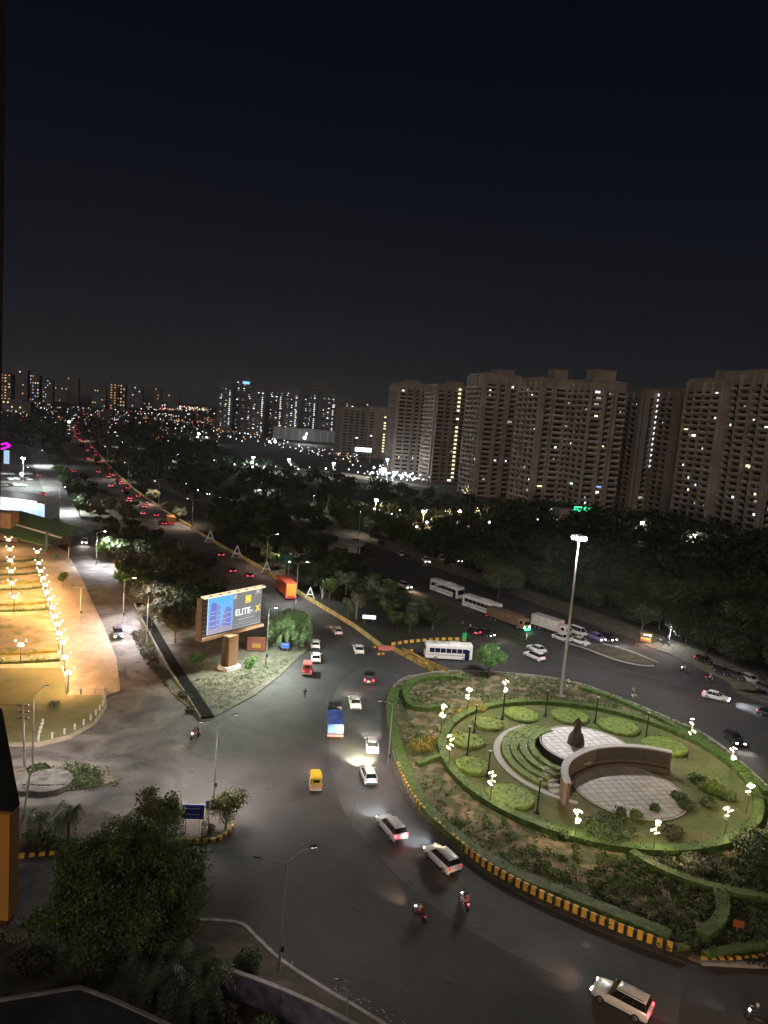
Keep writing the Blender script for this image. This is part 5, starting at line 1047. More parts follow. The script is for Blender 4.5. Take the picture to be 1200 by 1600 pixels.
def human(pose, shirt, trousers, shoes=None):
    """a body mesh facing +x, feet or seat at the pose's own height"""
    J = {}
    if pose == 'stand':
        J = dict(pelvis=(0, 0, .95, .15, .8), waist=(0, 0, 1.10, .13), chest=(.01, 0, 1.32, .16, .75), neck=(.01, 0, 1.50, .055), head=(.03, 0, 1.60, .085), crown=(.02, 0, 1.71, .085),
                 lh=(0, .10, .92, .10), lk=(.14, .11, .50, .065), la=(.06, .11, .09, .045), lt=(.20, .12, .04, .04), rh=(0, -.10, .92, .10), rk=(.02, -.11, .50, .065), ra=(-.18, -.11, .12, .045), rt=(-.06, -.12, .04, .04),
                 ls=(0, .20, 1.43, .065), le=(-.04, .25, 1.15, .045), lw=(.08, .25, .92, .032), lf=(.11, .25, .83, .03), rs=(0, -.20, 1.43, .065), re=(.02, -.25, 1.15, .045), rw=(.10, -.24, .92, .032), rf=(.13, -.24, .83, .03))
    elif pose == 'ride':
        J = dict(pelvis=(-.12, 0, .84, .16, .85), waist=(-.08, 0, 1.0, .14), chest=(.02, 0, 1.22, .17, .8), neck=(.07, 0, 1.40, .055), head=(.10, 0, 1.50, .085), crown=(.10, 0, 1.60, .085),
                 lh=(-.05, .12, .82, .11), lk=(.38, .20, .78, .075), la=(.22, .19, .36, .05), lt=(.38, .20, .33, .04), rh=(-.05, -.12, .82, .11), rk=(.38, -.20, .78, .075), ra=(.22, -.19, .36, .05), rt=(.38, -.20, .33, .04),
                 ls=(.03, .20, 1.33, .07), le=(.22, .30, 1.12, .048), lw=(.46, .30, 1.08, .034), lf=(.56, .29, 1.06, .03), rs=(.03, -.20, 1.33, .07), re=(.22, -.30, 1.12, .048), rw=(.46, -.30, 1.08, .034), rf=(.56, -.29, 1.06, .03))
    elif pose == 'pillion':
        J = dict(pelvis=(-.05, 0, .90, .16, .85), waist=(-.05, 0, 1.06, .135), chest=(-.02, 0, 1.30, .16, .8), neck=(.0, 0, 1.47, .055), head=(.03, 0, 1.57, .085), crown=(.03, 0, 1.67, .085),
                 lh=(0, .12, .88, .11), lk=(.36, .20, .80, .075), la=(.20, .22, .40, .05), lt=(.34, .23, .36, .04), rh=(0, -.12, .88, .11), rk=(.36, -.20, .80, .075), ra=(.20, -.22, .40, .05), rt=(.34, -.23, .36, .04),
                 ls=(-.02, .19, 1.40, .065), le=(.08, .25, 1.15, .045), lw=(.28, .20, 1.05, .032), lf=(.36, .17, 1.04, .03), rs=(-.02, -.19, 1.40, .065), re=(.08, -.25, 1.15, .045), rw=(.28, -.20, 1.05, .032), rf=(.36, -.17, 1.04, .03))
    E_ = [('pelvis', 'waist'), ('waist', 'chest'), ('chest', 'neck'), ('neck', 'head'), ('head', 'crown')]
    for s in 'lr': E_ += [('pelvis', s + 'h'), (s + 'h', s + 'k'), (s + 'k', s + 'a'), (s + 'a', s + 't'), ('chest', s + 's'), (s + 's', s + 'e'), (s + 'e', s + 'w'), (s + 'w', s + 'f')]
    me = figure(J, E_, None)
    neckz = J['neck'][2]; hipz = J['pelvis'][2] + .05; wr = J['lw']
    for q in (shirt, trousers, SKIN, shoes or trim_m): me.materials.append(q)
    idx = []
    seg = [(Vector(J[a][:3]), Vector(J[b][:3]), a, b) for a, b in E_]
    for p in me.polygons:
        c = p.center; best = None
        for a, b, ka, kb_2 in seg:
            t = max(0, min(1, (c - a).dot(b - a) / max((b - a).length_squared, 1e-9))); d = (c - a.lerp(b, t)).length - J[ka][3] * .8
            if best is None or d < best[0]: best = (d, ka, kb_2, t)
        ka, kb_2 = best[1], best[2]
        if kb_2 in ('head', 'crown') or (kb_2 == 'neck' and best[3] > .8) or kb_2[1:] == 'f' or (kb_2[1:] == 'w' and best[3] > .55): idx.append(2)
        elif kb_2[1:] in ('h', 'k') or (kb_2[1:] == 'a' and best[3] < .9): idx.append(1)
        elif kb_2[1:] in ('a', 't'): idx.append(3)
        else: idx.append(0)
    me.polygons.foreach_set('material_index', idx); me.polygons.foreach_set('use_smooth', [True] * len(idx)); me.update()
    return me, J
def cloth(name, c, em=0): return mat('cloth_' + name, c, .85)
def person(pose, shirt, trousers, loc, rz, label, helmet=None, sc=1.0, scarf=None):
    me, J = human(pose, shirt, trousers); t = thing('person', label, 'person', loc, rz, None, sc); link('body', me, t)
    hx, hz = J['crown'][0], J['crown'][2]
    link('hair', MB().ell((hx - .025, 0, hz + .01), (.105, .09, .10), 10, 6).mesh('hair', HAIR, True), t)
    f = MB()
    for s in (-1, 1): f.ell((hx + .088, s * .033, hz - .035), (.012, .014, .01), 5, 4)
    link('eyes', f.mesh('eyes', trim_m), t); link('nose', MB().ell((hx + .10, 0, hz - .06), (.018, .013, .024), 6, 4).mesh('nose', SKIN), t)
    for s in (-1, 1):
        link('ear', MB().ell((hx, s * .088, hz - .05), (.022, .012, .03), 6, 4).mesh('ear', SKIN), t)
        w = J['lf' if s > 0 else 'rf']; hd = MB()
        for k in range(4): hd.tube([(w[0], w[1] + (k - 1.5) * .018, w[2]), (w[0] + .045, w[1] + (k - 1.5) * .02, w[2] - .01), (w[0] + .062 - .004 * abs(k - 1.5), w[1] + (k - 1.5) * .02, w[2] - .04)], [.010, .009, .007], 5)
        hd.tube([(w[0] - .02, w[1] - s * .02, w[2]), (w[0] + .02, w[1] - s * .05, w[2] - .02)], [.011, .008], 5)
        link('hand_fingers', hd.mesh('hand_fingers', SKIN), t)
    if helmet: link('helmet', MB().ell((hx - .01, 0, hz + .01), (.135, .12, .13), 12, 8).mesh('helmet', helmet, True), t)
    return t
def bike_kit(c, front, rear, scooter=False):
    kit = []; tb = MB(); tb.lathe([(.24, -.05), (.31, -.05), (.31, .05), (.24, .05)], 14); tb.v = [(x, z, y) for x, y, z in tb.v]; tm = tb.mesh('wheel', tyre_m)
    sp_ = MB(); sp_.lathe([(.03, -.03), (.23, -.02), (.23, .02), (.03, .03)], 8); sp_.v = [(x, z, y) for x, y, z in sp_.v]; sm = sp_.mesh('rim', rim_m)
    for x_ in (-.62, .66): kit.append(('wheel', tm, None, (x_, 0, .31))); kit.append(('rim', sm, len(kit) - 1))
    kit.append(('frame', MB().tube([(-.62, 0, .32), (-.2, 0, .42), (.2, 0, .42), (.48, 0, .88)], [.05, .09, .10, .05], 6).tube([(-.55, 0, .7), (-.1, 0, .68), (.45, 0, .85)], .04, 5).mesh('frame', trim_m), None))
    kit.append(('tank', MB().ell((.22, 0, .80), (.30, .16, .15), 10, 6).mesh('tank', paint(c), True), None)); kit.append(('seat', MB().loft([[(x, -w, .74), (x, -w * .9, z), (x, w * .9, z), (x, w, .74)] for x, w, z in ((-.72, .08, .86), (-.45, .14, .86), (0, .13, .80), (.1, .08, .78))]).mesh('seat', trim_m), None))
    kit.append(('fork', MB().tube([(.66, .07, .31), (.50, .07, .95)], .025, 5).tube([(.66, -.07, .31), (.50, -.07, .95)], .025, 5).mesh('fork', steel), None)); kit.append(('handlebar', MB().tube([(.40, -.34, 1.04), (.48, -.15, 1.02), (.48, .15, 1.02), (.40, .34, 1.04)], .02, 5).mesh('handlebar', trim_m), None))
    kit.append(('headlight', MB().ell((.62, 0, .90), (.08, .10, .10), 8, 5).mesh('headlight', head_on if front else head_off), None)); kit.append(('tail_light', MB().box((-.78, 0, .78), (.06, .16, .09)).mesh('tail_light', tail_on if rear else tail_dim), None))
    kit.append(('fender', MB().box((-.62, 0, .65), (.5, .12, .04)).mesh('fender', paint(c)), None)); kit.append(('exhaust', MB().tube([(.05, -.15, .32), (-.7, -.17, .36)], [.03, .05], 6).mesh('exhaust', rim_m), None))
    return kit
def bike(px, py, fx, fy, c, label, riders, front=1, rear=0, beam=0, bc=(1, .65, .42), sc=1.0):
    p, rz = aim(px, py, fx, fy); t = spawn(bike_kit(c, front, rear), 'motorcycle', label, 'motorcycle', (p[0], p[1], .01), rz, None, sc)
    if beam: spot_light('headlight_beam', (.8, 0, .92), (1, 0, -.18), beam * 5, bc, t, 50, .8)
    for i, (shirt, tr, hel, lab) in enumerate(riders):
        d = (.02 if i == 0 else -.42) * sc
        person('ride' if i == 0 else 'pillion', shirt, tr, (p[0] + math.cos(rz) * d, p[1] + math.sin(rz) * d, .0), rz, lab, hel, sc)
    return t, p, rz
cw_ = cloth('white', (.62, .58, .52)); cm = cloth('maroon', (.16, .02, .02)); cb = cloth('navy', (.03, .04, .09)); cp = cloth('pink', (.55, .20, .22)); cg = cloth('grey', (.18, .18, .18)); ck = cloth('black', (.02, .02, .02)); cc = cloth('cream', (.50, .42, .34)); hw_ = mat('helmet_white', (.6, .6, .6), .3); hk = mat('helmet_black', (.02, .02, .02), .3)
bike(655, 1437, 640, 1422, BLACK, 'motorcycle with headlight on carrying two people in the dark lower road', [(cw_, cm, hk, 'rider in a white shirt on the left of the two lower motorcycles'), (cm, ck, None, 'passenger in maroon behind the rider in white')], beam=260, rear=0, sc=1.05)
bike(725, 1417, 716, 1403, RED, 'motorcycle with glowing red rear light, right of the other one', [(cb, cw_, hk, 'rider in a navy top with pale trousers'), (cp, cc, None, 'passenger in pink with light legs behind the navy rider')], beam=60, rear=1, sc=1.05)
bike(290, 1418, 272, 1417, BLACK, 'motorcycle with an orange headlight under the big dark tree', [(ck, ck, hw_, 'rider in black with a pale helmet beside the big dark tree')], beam=90, bc=(1, .5, .2))
bike(305, 1154, 292, 1160, RED, 'motorcycle near the tip of the billboard island', [(cm, cg, hk, 'rider in dark red near the drain end'), (ck, ck, None, 'passenger in black near the drain end')], beam=110)
bike(1182, 1600, 1165, 1592, BLACK, 'motorcycle cut off at the lower right corner', [(cb, ck, hw_, 'rider with a pale helmet at the lower right corner')], 1, 0, 40, bc=(.9, .95, 1))
bike(1069, 1051, 1050, 1044, BLACK, 'motorcycle with warm light on the wide road, left of two', [(cc, ck, hk, 'rider in cream on the far wide road')], 1, 0, 140)
bike(1108, 1066, 1122, 1072, BLACK, 'motorcycle with red tail light on the wide road, right of two', [(cw_, ck, hw_, 'rider in white with a pale helmet on the far wide road')], 0, 1)
bike(1041, 1008, 1054, 1013, DGREY, 'parked motorcycle in the white light patch at the far verge', [], 0, 0)
bike(1030, 1004, 1040, 1010, WHITE, 'pale motorcycle left of the white light patch at the far verge', [], 0, 0)
for px, py, fx, fy, sh_2, tr_, lab, st_ in ((476, 1092, 476, 1080, ck, ck, 'person in dark clothes walking alone on the junction', 1.0), (1044, 1003, 1030, 1008, cw_, cb, 'person in white standing by the far parked motorcycles', 1), (1035, 1010, 1050, 1008, cb, ck, 'person in navy standing by the far parked motorcycles', 1),
                                      (734, 986, 745, 990, cc, cg, 'person in cream beside the green notice', 1), (722, 981, 730, 990, cg, ck, 'person in grey beside the green notice', 1), (518, 988, 520, 980, cp, ck, 'person in pink at the roadside by the small silver car', 1), (990, 1008, 1000, 1003, cm, ck, 'person in maroon beside the lit food cart', 1), (822, 1000, 830, 1000, cw_, cc, 'person in white in front of the brown lorry', 1)):
    p, rz = aim(px, py, fx, fy); person('stand', sh_2, tr_, (p[0], p[1], .01), rz, lab, None, st_)
dvp = GP([(898, 1001), (940, 1007), (985, 1019), (1026, 1036), (1020, 1040), (960, 1030), (912, 1013)])
poly_flat('road_divider', dvp, .16, dust, 0.0)
mb = MB(); strip(mb, smooth_path(GP([(880, 1003), (915, 1014), (960, 1031), (1000, 1040), (1022, 1041)]), 5), -.1, .1, 0, .2); strip(mb, smooth_path(GP([(1028, 1036), (985, 1018), (940, 1006)]), 5), -.1, .1, 0, .2); struct('divider_kerb', mb, stone_lt)
mb = MB(); sheet(mb, smooth_path(GP([(800, 992), (870, 1018), (950, 1042), (1030, 1060), (1110, 1082), (1190, 1110)]), 5), -.08, .08, .016); struct('road_marking', mb, mat('worn_paint', (.16, .15, .14), .8, var=.5, scale=.6))
# lit food cart
x, y = G(1008, 1005); fc = thing('food_cart', 'food cart with a bright strip light on the far dusty verge', 'food cart', (x, y, .1), -.3)
link('counter', MB().box((0, 0, .75), (2.2, 1.1, .7)).mesh('counter', mat('cart_wood', (.3, .16, .07), .7)), fc); link('canopy', MB().box((0, 0, 2.15), (2.7, 1.6, .1)).mesh('canopy', mat('cart_cloth', (.35, .22, .10), .8)), fc)
for a, b_ in ((-1, -.5), (1, -.5), (-1, .5), (1, .5)): link('leg', MB().tube([(a, b_, 0), (a, b_, 2.1)], .035, 5).mesh('leg', steel), fc)
link('strip_light', MB().box((.3, -.6, 1.95), (1.6, .1, .12)).mesh('strip_light', glow('strip_warm', (1, .82, .62), 9)), fc); point_light('cart_light', (.3, -.8, 1.8), 800, (1, .6, .35), fc, .3)
x, y = G(1045, 1010); point_light('bike_lamp', (x, y, 3.2), 1600, (.9, .97, 1), None, .2)
x, y = G(1046, 1000); solid('work_lamp', MB().tube([(0, 0, 0), (0, 0, 3.3)], .04, 5).box((0, -.1, 3.35), (.4, .3, .2)), lamp_small, 'white work lamp on a post by the far parked motorcycles', 'lamp', (x, y, .1))
# statue on the terrace
st = thing('statue', 'dark bronze seated statue on a rough dark pedestal on the white terrace', 'statue', (29.6, 98.2, 1.52), -1.9)
br = mat('bronze', (.045, .035, .028), .4, metal=.5); pd = mat('rough_basalt', (.05, .035, .03), .75, var=.4, scale=2, bump=.8)
link('pedestal', MB().loft([[(r_ * math.cos(k * .7 + w_) * (1 + .12 * math.sin(k * 3 + z_)), r_ * math.sin(k * .7 + w_) * (1 + .1 * math.cos(k * 2 + z_)), z_) for k in range(9)] for z_, r_, w_ in ((0, 1.25, 0), (.5, 1.15, .1), (1.0, .95, .15), (1.35, .75, .1), (1.5, .55, 0))]).mesh('pedestal', pd), st)
sme, SJ = human('ride', br, br, br); sme.materials.clear(); sme.materials.append(br)
for p in sme.polygons: p.material_index = 0
st.scale = (1, 1, 1.25); link('figure', sme, st, (0, 0, .45), 0, 1.75); link('robe', MB().loft([[(r_ * math.cos(k * .785), r_ * .8 * math.sin(k * .785), z_) for k in range(8)] for z_, r_ in ((1.35, .8), (2.0, .6), (2.6, .38), (2.95, .2))]).mesh('robe', br), st)

# ------------------------------------------------------------------ towers
tw_wall = mat('tower_render', (.30, .25, .215), .85, var=.22, scale=.11, detail=8); tw_wall2 = mat('tower_render_dark', (.235, .195, .17), .85, var=.12, scale=.06); tw_wall3 = mat('tower_grey', (.13, .13, .135), .85, var=.1, scale=.05)  # dark wall and balcony renders carry the recessed towers' shade in their colour
tw_bal = mat('balcony_render', (.38, .325, .28), .85, obj_var=.28); tw_bal2 = mat('balcony_render_dark', (.29, .245, .215), .85, obj_var=.3); win_dark = mat('window_and_recess_shade', (.010, .010, .011), .25, obj_var=.5)
wlit = [glow('window_white', (.80, .90, 1.0), 2.6), glow('window_warm', (1.0, .78, .45), 2.2), glow('window_dim', (.75, .72, .62), .55), glow('window_blue', (.25, .45, 1.0), 1.6), glow('window_pale_green', (.75, .95, .80), 1.7)]
stair_w2 = glow('stair_dimmer', (.85, .9, 1.0), 1.5); stair_w = glow('stair_white', (.88, .92, 1.0), 2.0); stair_y = glow('stair_warm', (1.0, .86, .48), 1.8); roof_red = glow('roof_beacon', (1, .05, .12), 8)
ac_me = MB().box((0, -.35, 1.75), (1.0, .45, .75)).mesh('air_conditioner', mat('ac_grey', (.5, .5, .48), .6))
def tower(px, yd, w, d, h, rz, label, wallm, balm, front, side, lit=.03, stair=None, crown=(), detail=2, fh=3.05, seed=0, cat='apartment tower', name='apartment_tower', group='cream apartment towers'):
    """front: bay centres/widths on the local -y face, side: the same on the -x face"""
    rg = random.Random(seed); x = (px - 600) / FOC * yd * 1.0; # centre bearing at the horizon row
    u = G(px, 800 + 10)[0] / G(px, 810)[1]; x = u * yd
    t = thing(name, label, cat, (x, yd, 0), rz, group); nf = int(h / fh)
    b = MB(); b.box((0, 0, h / 2), (w, d, h)); link('wall', b.mesh('wall', wallm), t)
    pr = MB()
    def edges(bays, tot): # solid piers between bays
        e_ = []; a = -tot / 2
        for c, bw in sorted(bays): e_.append((a, c - bw / 2)); a = c + bw / 2
        e_.append((a, tot / 2)); return [(p, q) for p, q in e_ if q - p > .15]
    P1 = 1.5
    for a, c in edges(front, w): pr.box(((a + c) / 2, -d / 2 - P1 / 2 - .05, h / 2 - .2), (c - a, P1, h - .6))
    for a, c in edges(side, d): pr.box((-w / 2 - P1 / 2 - .05, (a + c) / 2, h / 2 - .4), (P1, c - a, h - 1.0))
    link('pier', pr.mesh('pier', wallm), t)['kind'] = 'stuff'
    lib = {}
    def parts(bw):
        if bw not in lib:
            s_ = MB().box((0, -.85, .55), (bw - .04, 1.3, .16)).box((0, -1.46, 1.05), (bw - .04, .12, .95))
            for k in range(max(1, int(bw / 1.6))): s_.box((-bw / 2 + (k + .5) * bw / max(1, int(bw / 1.6)), -1.46, 1.62), (bw / max(1, int(bw / 1.6)) - .2, .05, .08))
            lib[bw] = (s_.mesh('balcony', balm), MB().box((0, -.05, 1.75), (bw * .86, .1, 1.9)).mesh('window', win_dark), MB().box((0, -.10, 1.85), (min(1.9, bw * .5), .1, 1.5)))  # wide dark panes are windows and also stand for shade in the recesses
        return lib[bw]
    nb_ = 0
    if w > 14 and yd < 700:
        front = [(c + rg.uniform(-.25, .25), bw * rg.choice((.55, .9, 1.0, 1.0))) for c, bw in front]; side = [(c + rg.uniform(-.2, .2), bw * rg.choice((.6, .95, 1.0, 1.0))) for c, bw in side]
    for fi in range(nf - 1):
        z = fi * fh + .4
        band = (fi in (7, 8) or fi == nf - 5)
        for face, bays in ((0, front), (1, side)):
            for c, bw in bays:
                bm_, wm_, lm_ = parts(bw)
                loc = (c, -d / 2, z) if face == 0 else (-w / 2, c, z); ra = 0 if face == 0 else -PI / 2
                if nb_ < 290: link('balcony', bm_, t, loc, ra)
                if nb_ < 290: link('window', wm_, t, loc, ra)
                nb_ += 1
                if yd < 500 and rg.random() < .16: link('air_conditioner', ac_me, t, (loc[0] + (bw * .3 if face == 0 else -1.3), loc[1] + (-1.3 if face == 0 else bw * .3), z), ra)
                if rg.random() < lit:
                    r_ = rg.random(); me_ = MB().box((rg.uniform(-.2, .2) * bw, -.10, 1.85), (rg.choice((.9, 1.3, 1.9, 2.8)), .1, rg.choice((.8, 1.2, 1.5)))).mesh('lit_window', wlit[0 if r_ < .35 else 1 if r_ < .55 else 2 if r_ < .85 else 4 if r_ < .96 else 3])
                    link('lit_window', me_, t, loc, ra)
    if stair:
        face, c, mt, f0, f1, pw_, gap = stair; sm_ = MB().box((0, -.1, 1.6), (pw_, .1, 1.3)).mesh('stair_window', mt)
        for fi in range(f0, min(f1, nf)):
            if rg.random() < gap: continue
            link('stair_window', sm_, t, (c, -d / 2 - P1 - .05, fi * fh + .4) if face == 0 else (-w / 2 - P1 - .05, c, fi * fh + .4), 0 if face == 0 else -PI / 2)
    rf = MB().box((0, 0, h + .45), (w + .5, d + .5, .9)); link('roof', rf.mesh('roof', wallm), t)
    for (cx_, cy_, cw2, cd2, ch) in crown:
        link('roof_block', MB().box((cx_, cy_, h + ch / 2 + .6), (cw2, cd2, ch)).box((cx_, cy_, h + ch + .75), (cw2 + .6, cd2 + .6, .3)).mesh('roof_block', wallm), t)
    return t
rz0 = math.radians(16.5)
B4 = lambda s, n, w_: [((k - (n - 1) / 2) * s, w_) for k in range(n)]
tower(1178, 345, 22, 30, 79, rz0, 'tallest cream tower at the right edge with a red beacon on its roof block', tw_wall, tw_bal, B4(7.2, 3, 6.2), B4(7.0, 4, 5.9), .12, None, [(0, -8, 14, 11, 7)], seed=1)
tower(1098, 372, 18, 26, 76, rz0, 'cream tower next to the tallest one, with stepped balconies', tw_wall, tw_bal, B4(5.4, 3, 4.9), B4(6.2, 4, 5.6), .11, None, [(0, -4, 10, 6, 4)], seed=2)
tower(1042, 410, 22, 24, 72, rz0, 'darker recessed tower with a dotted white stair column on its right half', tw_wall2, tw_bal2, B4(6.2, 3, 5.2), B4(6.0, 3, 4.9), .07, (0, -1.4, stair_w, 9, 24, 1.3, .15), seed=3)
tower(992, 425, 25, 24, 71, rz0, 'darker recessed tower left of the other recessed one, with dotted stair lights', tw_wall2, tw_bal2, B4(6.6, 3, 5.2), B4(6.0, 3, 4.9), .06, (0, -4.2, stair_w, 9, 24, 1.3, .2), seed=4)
tower(909, 398, 20, 25, 72, rz0, 'cream tower directly above the tall mast, with a high roof block', tw_wall, tw_bal, B4(7.2, 3, 5.6), B4(6.2, 4, 5.4), .08, None, [(-2, -6, 12, 9, 5.5)], seed=5)
tower(836, 412, 22, 26, 72, rz0, 'broad cream tower left of the mast tower, with a square roof block', tw_wall, tw_bal, B4(7.0, 3, 6.0), B4(6.2, 4, 5.5), .08, None, [(1, -6, 8, 8, 5)], seed=6)
tower(752, 470, 24, 26, 76, rz0, 'cream tower beside the long column of yellow stair windows', tw_wall, tw_bal, B4(7.6, 3, 6.4), B4(6.0, 4, 5.2), .08, None, [(5, 0, 12, 10, 3.5)], seed=7)
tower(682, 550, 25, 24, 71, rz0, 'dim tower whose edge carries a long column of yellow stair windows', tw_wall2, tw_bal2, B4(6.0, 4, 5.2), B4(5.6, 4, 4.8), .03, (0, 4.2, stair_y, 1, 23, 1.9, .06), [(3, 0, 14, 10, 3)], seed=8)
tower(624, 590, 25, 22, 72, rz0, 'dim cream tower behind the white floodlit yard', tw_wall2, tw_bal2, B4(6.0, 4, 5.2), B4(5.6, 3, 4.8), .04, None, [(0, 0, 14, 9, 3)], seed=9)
tower(575, 800, 24, 26, 54, rz0, 'lower tower with a bright cream end wall and warm stair lights', tw_wall, tw_bal, [(-8, 4.0)], B4(6.0, 3, 4.4), .01, (0, 6.6, stair_y, 2, 15, 2.2, .15), seed=10)
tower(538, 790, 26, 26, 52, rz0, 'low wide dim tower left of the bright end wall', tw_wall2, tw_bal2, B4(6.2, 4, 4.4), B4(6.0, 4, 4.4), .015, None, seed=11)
for i, (px, yd, w, h, stc, lab) in enumerate(((343, 1180, 22, 74, 1, 'far grey tower at the left end of the distant cluster with a bluish roof light'), (370, 1210, 30, 88, 0, 'tall far tower with a domed dark top and a blue sign'), (393, 1150, 20, 72, 1, 'far tower with a bright white stair column, first from the domed one'),
        (420, 1200, 24, 76, 1, 'far tower with a white stair column, second from the domed one'), (444, 1150, 22, 76, 1, 'far tower with a white stair column, third from the domed one'), (472, 1230, 24, 78, 1, 'far tower with a white stair column under the rooftop crane lights'), (500, 1180, 24, 73, 1, 'far tower with a white stair column, fifth from the domed one'),
        (528, 1150, 24, 66, 0, 'dim far tower left of the low wide tower'), (552, 1250, 26, 70, 1, 'far tower rising behind the low wide tower'), (410, 1290, 34, 84, 0, 'dark blocky tower behind the white stair columns'), (487, 1330, 40, 92, 0, 'unfinished dark tower behind the cluster with thin lights at its top'))):
    tower(px, yd, w, 20, h, rz0 * .8, lab, tw_wall3, tw_bal2, B4(w / 3.2, 3, w / 4.2), B4(6.0, 3, 4.4), .42 if i not in (9, 10) else .07, (0, w * .28, stair_w2, 3, 22, 1.9, .2) if stc else None, [(0, 0, w * .5, 8, 4)] if i % 2 else [(0, 0, w * .6, 10, 5), (0, 0, w * .35, 7, 8)], seed=20 + i, group='distant grey tower cluster')
tt = bpy.data.objects['apartment_tower']; link('beacon', MB().ell((1, -8, 91), (.8, .8, .8), 8, 5).mesh('beacon', roof_red), tt); link('mast', MB().tube([(1, -8, 86), (1, -8, 91)], .1, 5).mesh('mast', steel), tt)
dome_t = bpy.data.objects['apartment_tower.012']; link('roof_sign', MB().box((3, -11.8, 82), (11, .4, 4)).mesh('roof_sign', glow('sign_blue_far', (.2, .45, 1), 2)), dome_t)
# ------------------------------------------------------------------ trees
def in_area(poly, n, mind, rng):
    """random well-spaced ground points inside a polygon"""
    xs = [p[0] for p in poly]; ys = [p[1] for p in poly]; out = []; tries = 0
    while len(out) < n and tries < n * 40:
        tries += 1; x, y = rng.uniform(min(xs), max(xs)), rng.uniform(min(ys), max(ys)); ins = False; j = len(poly) - 1
        for i in range(len(poly)):
            if (poly[i][1] > y) != (poly[j][1] > y) and x < (poly[j][0] - poly[i][0]) * (y - poly[i][1]) / (poly[j][1] - poly[i][1]) + poly[i][0]: ins = not ins
            j = i
        if ins and all((x - a) ** 2 + (y - b) ** 2 > mind * mind for a, b in out[-160:]): out.append((x, y))
    return out
tv = []
def shown(x, y, z=6.0):
    dz = z - CAM_H; dpt = y * _cp - dz * _sp
    if dpt < 1: return False
    u = x * FOC / dpt; v = -(y * _sp + dz * _cp) * FOC / dpt; px = 600 + u * _cr - v * _sr; py = 800 + u * _sr + v * _cr
    return -30 < px < 1240 and py < 1650
def wood(poly, n, mind, kits, label, group, s0=.85, s1=1.3, rng=random.Random(5), z=0.0, far=330):
    for x, y in in_area(poly, n, mind, rng):
        s = rng.uniform(s0, s1); kk2 = rng.choice(kits); ra_ = rng.uniform(0, 6.28); sz_ = rng.uniform(.9, 1.15)
        if not shown(x, y): continue
        if y > far: tv.append((x, y, s * 5.0, s * 4.6, s * 4.6, s * 3.4)); continue
        spawn(kk2, 'tree', label, 'tree', (x, y, z), ra_, group, (s, s, s * sz_))
# median woods between service road and main road
wood(GP([(232, 985), (290, 1015), (300, 975), (372, 990), (345, 935), (290, 885), (250, 865), (200, 850), (155, 858), (185, 905)]), 50, 4.2, K_BROWN + K_DARK, 'dark brownish tree in the dense grove behind the billboard', 'trees of the grove behind the billboard', .62, .95, random.Random(41), K)
for px, py, k_, lab, s_ in ((112, 792, 0, 'lit green tree along the service road, above the glaring car', 1.0), (118, 806, 1, 'lit green tree along the service road next to the glaring car', .9), (100, 775, 1, 'lit green roadside tree, third beyond the glaring car', 1.0), (92, 760, 0, 'lit green roadside tree, fourth beyond the glaring car', 1.0), (158, 874, 0, 'green lit tree in the roadside row just below the glaring car', .9),
                        (187, 926, 1, 'fresh green lit tree beside the bright stretch of service road', .9), (84, 742, 0, 'small lit roadside tree far up the service road', 1), (76, 722, 1, 'tiny lit roadside tree near the road bend', 1), (70, 704, 0, 'tiny lit roadside tree at the road bend', 1), (60, 692, 1, 'tiniest lit tree beyond the road bend', 1.1)):
    plant_tree([tree_kit(51 + k_, 6.0, 2.8, 1300, .28, leaf_green)][0] if False else ([tree_kit(51, 6.0, 2.8, 1300, .28, leaf_green), tree_kit(52, 6.0, 2.8, 1300, .28, leaf_green)][k_]), px + 6, py, lab, 'lit trees along the service road', s_)
wood(GP([(120, 800), (140, 838), (195, 850), (250, 845), (180, 790), (130, 755), (108, 735), (95, 745)]), 34, 6, K_DARK + K_BROWN, 'dark tree between the service road and the slip road', 'trees between the service road and the slip road', .45, .75, random.Random(42), K)
wood(GP([(180, 760), (228, 815), (240, 830), (214, 790), (160, 728), (130, 698), (118, 700), (150, 735)]), 16, 6, K_DARK, 'dark tree in the strip left of the far car queue', 'trees in the strip left of the far queue', .35, .55, random.Random(43))
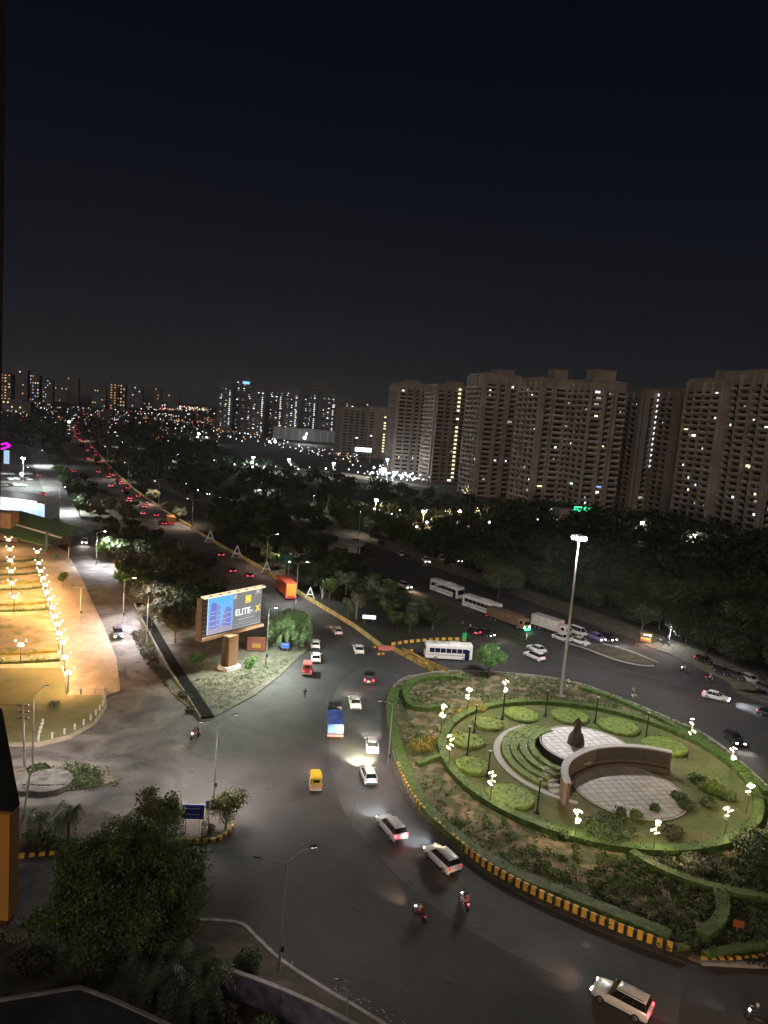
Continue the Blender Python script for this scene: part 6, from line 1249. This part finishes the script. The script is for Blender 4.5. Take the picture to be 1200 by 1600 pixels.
# garden triangle
wood(GP([(345, 840), (400, 872), (450, 905), (510, 945), (560, 950), (620, 985), (690, 992), (640, 950), (570, 905), (500, 858), (420, 835), (350, 810), (322, 812)]), 88, 6.0, K_DARK + K_DARK + K_MID, 'dark green tree in the garden between the two main roads', 'trees of the garden between the main roads', .6, .95, random.Random(44), K)
wood(GP([(200, 735), (330, 800), (420, 835), (520, 855), (470, 822), (390, 800), (300, 770), (230, 735), (190, 700)]), 60, 9, K_DARK, 'dark tree along the left side of the far bus road', 'trees along the far bus road', .9, 1.3, random.Random(45))
for px, py, kit, lab, s_ in ((540, 930, K_PALE[0], 'pale dusty tree among the garden trees, left end of the pale line', .95), (576, 938, K_PALE[1], 'pale dusty tree in the garden, middle of the pale line', .9), (602, 950, K_PALE[0], 'pale dusty tree in the garden above the white glowing sign', .85), (520, 905, K_PALE[1], 'pale dusty tree below the flat roofed garden building', .9),
                          (408, 868, K_PALE[0], 'whitish tree behind the A shaped frames', .95), (652, 975, K_PALE[1], 'greyish tree near the green notice', .8), (676, 985, K_MID[1], 'leafy tree near the bus road kerb', .85), (640, 990, K_MID[0], 'leafy tree above the striped kerb', .7), (615, 985, K_MID[1], 'leafy tree right of the glowing sign', .7),
                          (556, 968, K_PALMLIT, 'lit palm left of the white glowing sign', .9), (543, 968, K_PALM[0], 'dark palm left of the lit palm', .8), (447, 905, K_PALMGRN, 'green lit palm behind the container truck', .85), (280, 815, K_PALE[1], 'pale tree beside the far queue of cars', .9), (262, 806, K_PALE[0], 'second pale tree beside the far queue of cars', .9), (238, 785, K_PALE[1], 'third pale tree beside the far queue of cars', 1.0), (330, 842, K_PALMLIT, 'pale small palm beside the farthest A shaped frame', .7)):
    plant_tree(kit, px, py, lab, None, s_, z=K, name='palm_tree' if 'palm' in lab else 'tree', cat='palm tree' if 'palm' in lab else 'tree')
plant_tree(tree_kit(61, 5.8, 3.0, 4200, .15, leaf_green, nl=14, trunk=.3), 764, 1056, 'green tree at the top of the roundabout in front of the white bus', None, 1.05)
plant_tree(K_YOUNG[0], 307, 1048, 'small bright tree left of the billboard pillar', None, 1.1); plant_tree(K_YOUNG[1], 389, 1056, 'small bright tree right of the billboard pillar', None, 1.0)
plant_tree(tree_kit(62, 4.2, 1.7, 900, .16, leaf_mid, nl=7, r=.08), 98, 918, 'single round tree on the orange lit apron', None, 1.0); plant_tree(K_YOUNG[0], 88, 876, 'low bush like tree at the top of the sandy apron', None, .6)
# weeping tree
rg = random.Random(70); wl = [(0, 0, 6.2, 3.0, 3.0, 1.5), (1.6, 1, 5.4, 2.2, 2.2, 1.5), (-1.8, .4, 5.6, 2.0, 2.0, 1.6)]; 
for k in range(44):
    a = k * 2.4; d = 2.0 + 2.2 * rg.random(); wl.append((math.cos(a) * d, math.sin(a) * d, rg.uniform(2.2, 5.0), .42, .42, rg.uniform(1.1, 2.3)))
plant_tree([('trunk', trunk_mb(4.2, .25, 6, rg, 3).mesh('trunk', bark), None), ('crown', quad_mesh('crown', leaves(wl, 17000, .11, aspect=3.0, flat=-.2), mat('leaf_weeping', (.12, .19, .07), .6, var=.4, scale=.9)), None)], 452, 1012, 'weeping tree with drooping green foliage right of the billboard', None, 1.02)
# right-hand forest
fp = offset(r3[2:60], -7.5)
front = in_area(fp + list(reversed(offset(r3[2:60], -22)))[:], 90, 5.2, random.Random(46))
for x, y in front:
    if not shown(x, y): continue
    s = R.uniform(.7, 1.0); spawn(R.choice(K_WOOD), 'tree', 'dark tree in the front row of the wood beyond the wide road', 'tree', (x, y, 0), R.uniform(0, 6.28), 'front row of the dark wood', (s, s, s))
plant_tree(tree_kit(63, 8.6, 5.6, 3600, .26, leaf_pale if False else mat('leaf_olive', (.085, .095, .04), .7, var=.4, scale=.9), nl=14), 778, 935, 'big rounded olive tree standing out of the wood beyond the coaches', None, 1.12)
back = list(reversed(offset(r3[2:52], -22))); fpoly = offset(r3[2:52], -20) + [(60, 380), (140, 350), (200, 300), (260, 200), (260, 90)]
wood(fpoly, 300, 6.5, K_WOOD, 'dark treetop inside the unlit wood before the cream towers', 'treetops of the dark wood', .95, 1.45, random.Random(47), far=205)
# near trees
nl_ = []
rg = random.Random(80)
for k in range(46):
    a = k * 2.399; t = (k + .5) / 46; d = 6.2 * math.sqrt(t) * rg.uniform(.8, 1.05); nl_.append((math.cos(a) * d, math.sin(a) * d, 9.2 - 3.6 * t * t + rg.uniform(-1.6, .9), rg.uniform(1.1, 1.9), rg.uniform(1.1, 1.9), rg.uniform(.9, 1.5)))
for k in range(22):
    a = k * 2.399; nl_.append((math.cos(a) * 5.2 * rg.uniform(.7, 1), math.sin(a) * 4.6 * rg.uniform(.7, 1), rg.uniform(3.4, 5.8), 1.3, 1.3, 1.1))
leaf_big = mat('leaf_big_tree', (.075, .125, .028), .6, var=.45, scale=.7)
plant_tree([('trunk', trunk_mb(5.2, .34, 9, rg, 5).mesh('trunk', bark), None), ('crown', quad_mesh('crown', leaves(nl_, 52000, .115, shell=.5), leaf_big), None)], 196, 1498, 'big dark leafy tree at the lower left in front of the pavement', None, 1.0, z=K)
plant_tree(tree_kit(64, 5.6, 2.9, 5500, .11, mat('leaf_olive_lit', (.10, .12, .02), .7, var=.4, scale=1.2), nl=13, trunk=.42), 246, 1316, 'smaller olive green tree behind the big dark tree', None, 1.0, z=K)
plant_tree(tree_kit(65, 4.4, 2.6, 3000, .10, mat('leaf_olive_lit', (0, 0, 0)), nl=12, trunk=.48, r=.1), 352, 1296, 'young spreading tree over the small blue sign', None, 1.0, z=K)
for px, py, s_, lab in ((243, 1568, 1.0, 'large dark palm at the bottom, left of two'), (302, 1600, 1.0, 'large dark palm at the bottom, right of two'), (106, 1332, .8, 'palm behind the big tree near the round platform'), (62, 1330, .7, 'ragged palm at the far left garden strip')):
    plant_tree(palm_kit(int(px), 3.4 if px > 200 else 4.6, 3.3 if px > 200 else 2.6, 46 if px > 200 else 30), px, py, lab, None, s_, z=K, name='palm_tree', cat='palm tree')
for px, py, r_, h_, lab, lf in ((388, 1512, 1.3, 1.5, 'dark bush at the top of the purple boundary wall', leaf_dark), (84, 1322, 1.8, 1.4, 'dark bush in the far left garden strip', leaf_dark), (140, 1330, 2.0, 1.5, 'dark bush between the palm and the big tree', leaf_dark), (50, 1316, 1.3, 1.2, 'small dark bush at the frame edge in the garden strip', leaf_mid), (322, 1298, .9, .7, 'scrubby plants in the small sign island', leaf_brown),
                             (150, 1530, 2.6, 1.5, 'undergrowth below the big tree', leaf_brown), (60, 1500, 2.4, .6, 'dry weeds on the bare plot at the lower left', leaf_brown), (25, 1460, 1.6, .6, 'pale weeds along the lower left road edge', leaf_pale), (345, 1600, 1.4, 1.6, 'dry shrub at the foot of the purple wall', leaf_brown), (410, 1625, 1.3, 1.7, 'olive shrub at the bottom edge below the wall', leaf_mid),
                             (125, 1214, 3.4, .5, 'weeds covering the round platform island', leaf_mid), (60, 1204, 1.9, .5, 'low weeds behind the round platform', leaf_mid), (292, 1088, 1.6, .6, 'scrub beside the drain on the billboard island', leaf_brown), (300, 1110, 1.2, .5, 'scrub near the drain tip', leaf_brown)):
    shrub(G(px, py, K), r_, h_, lab, lf, n=int(700 * r_), z=K, name='bush', size=.12)
qs = []
for x, y in in_area(GP([(300, 1112), (352, 1108), (430, 1056), (462, 1028), (420, 1036), (330, 1058), (262, 1070)]), 900, .3, random.Random(9)): qs.append((x, y, K + .05, .45, .45, .08))
setp(link('verge_grass', quad_mesh('verge_grass', leaves(qs, 9000, .055, aspect=2.6), mat('verge_leaf', (.10, .14, .05), .8, var=.4, scale=2))), 'patchy grass on the lit verge under the billboard', 'grass', kind='stuff')
qs = [(*p, .3, .5, .5, .3) for p in in_area(GP([(205, 990), (230, 1040), (262, 1078), (240, 1010)]) + GP([(235, 985)]), 250, .4, random.Random(10))]
setp(link('verge_weeds', quad_mesh('verge_weeds', leaves(qs, 4200, .12), leaf_brown)), 'weeds between the service road and the drain', 'weeds', kind='stuff')
# far woods as one mass
rng = np.random.default_rng(99)
def mass(poly, n, mind, seed, h=(6, 11)):
    for x, y in in_area(poly, n, mind, random.Random(seed)):
        s = rng.uniform(*h); tv.append((x, y, s * .55, s * .62, s * .62, s * .45))
mass(GP([(560, 838), (500, 812), (400, 786), (300, 752), (215, 700), (190, 668), (250, 665), (330, 690), (340, 715), (520, 748), (690, 780), (800, 800), (900, 838), (800, 870), (700, 850)]), 560, 9, 1, (4, 8.5))
mass(GP([(115, 700), (105, 668), (110, 645), (20, 640), (-60, 640), (-60, 690), (40, 700)]), 420, 14, 2, (4, 7)); mass(GP([(128, 668), (150, 700), (205, 752), (230, 770), (190, 700), (165, 660), (140, 652)]), 200, 11, 3, (3, 5))
mass(GP([(200, 655), (330, 668), (340, 715), (250, 690), (190, 676)]), 350, 14, 4, (4, 7)); mass(GP([(880, 830), (960, 850), (1060, 870), (1210, 905), (1230, 850), (1100, 835), (960, 815), (860, 805)]), 120, 8, 5)
setp(link('distant_woods', quad_mesh('distant_woods', leaves(tv, 90000, .95), leaf_dark)), 'dark distant woods between the roads and the towers', 'woods', kind='stuff')

# ------------------------------------------------------------------ far city and lights
def small_tower(px, y, w, h, label, m_, rows, cols, lm, dens, seed, d=20):
    rg = random.Random(seed); u = G(px, 810)[0] / G(px, 810)[1]; t = thing('distant_building', label, 'building', (u * y, y, 0), .1)
    link('wall', MB().box((0, 0, h / 2), (w, d, h)).mesh('wall', m_), t); link('roof', MB().box((0, 0, h + 1), (w * .5, d * .5, 3)).mesh('roof', m_), t)
    pane = MB().box((0, 0, 0), (w / cols * .36, .4, h / rows * .3)); mm = {}
    for i in range(rows):
        for j in range(cols):
            if rg.random() < dens:
                k = rg.choice(lm)
                if k not in mm: mm[k] = pane.mesh('window', k)
                link('window', mm[k], t, (-w / 2 + w * (j + .5) / cols, -d / 2 - .3, h * (i + .6) / rows))
    return t
g_or = glow('far_orange', (1, .42, .15), 1.2); g_wh = glow('far_white', (.85, .92, 1), 1.6); g_ye = glow('far_yellow', (1, .75, .4), 1.4); g_bl = glow('far_blue', (.4, .6, 1), 1.4)
for i, (px, y, w, h, rows, cols, lm, dn, lab) in enumerate(((9, 1500, 22, 70, 12, 3, [g_or, g_ye], .7, 'orange lit tower at the extreme left of the skyline'), (30, 2000, 40, 92, 8, 5, [g_or, g_wh], .08, 'dark tower with a pair of lights on top at the left skyline'), (50, 2100, 34, 84, 9, 5, [g_bl, g_wh, g_or], .45, 'bluish white lit tower with an orange top on the left skyline'),
        (72, 2600, 34, 80, 10, 5, [g_wh], .12, 'thin dim tower right of the bluish lit one'), (110, 2700, 40, 98, 8, 4, [g_or], .06, 'dark tower topped by an orange light'), (150, 2500, 46, 60, 6, 6, [g_ye, g_wh], .25, 'low skyline block with scattered lights'), (172, 2300, 22, 80, 10, 2, [g_or, g_or], .75, 'orange striped block, left of the twin pair'),
        (184, 2320, 26, 80, 8, 3, [g_or, g_ye], .4, 'dark block with orange roof edge, right of the twin pair'), (205, 3000, 60, 88, 6, 7, [g_wh], .12, 'wide dark block with thin white rows of light'), (232, 3100, 70, 90, 7, 8, [g_wh, g_or], .10, 'widest dim skyline block with thin rows of light'), (262, 3400, 60, 70, 5, 6, [g_wh], .06, 'faint low skyline block near the distant light field'), (92, 3000, 50, 60, 5, 6, [g_wh, g_ye], .2, 'faint skyline block left of the orange topped tower'), (20, 1250, 60, 22, 3, 9, [g_ye, g_wh], .3, 'long low building at the left skyline with a bright yellow strip'))):
    small_tower(px, y, w, h, lab, tw_wall3, rows, cols, lm, dn, 200 + i)
lamps_ = {k: MB() for k in ('w', 'y', 'o', 'r', 'b')}; rg = random.Random(5)
def dot(px, py, k, s, z=6.0, f=1.0):
    x, y = G(px, py, z); w = s * y / FOC / 2
    lamps_[k].ell((x, y, z), (w, w, w * f), 6, 4)
for _ in range(250):     # horizon belt
    px = rg.uniform(-10, 335); hz = 600 + (px) * .085; py = hz + 24 + abs(rg.gauss(0, 14)) * (1 if px < 200 else .8) - (px - 0) * .0; dot(px, py, rg.choice('wwwyyobr' if px < 200 else 'wwwyyor'), rg.uniform(.5, 1.5))
for _ in range(170):     # dense light field
    px = rg.gauss(278, 36); 
    if px > 335: continue
    py = 633 + (px - 270) * .08 + abs(rg.gauss(0, 5)); dot(px, py, rg.choice('wwyyor'), rg.uniform(.7, 2.0))
for _ in range(60): dot(rg.uniform(235, 345), rg.uniform(650, 690) + 0, rg.choice('wwyro'), rg.uniform(.5, 1.3))
for _ in range(110): px = rg.uniform(330, 560); dot(px, 668 + (px - 330) * .19 + rg.uniform(-3, 12), rg.choice('wwyow'), rg.uniform(.6, 1.9), 4)
for _ in range(110):     # floodlit yard
    px = rg.gauss(615, 20); dot(px, 738 + (px - 600) * .12 + rg.gauss(0, 4.5), 'w', rg.uniform(1.0, 3.0), 3)
for i in range(22): dot(335 + i * 16 + rg.uniform(-5, 5), 722 + i * 1.1 + rg.uniform(-3, 3), 'w', rg.uniform(1.4, 3.2), 5)
for px, py, s_ in ((585, 795, 3.5), (612, 803, 2.5), (667, 797, 2), (625, 797, 2.5), (651, 823, 4), (667, 816, 4.5), (716, 816, 4.5), (765, 816, 4.5), (808, 813, 5), (840, 812, 4), (600, 735, 9), (476, 684, 6), (489, 681, 4), (430, 690, 5), (421, 690, 4), (395, 730, 5), (413, 731, 4), (309, 684, 5), (323, 684, 4), (108, 659, 5), (34, 741, 7), (25, 596 + 15, 4)): dot(px, py, 'w', s_, 5)
for px, py in ((700, 800), (745, 799), (788, 800), (728, 768), (790, 778), (850, 810), (1040, 795), (975, 785), (990, 788)):
    for _ in range(9): dot(px + rg.gauss(0, 4), py + rg.gauss(0, 2.2), 'y', rg.uniform(.8, 2.2), 4)
for _ in range(70): px = rg.uniform(960, 1190); dot(px, 822 + (px - 960) * .16 + rg.gauss(0, 5), rg.choice('wwyy'), rg.uniform(.5, 1.6), 2)
for _ in range(30): dot(rg.uniform(820, 960), 815 + rg.gauss(0, 9), rg.choice('wwbo'), rg.uniform(.8, 2.2), 4)
lc = dict(w=((.88, .94, 1), 3.0), y=((1, .78, .42), 2.2), o=((1, .5, .2), 2), r=((1, .08, .1), 2), b=((.4, .55, 1), 2.4))
for k, nm in zip('wyorb', ('white', 'yellow', 'orange', 'red', 'blue')):
    setp(link('city_lights', lamps_[k].mesh('city_lights', glow('city_' + nm, *lc[k]))), 'scattered %s lights of the distant city and yards' % nm, 'city lights', kind='stuff')
# yard flood and street glow, real lamps standing in the far places
def far_lamp(px, py, z, e_, c, label):
    x, y = G(px, py); t = thing('yard_light', label, 'floodlight', (x, y, 0)); link('pole', MB().tube([(0, 0, 0), (0, 0, z)], .15, 5).mesh('pole', steel), t); link('lamp_head', MB().box((0, -.2, z + .3), (1.6, .8, .6)).mesh('lamp_head', lamp_white), t); point_light('yard_lamp', (0, -1, z - .5), e_, c, t, .6)
for px, py, z, e_, c, lab in ((603, 748, 14, 45000, (.88, .95, 1), 'brilliant floodlight over the white yard below the dim towers'), (478, 694, 14, 60000, (.8, .93, 1), 'bluish floodlight at the foot of the far cluster'), (395, 735, 9, 26000, (.8, .95, .95), 'lamp on the far car park road'), (450, 738, 9, 16000, (.85, .95, .95), 'lamp in the middle of the far car park road'), (520, 744, 9, 12000, (.9, .95, .8), 'lamp at the right of the far car park road'),
                             (586, 806, 7, 9000, (1, .85, .5), 'white lamp at the left end of the small lit park drive'), (660, 826, 7, 9000, (1, .75, .4), 'warm lamp over the middle of the small park drive'), (715, 824, 7, 5000, (1, .8, .5), 'lamp at the right of the small park drive'), (1080, 868, 8, 9000, (.95, 1, .75), 'lamp in the yard below the cream towers'), (1000, 845, 8, 5000, (1, .9, .6), 'lamp left of the yard below the cream towers'), (905, 822, 8, 9000, (.6, 1, .8), 'lamp by the small green lit shops'),
                             (310, 692, 10, 30000, (.9, .97, 1), 'lamp on the distant field road')):
    far_lamp(px, py, z, e_, c, lab)
x, y = G(900, 822); gs = thing('shop_building', 'small shop with a green neon sign at the foot of the towers', 'shop', (x, y, 0), .2); link('wall', MB().box((0, 0, 4), (22, 10, 8)).mesh('wall', tw_wall), gs); link('sign', MB().box((0, -5.3, 9), (9, .4, 2.2)).mesh('sign', glow('green_neon', (.05, 1, .4), 2)), gs); link('shop_window', MB().box((4, -5.2, 3), (5, .3, 4)).mesh('shop_window', wlit[1]), gs)
x, y = G(866, 812); gs = thing('shop_building', 'small bluish lit kiosk left of the green neon shop', 'shop', (x, y, 0), .2); link('wall', MB().box((0, 0, 3), (14, 8, 6)).mesh('wall', tw_wall3), gs); link('sign', MB().box((0, -4.3, 5), (10, .3, 2.4)).mesh('sign', glow('cyan_sign', (.3, .8, 1), 1.8)), gs)
x, y = G(566, 722); gs = thing('gate_sign', 'long white glowing gate sign at the left of the white yard', 'sign', (x, y, 0), .1); link('panel', MB().box((0, 0, 12), (16, .6, 4)).mesh('panel', glow('gate_white', (.8, .92, 1), 2.5)), gs); link('post', MB().box((-7, 0, 5), (.5, .5, 10)).mesh('post', steel), gs); link('post', MB().box((7, 0, 5), (.5, .5, 10)).mesh('post', steel), gs)
x, y = G(478, 690); gs = thing('podium_building', 'bluish lit podium building at the foot of the far cluster', 'building', (x, y + 40, 0), .2); link('wall', MB().box((0, 0, 9), (110, 30, 18)).mesh('wall', mat('podium', (.3, .3, .3), .8)), gs)
for k in range(10): link('pillar', MB().box((-48 + k * 10.6, -15.6, 8), (1.6, 1, 16)).mesh('pillar', mat('podium_lt', (.5, .5, .5), .8)), gs)

# left shops
x, y = G(34, 808); sh = thing('filling_station', 'brightly lit forecourt building with white canopy and bluish shop front at the far left', 'shop', (x, y, 0), -.25)
link('canopy', MB().box((-6, 6, 6), (26, 14, .8)).mesh('canopy', white_p), sh); link('shop_front', MB().box((4, -1.5, 3), (13, .3, 5)).mesh('shop_front', glow('shop_blue', (.55, .8, 1), 1.1)), sh); link('wall', MB().box((-2, 3, 2.9), (24, 8, 5.8)).mesh('wall', white_p), sh)
for k in range(5): link('shop_window', MB().box((-.8 + 2.4 * k, -1.72, 2.2), (1.6, .1, 2.6)).mesh('shop_window', glow('shop_pane', ((.3, .5, 1), (.8, .9, 1))[k % 2], 1.3)), sh)
point_light('canopy_light', (0, -8, 6), 16000, (.85, .95, 1), sh, .6)
x, y = G(22, 800); far_lamp(36, 752, 11, 42000, (.9, .96, 1), 'glaring white lamp over the forecourt beside the service road')
x, y = G(16, 725); ns = thing('neon_structure', 'magenta neon outlined roof sign above a bluish screen at the far left', 'neon sign', (x - 6, y, 0), .1, None, .6)
for a, b_ in (((-9, 0, 16), (6, 0, 20)), ((6, 0, 20), (9, 0, 18)), ((-9, 0, 16), (-8, 0, 12)), ((-8, 0, 12), (4, 0, 15)), ((4, 0, 15), (9, 0, 18))): link('neon_tube', MB().tube([a, b_], .85, 6).mesh('neon_tube', glow('magenta_neon', (1, .0, .9), 2.5)), ns)
link('screen', MB().box((6, 0, 6), (5, .6, 14)).mesh('screen', glow('pale_blue_screen', (.5, .75, 1), .8)), ns); link('post', MB().box((-6, 0, 6), (.8, .8, 12)).mesh('post', steel), ns)
greenr = mat('green_roof', (.10, .19, .09), .6, var=.2, scale=.3); x, y = G(48, 846)
sr_ = thing('sloping_shed', 'green sloping twin roof shed above the orange park', 'shed', (x, y, 0), -.35)
link('roof', MB().loft([[(-12, 0, 5), (12, 0, 2.6), (12, 0, 2.9), (-12, 0, 5.3)], [(-12, 7, 7), (12, 7, 4.6), (12, 7, 4.9), (-12, 7, 7.3)]]).mesh('roof', greenr), sr_); link('roof', MB().loft([[(-12, -7, 3.4), (12, -7, 1.2), (12, -7, 1.5), (-12, -7, 3.7)], [(-12, -.6, 4.6), (12, -.6, 2.2), (12, -.6, 2.5), (-12, -.6, 4.9)]]).mesh('roof', greenr), sr_)
link('gutter', MB().tube([(-12, -.3, 5.1), (12, -.3, 2.7)], .25, 5).mesh('gutter', white_p), sr_); link('wall', MB().box((0, 2, 1.3), (20, 8, 2.6)).mesh('wall', concrete), sr_)
x, y = G(73, 862); solid('entrance_fin', MB().box((0, 0, 3), (.6, 2.5, 6), .4), mat('teal_paint', (.05, .16, .20), .5), 'tall teal fin at the corner of the green roofed shed', 'pillar', (x, y, 0)); x, y = G(10, 842); solid('sandstone_gatehouse', MB().box((0, 0, 4), (5, 5, 8)).box((3, -1, .8), (4, 5, 1.6)).box((0, 0, 8.15), (5.6, 5.6, .3)), mat('sandstone', (.42, .27, .17), .8, var=.1, scale=.6), 'square sandstone gatehouse at the left edge above the orange park', 'building', (x, y, 0))

# ------------------------------------------------------------------ boundary wall, near roof, own building
bw = thing('boundary_wall', 'stained purple grey boundary wall with pale coping at the bottom', 'wall')
bp = [G(345, 1510, 2.4), G(400, 1528, 2.4), G(470, 1556, 2.4), G(540, 1592, 2.4), G(640, 1645, 2.4)]; bp = resample(bp, 2.6)
wm = mat('purple_wall', (.17, .155, .21), .85, var=.35, scale=1.2, bump=.3, obj_var=.08)
for i in range(len(bp) - 1):
    a, b = bp[i], bp[i + 1]; l = math.hypot(b[0] - a[0], b[1] - a[1]); an = math.atan2(b[1] - a[1], b[0] - a[0])
    link('wall_panel', MB().box((0, 0, 1.15), (l - .03, .22, 2.3)).mesh('wall_panel', wm), bw, ((a[0] + b[0]) / 2, (a[1] + b[1]) / 2, 0), an); link('coping', MB().box((0, 0, 2.36), (l - .01, .34, .1)).mesh('coping', concrete), bw, ((a[0] + b[0]) / 2, (a[1] + b[1]) / 2, 0), an)
z_ = 6.0; ro = GP([(-160, 1580), (0, 1562), (125, 1542), (180, 1562), (270, 1603), (340, 1650), (300, 1900), (-160, 1900)], z_)
rf = thing('flat_roof', 'dark flat roof with a thin pale edge in the lower left corner', 'roof')
link('roof_slab', MB().prism(ro, z_ - .3, z_).mesh('roof_slab', ground_mat('roof_felt', (.035, .033, .04), (.06, .055, .065), (.03, .035, .03), .3, .8, bump=.1)), rf); link('roof_edge', strip(MB(), ro[:6], .0, -.22, z_ - .32, z_ + .14).mesh('roof_edge', concrete), rf); link('wall', MB().prism([ (p[0] * .995, p[1] - .5) for p in ro], 0, z_ - .32).mesh('wall', concrete), rf)
def V(px, py, y): r_ = ray(px, py); return (r_[0] * y / r_[1], y, CAM_H + r_[2] * y / r_[1])
a = V(6.5, 300, 2.4); b = V(4.5, 1120, 2.4)
solid('balcony_side_wall', MB().box((a[0] - .3, 2.1, 46.0), (.6, .6, 7.5)), mat('own_wall', (.16, .11, .08), .8, var=.1, scale=3), 'narrow brown strip of the own balcony side wall along the left frame edge', 'wall')
lb = thing('lower_balcony', 'ochre balcony box with a black shadow gap above it at the left frame edge', 'balcony')
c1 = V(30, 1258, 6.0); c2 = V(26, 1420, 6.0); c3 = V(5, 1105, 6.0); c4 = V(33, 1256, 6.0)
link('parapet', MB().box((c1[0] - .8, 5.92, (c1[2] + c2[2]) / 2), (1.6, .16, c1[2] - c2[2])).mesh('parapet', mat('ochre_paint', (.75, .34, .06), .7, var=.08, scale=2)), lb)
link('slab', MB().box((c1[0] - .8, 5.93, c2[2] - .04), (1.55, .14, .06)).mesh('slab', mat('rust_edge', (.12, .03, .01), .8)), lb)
wv = MB(); wv.loft([[(c3[0] - .6, yy, c3[2]), (c3[0], yy, c3[2]), (c4[0], yy, c4[2] + .005), (c3[0] - .6, yy, c4[2] + .005)] for yy in (5.86, 5.98)]); link('shadow_wedge', wv.mesh('shadow_wedge', mat('shadow_black', (.004, .004, .004), .8)), lb)  # black wedge shape stands in for the shadow above the balcony box

# text to meshes
dg = bpy.context.evaluated_depsgraph_get()
for o in [o for o in SC.objects if o.type == 'FONT']:
    me = bpy.data.meshes.new_from_object(o.evaluated_get(dg)); me.name = 'lettering'
    n = bpy.data.objects.new('lettering', me); COL.objects.link(n); n.parent = o.parent; n.location = o.location; n.rotation_euler = o.rotation_euler; cu = o.data
    bpy.data.objects.remove(o)

# ------------------------------------------------------------------ night haze over the city
HZ = MB().box((0, 5950, 73), (18200, 12300, 150)); hm_ = bpy.data.materials.new('haze_air'); hm_.use_nodes = True; t = hm_.node_tree; t.nodes.clear()
o_ = t.nodes.new('ShaderNodeOutputMaterial'); v_ = t.nodes.new('ShaderNodeVolumePrincipled'); v_.inputs['Color'].default_value = (.85, .87, .9, 1); v_.inputs['Density'].default_value = 0.00008; v_.inputs['Anisotropy'].default_value = 0.5
t.links.new(v_.outputs[0], o_.inputs['Volume'])
setp(link('haze', HZ.mesh('haze', hm_)), kind='stuff')['label'] = 'thin night haze hanging over the whole city'
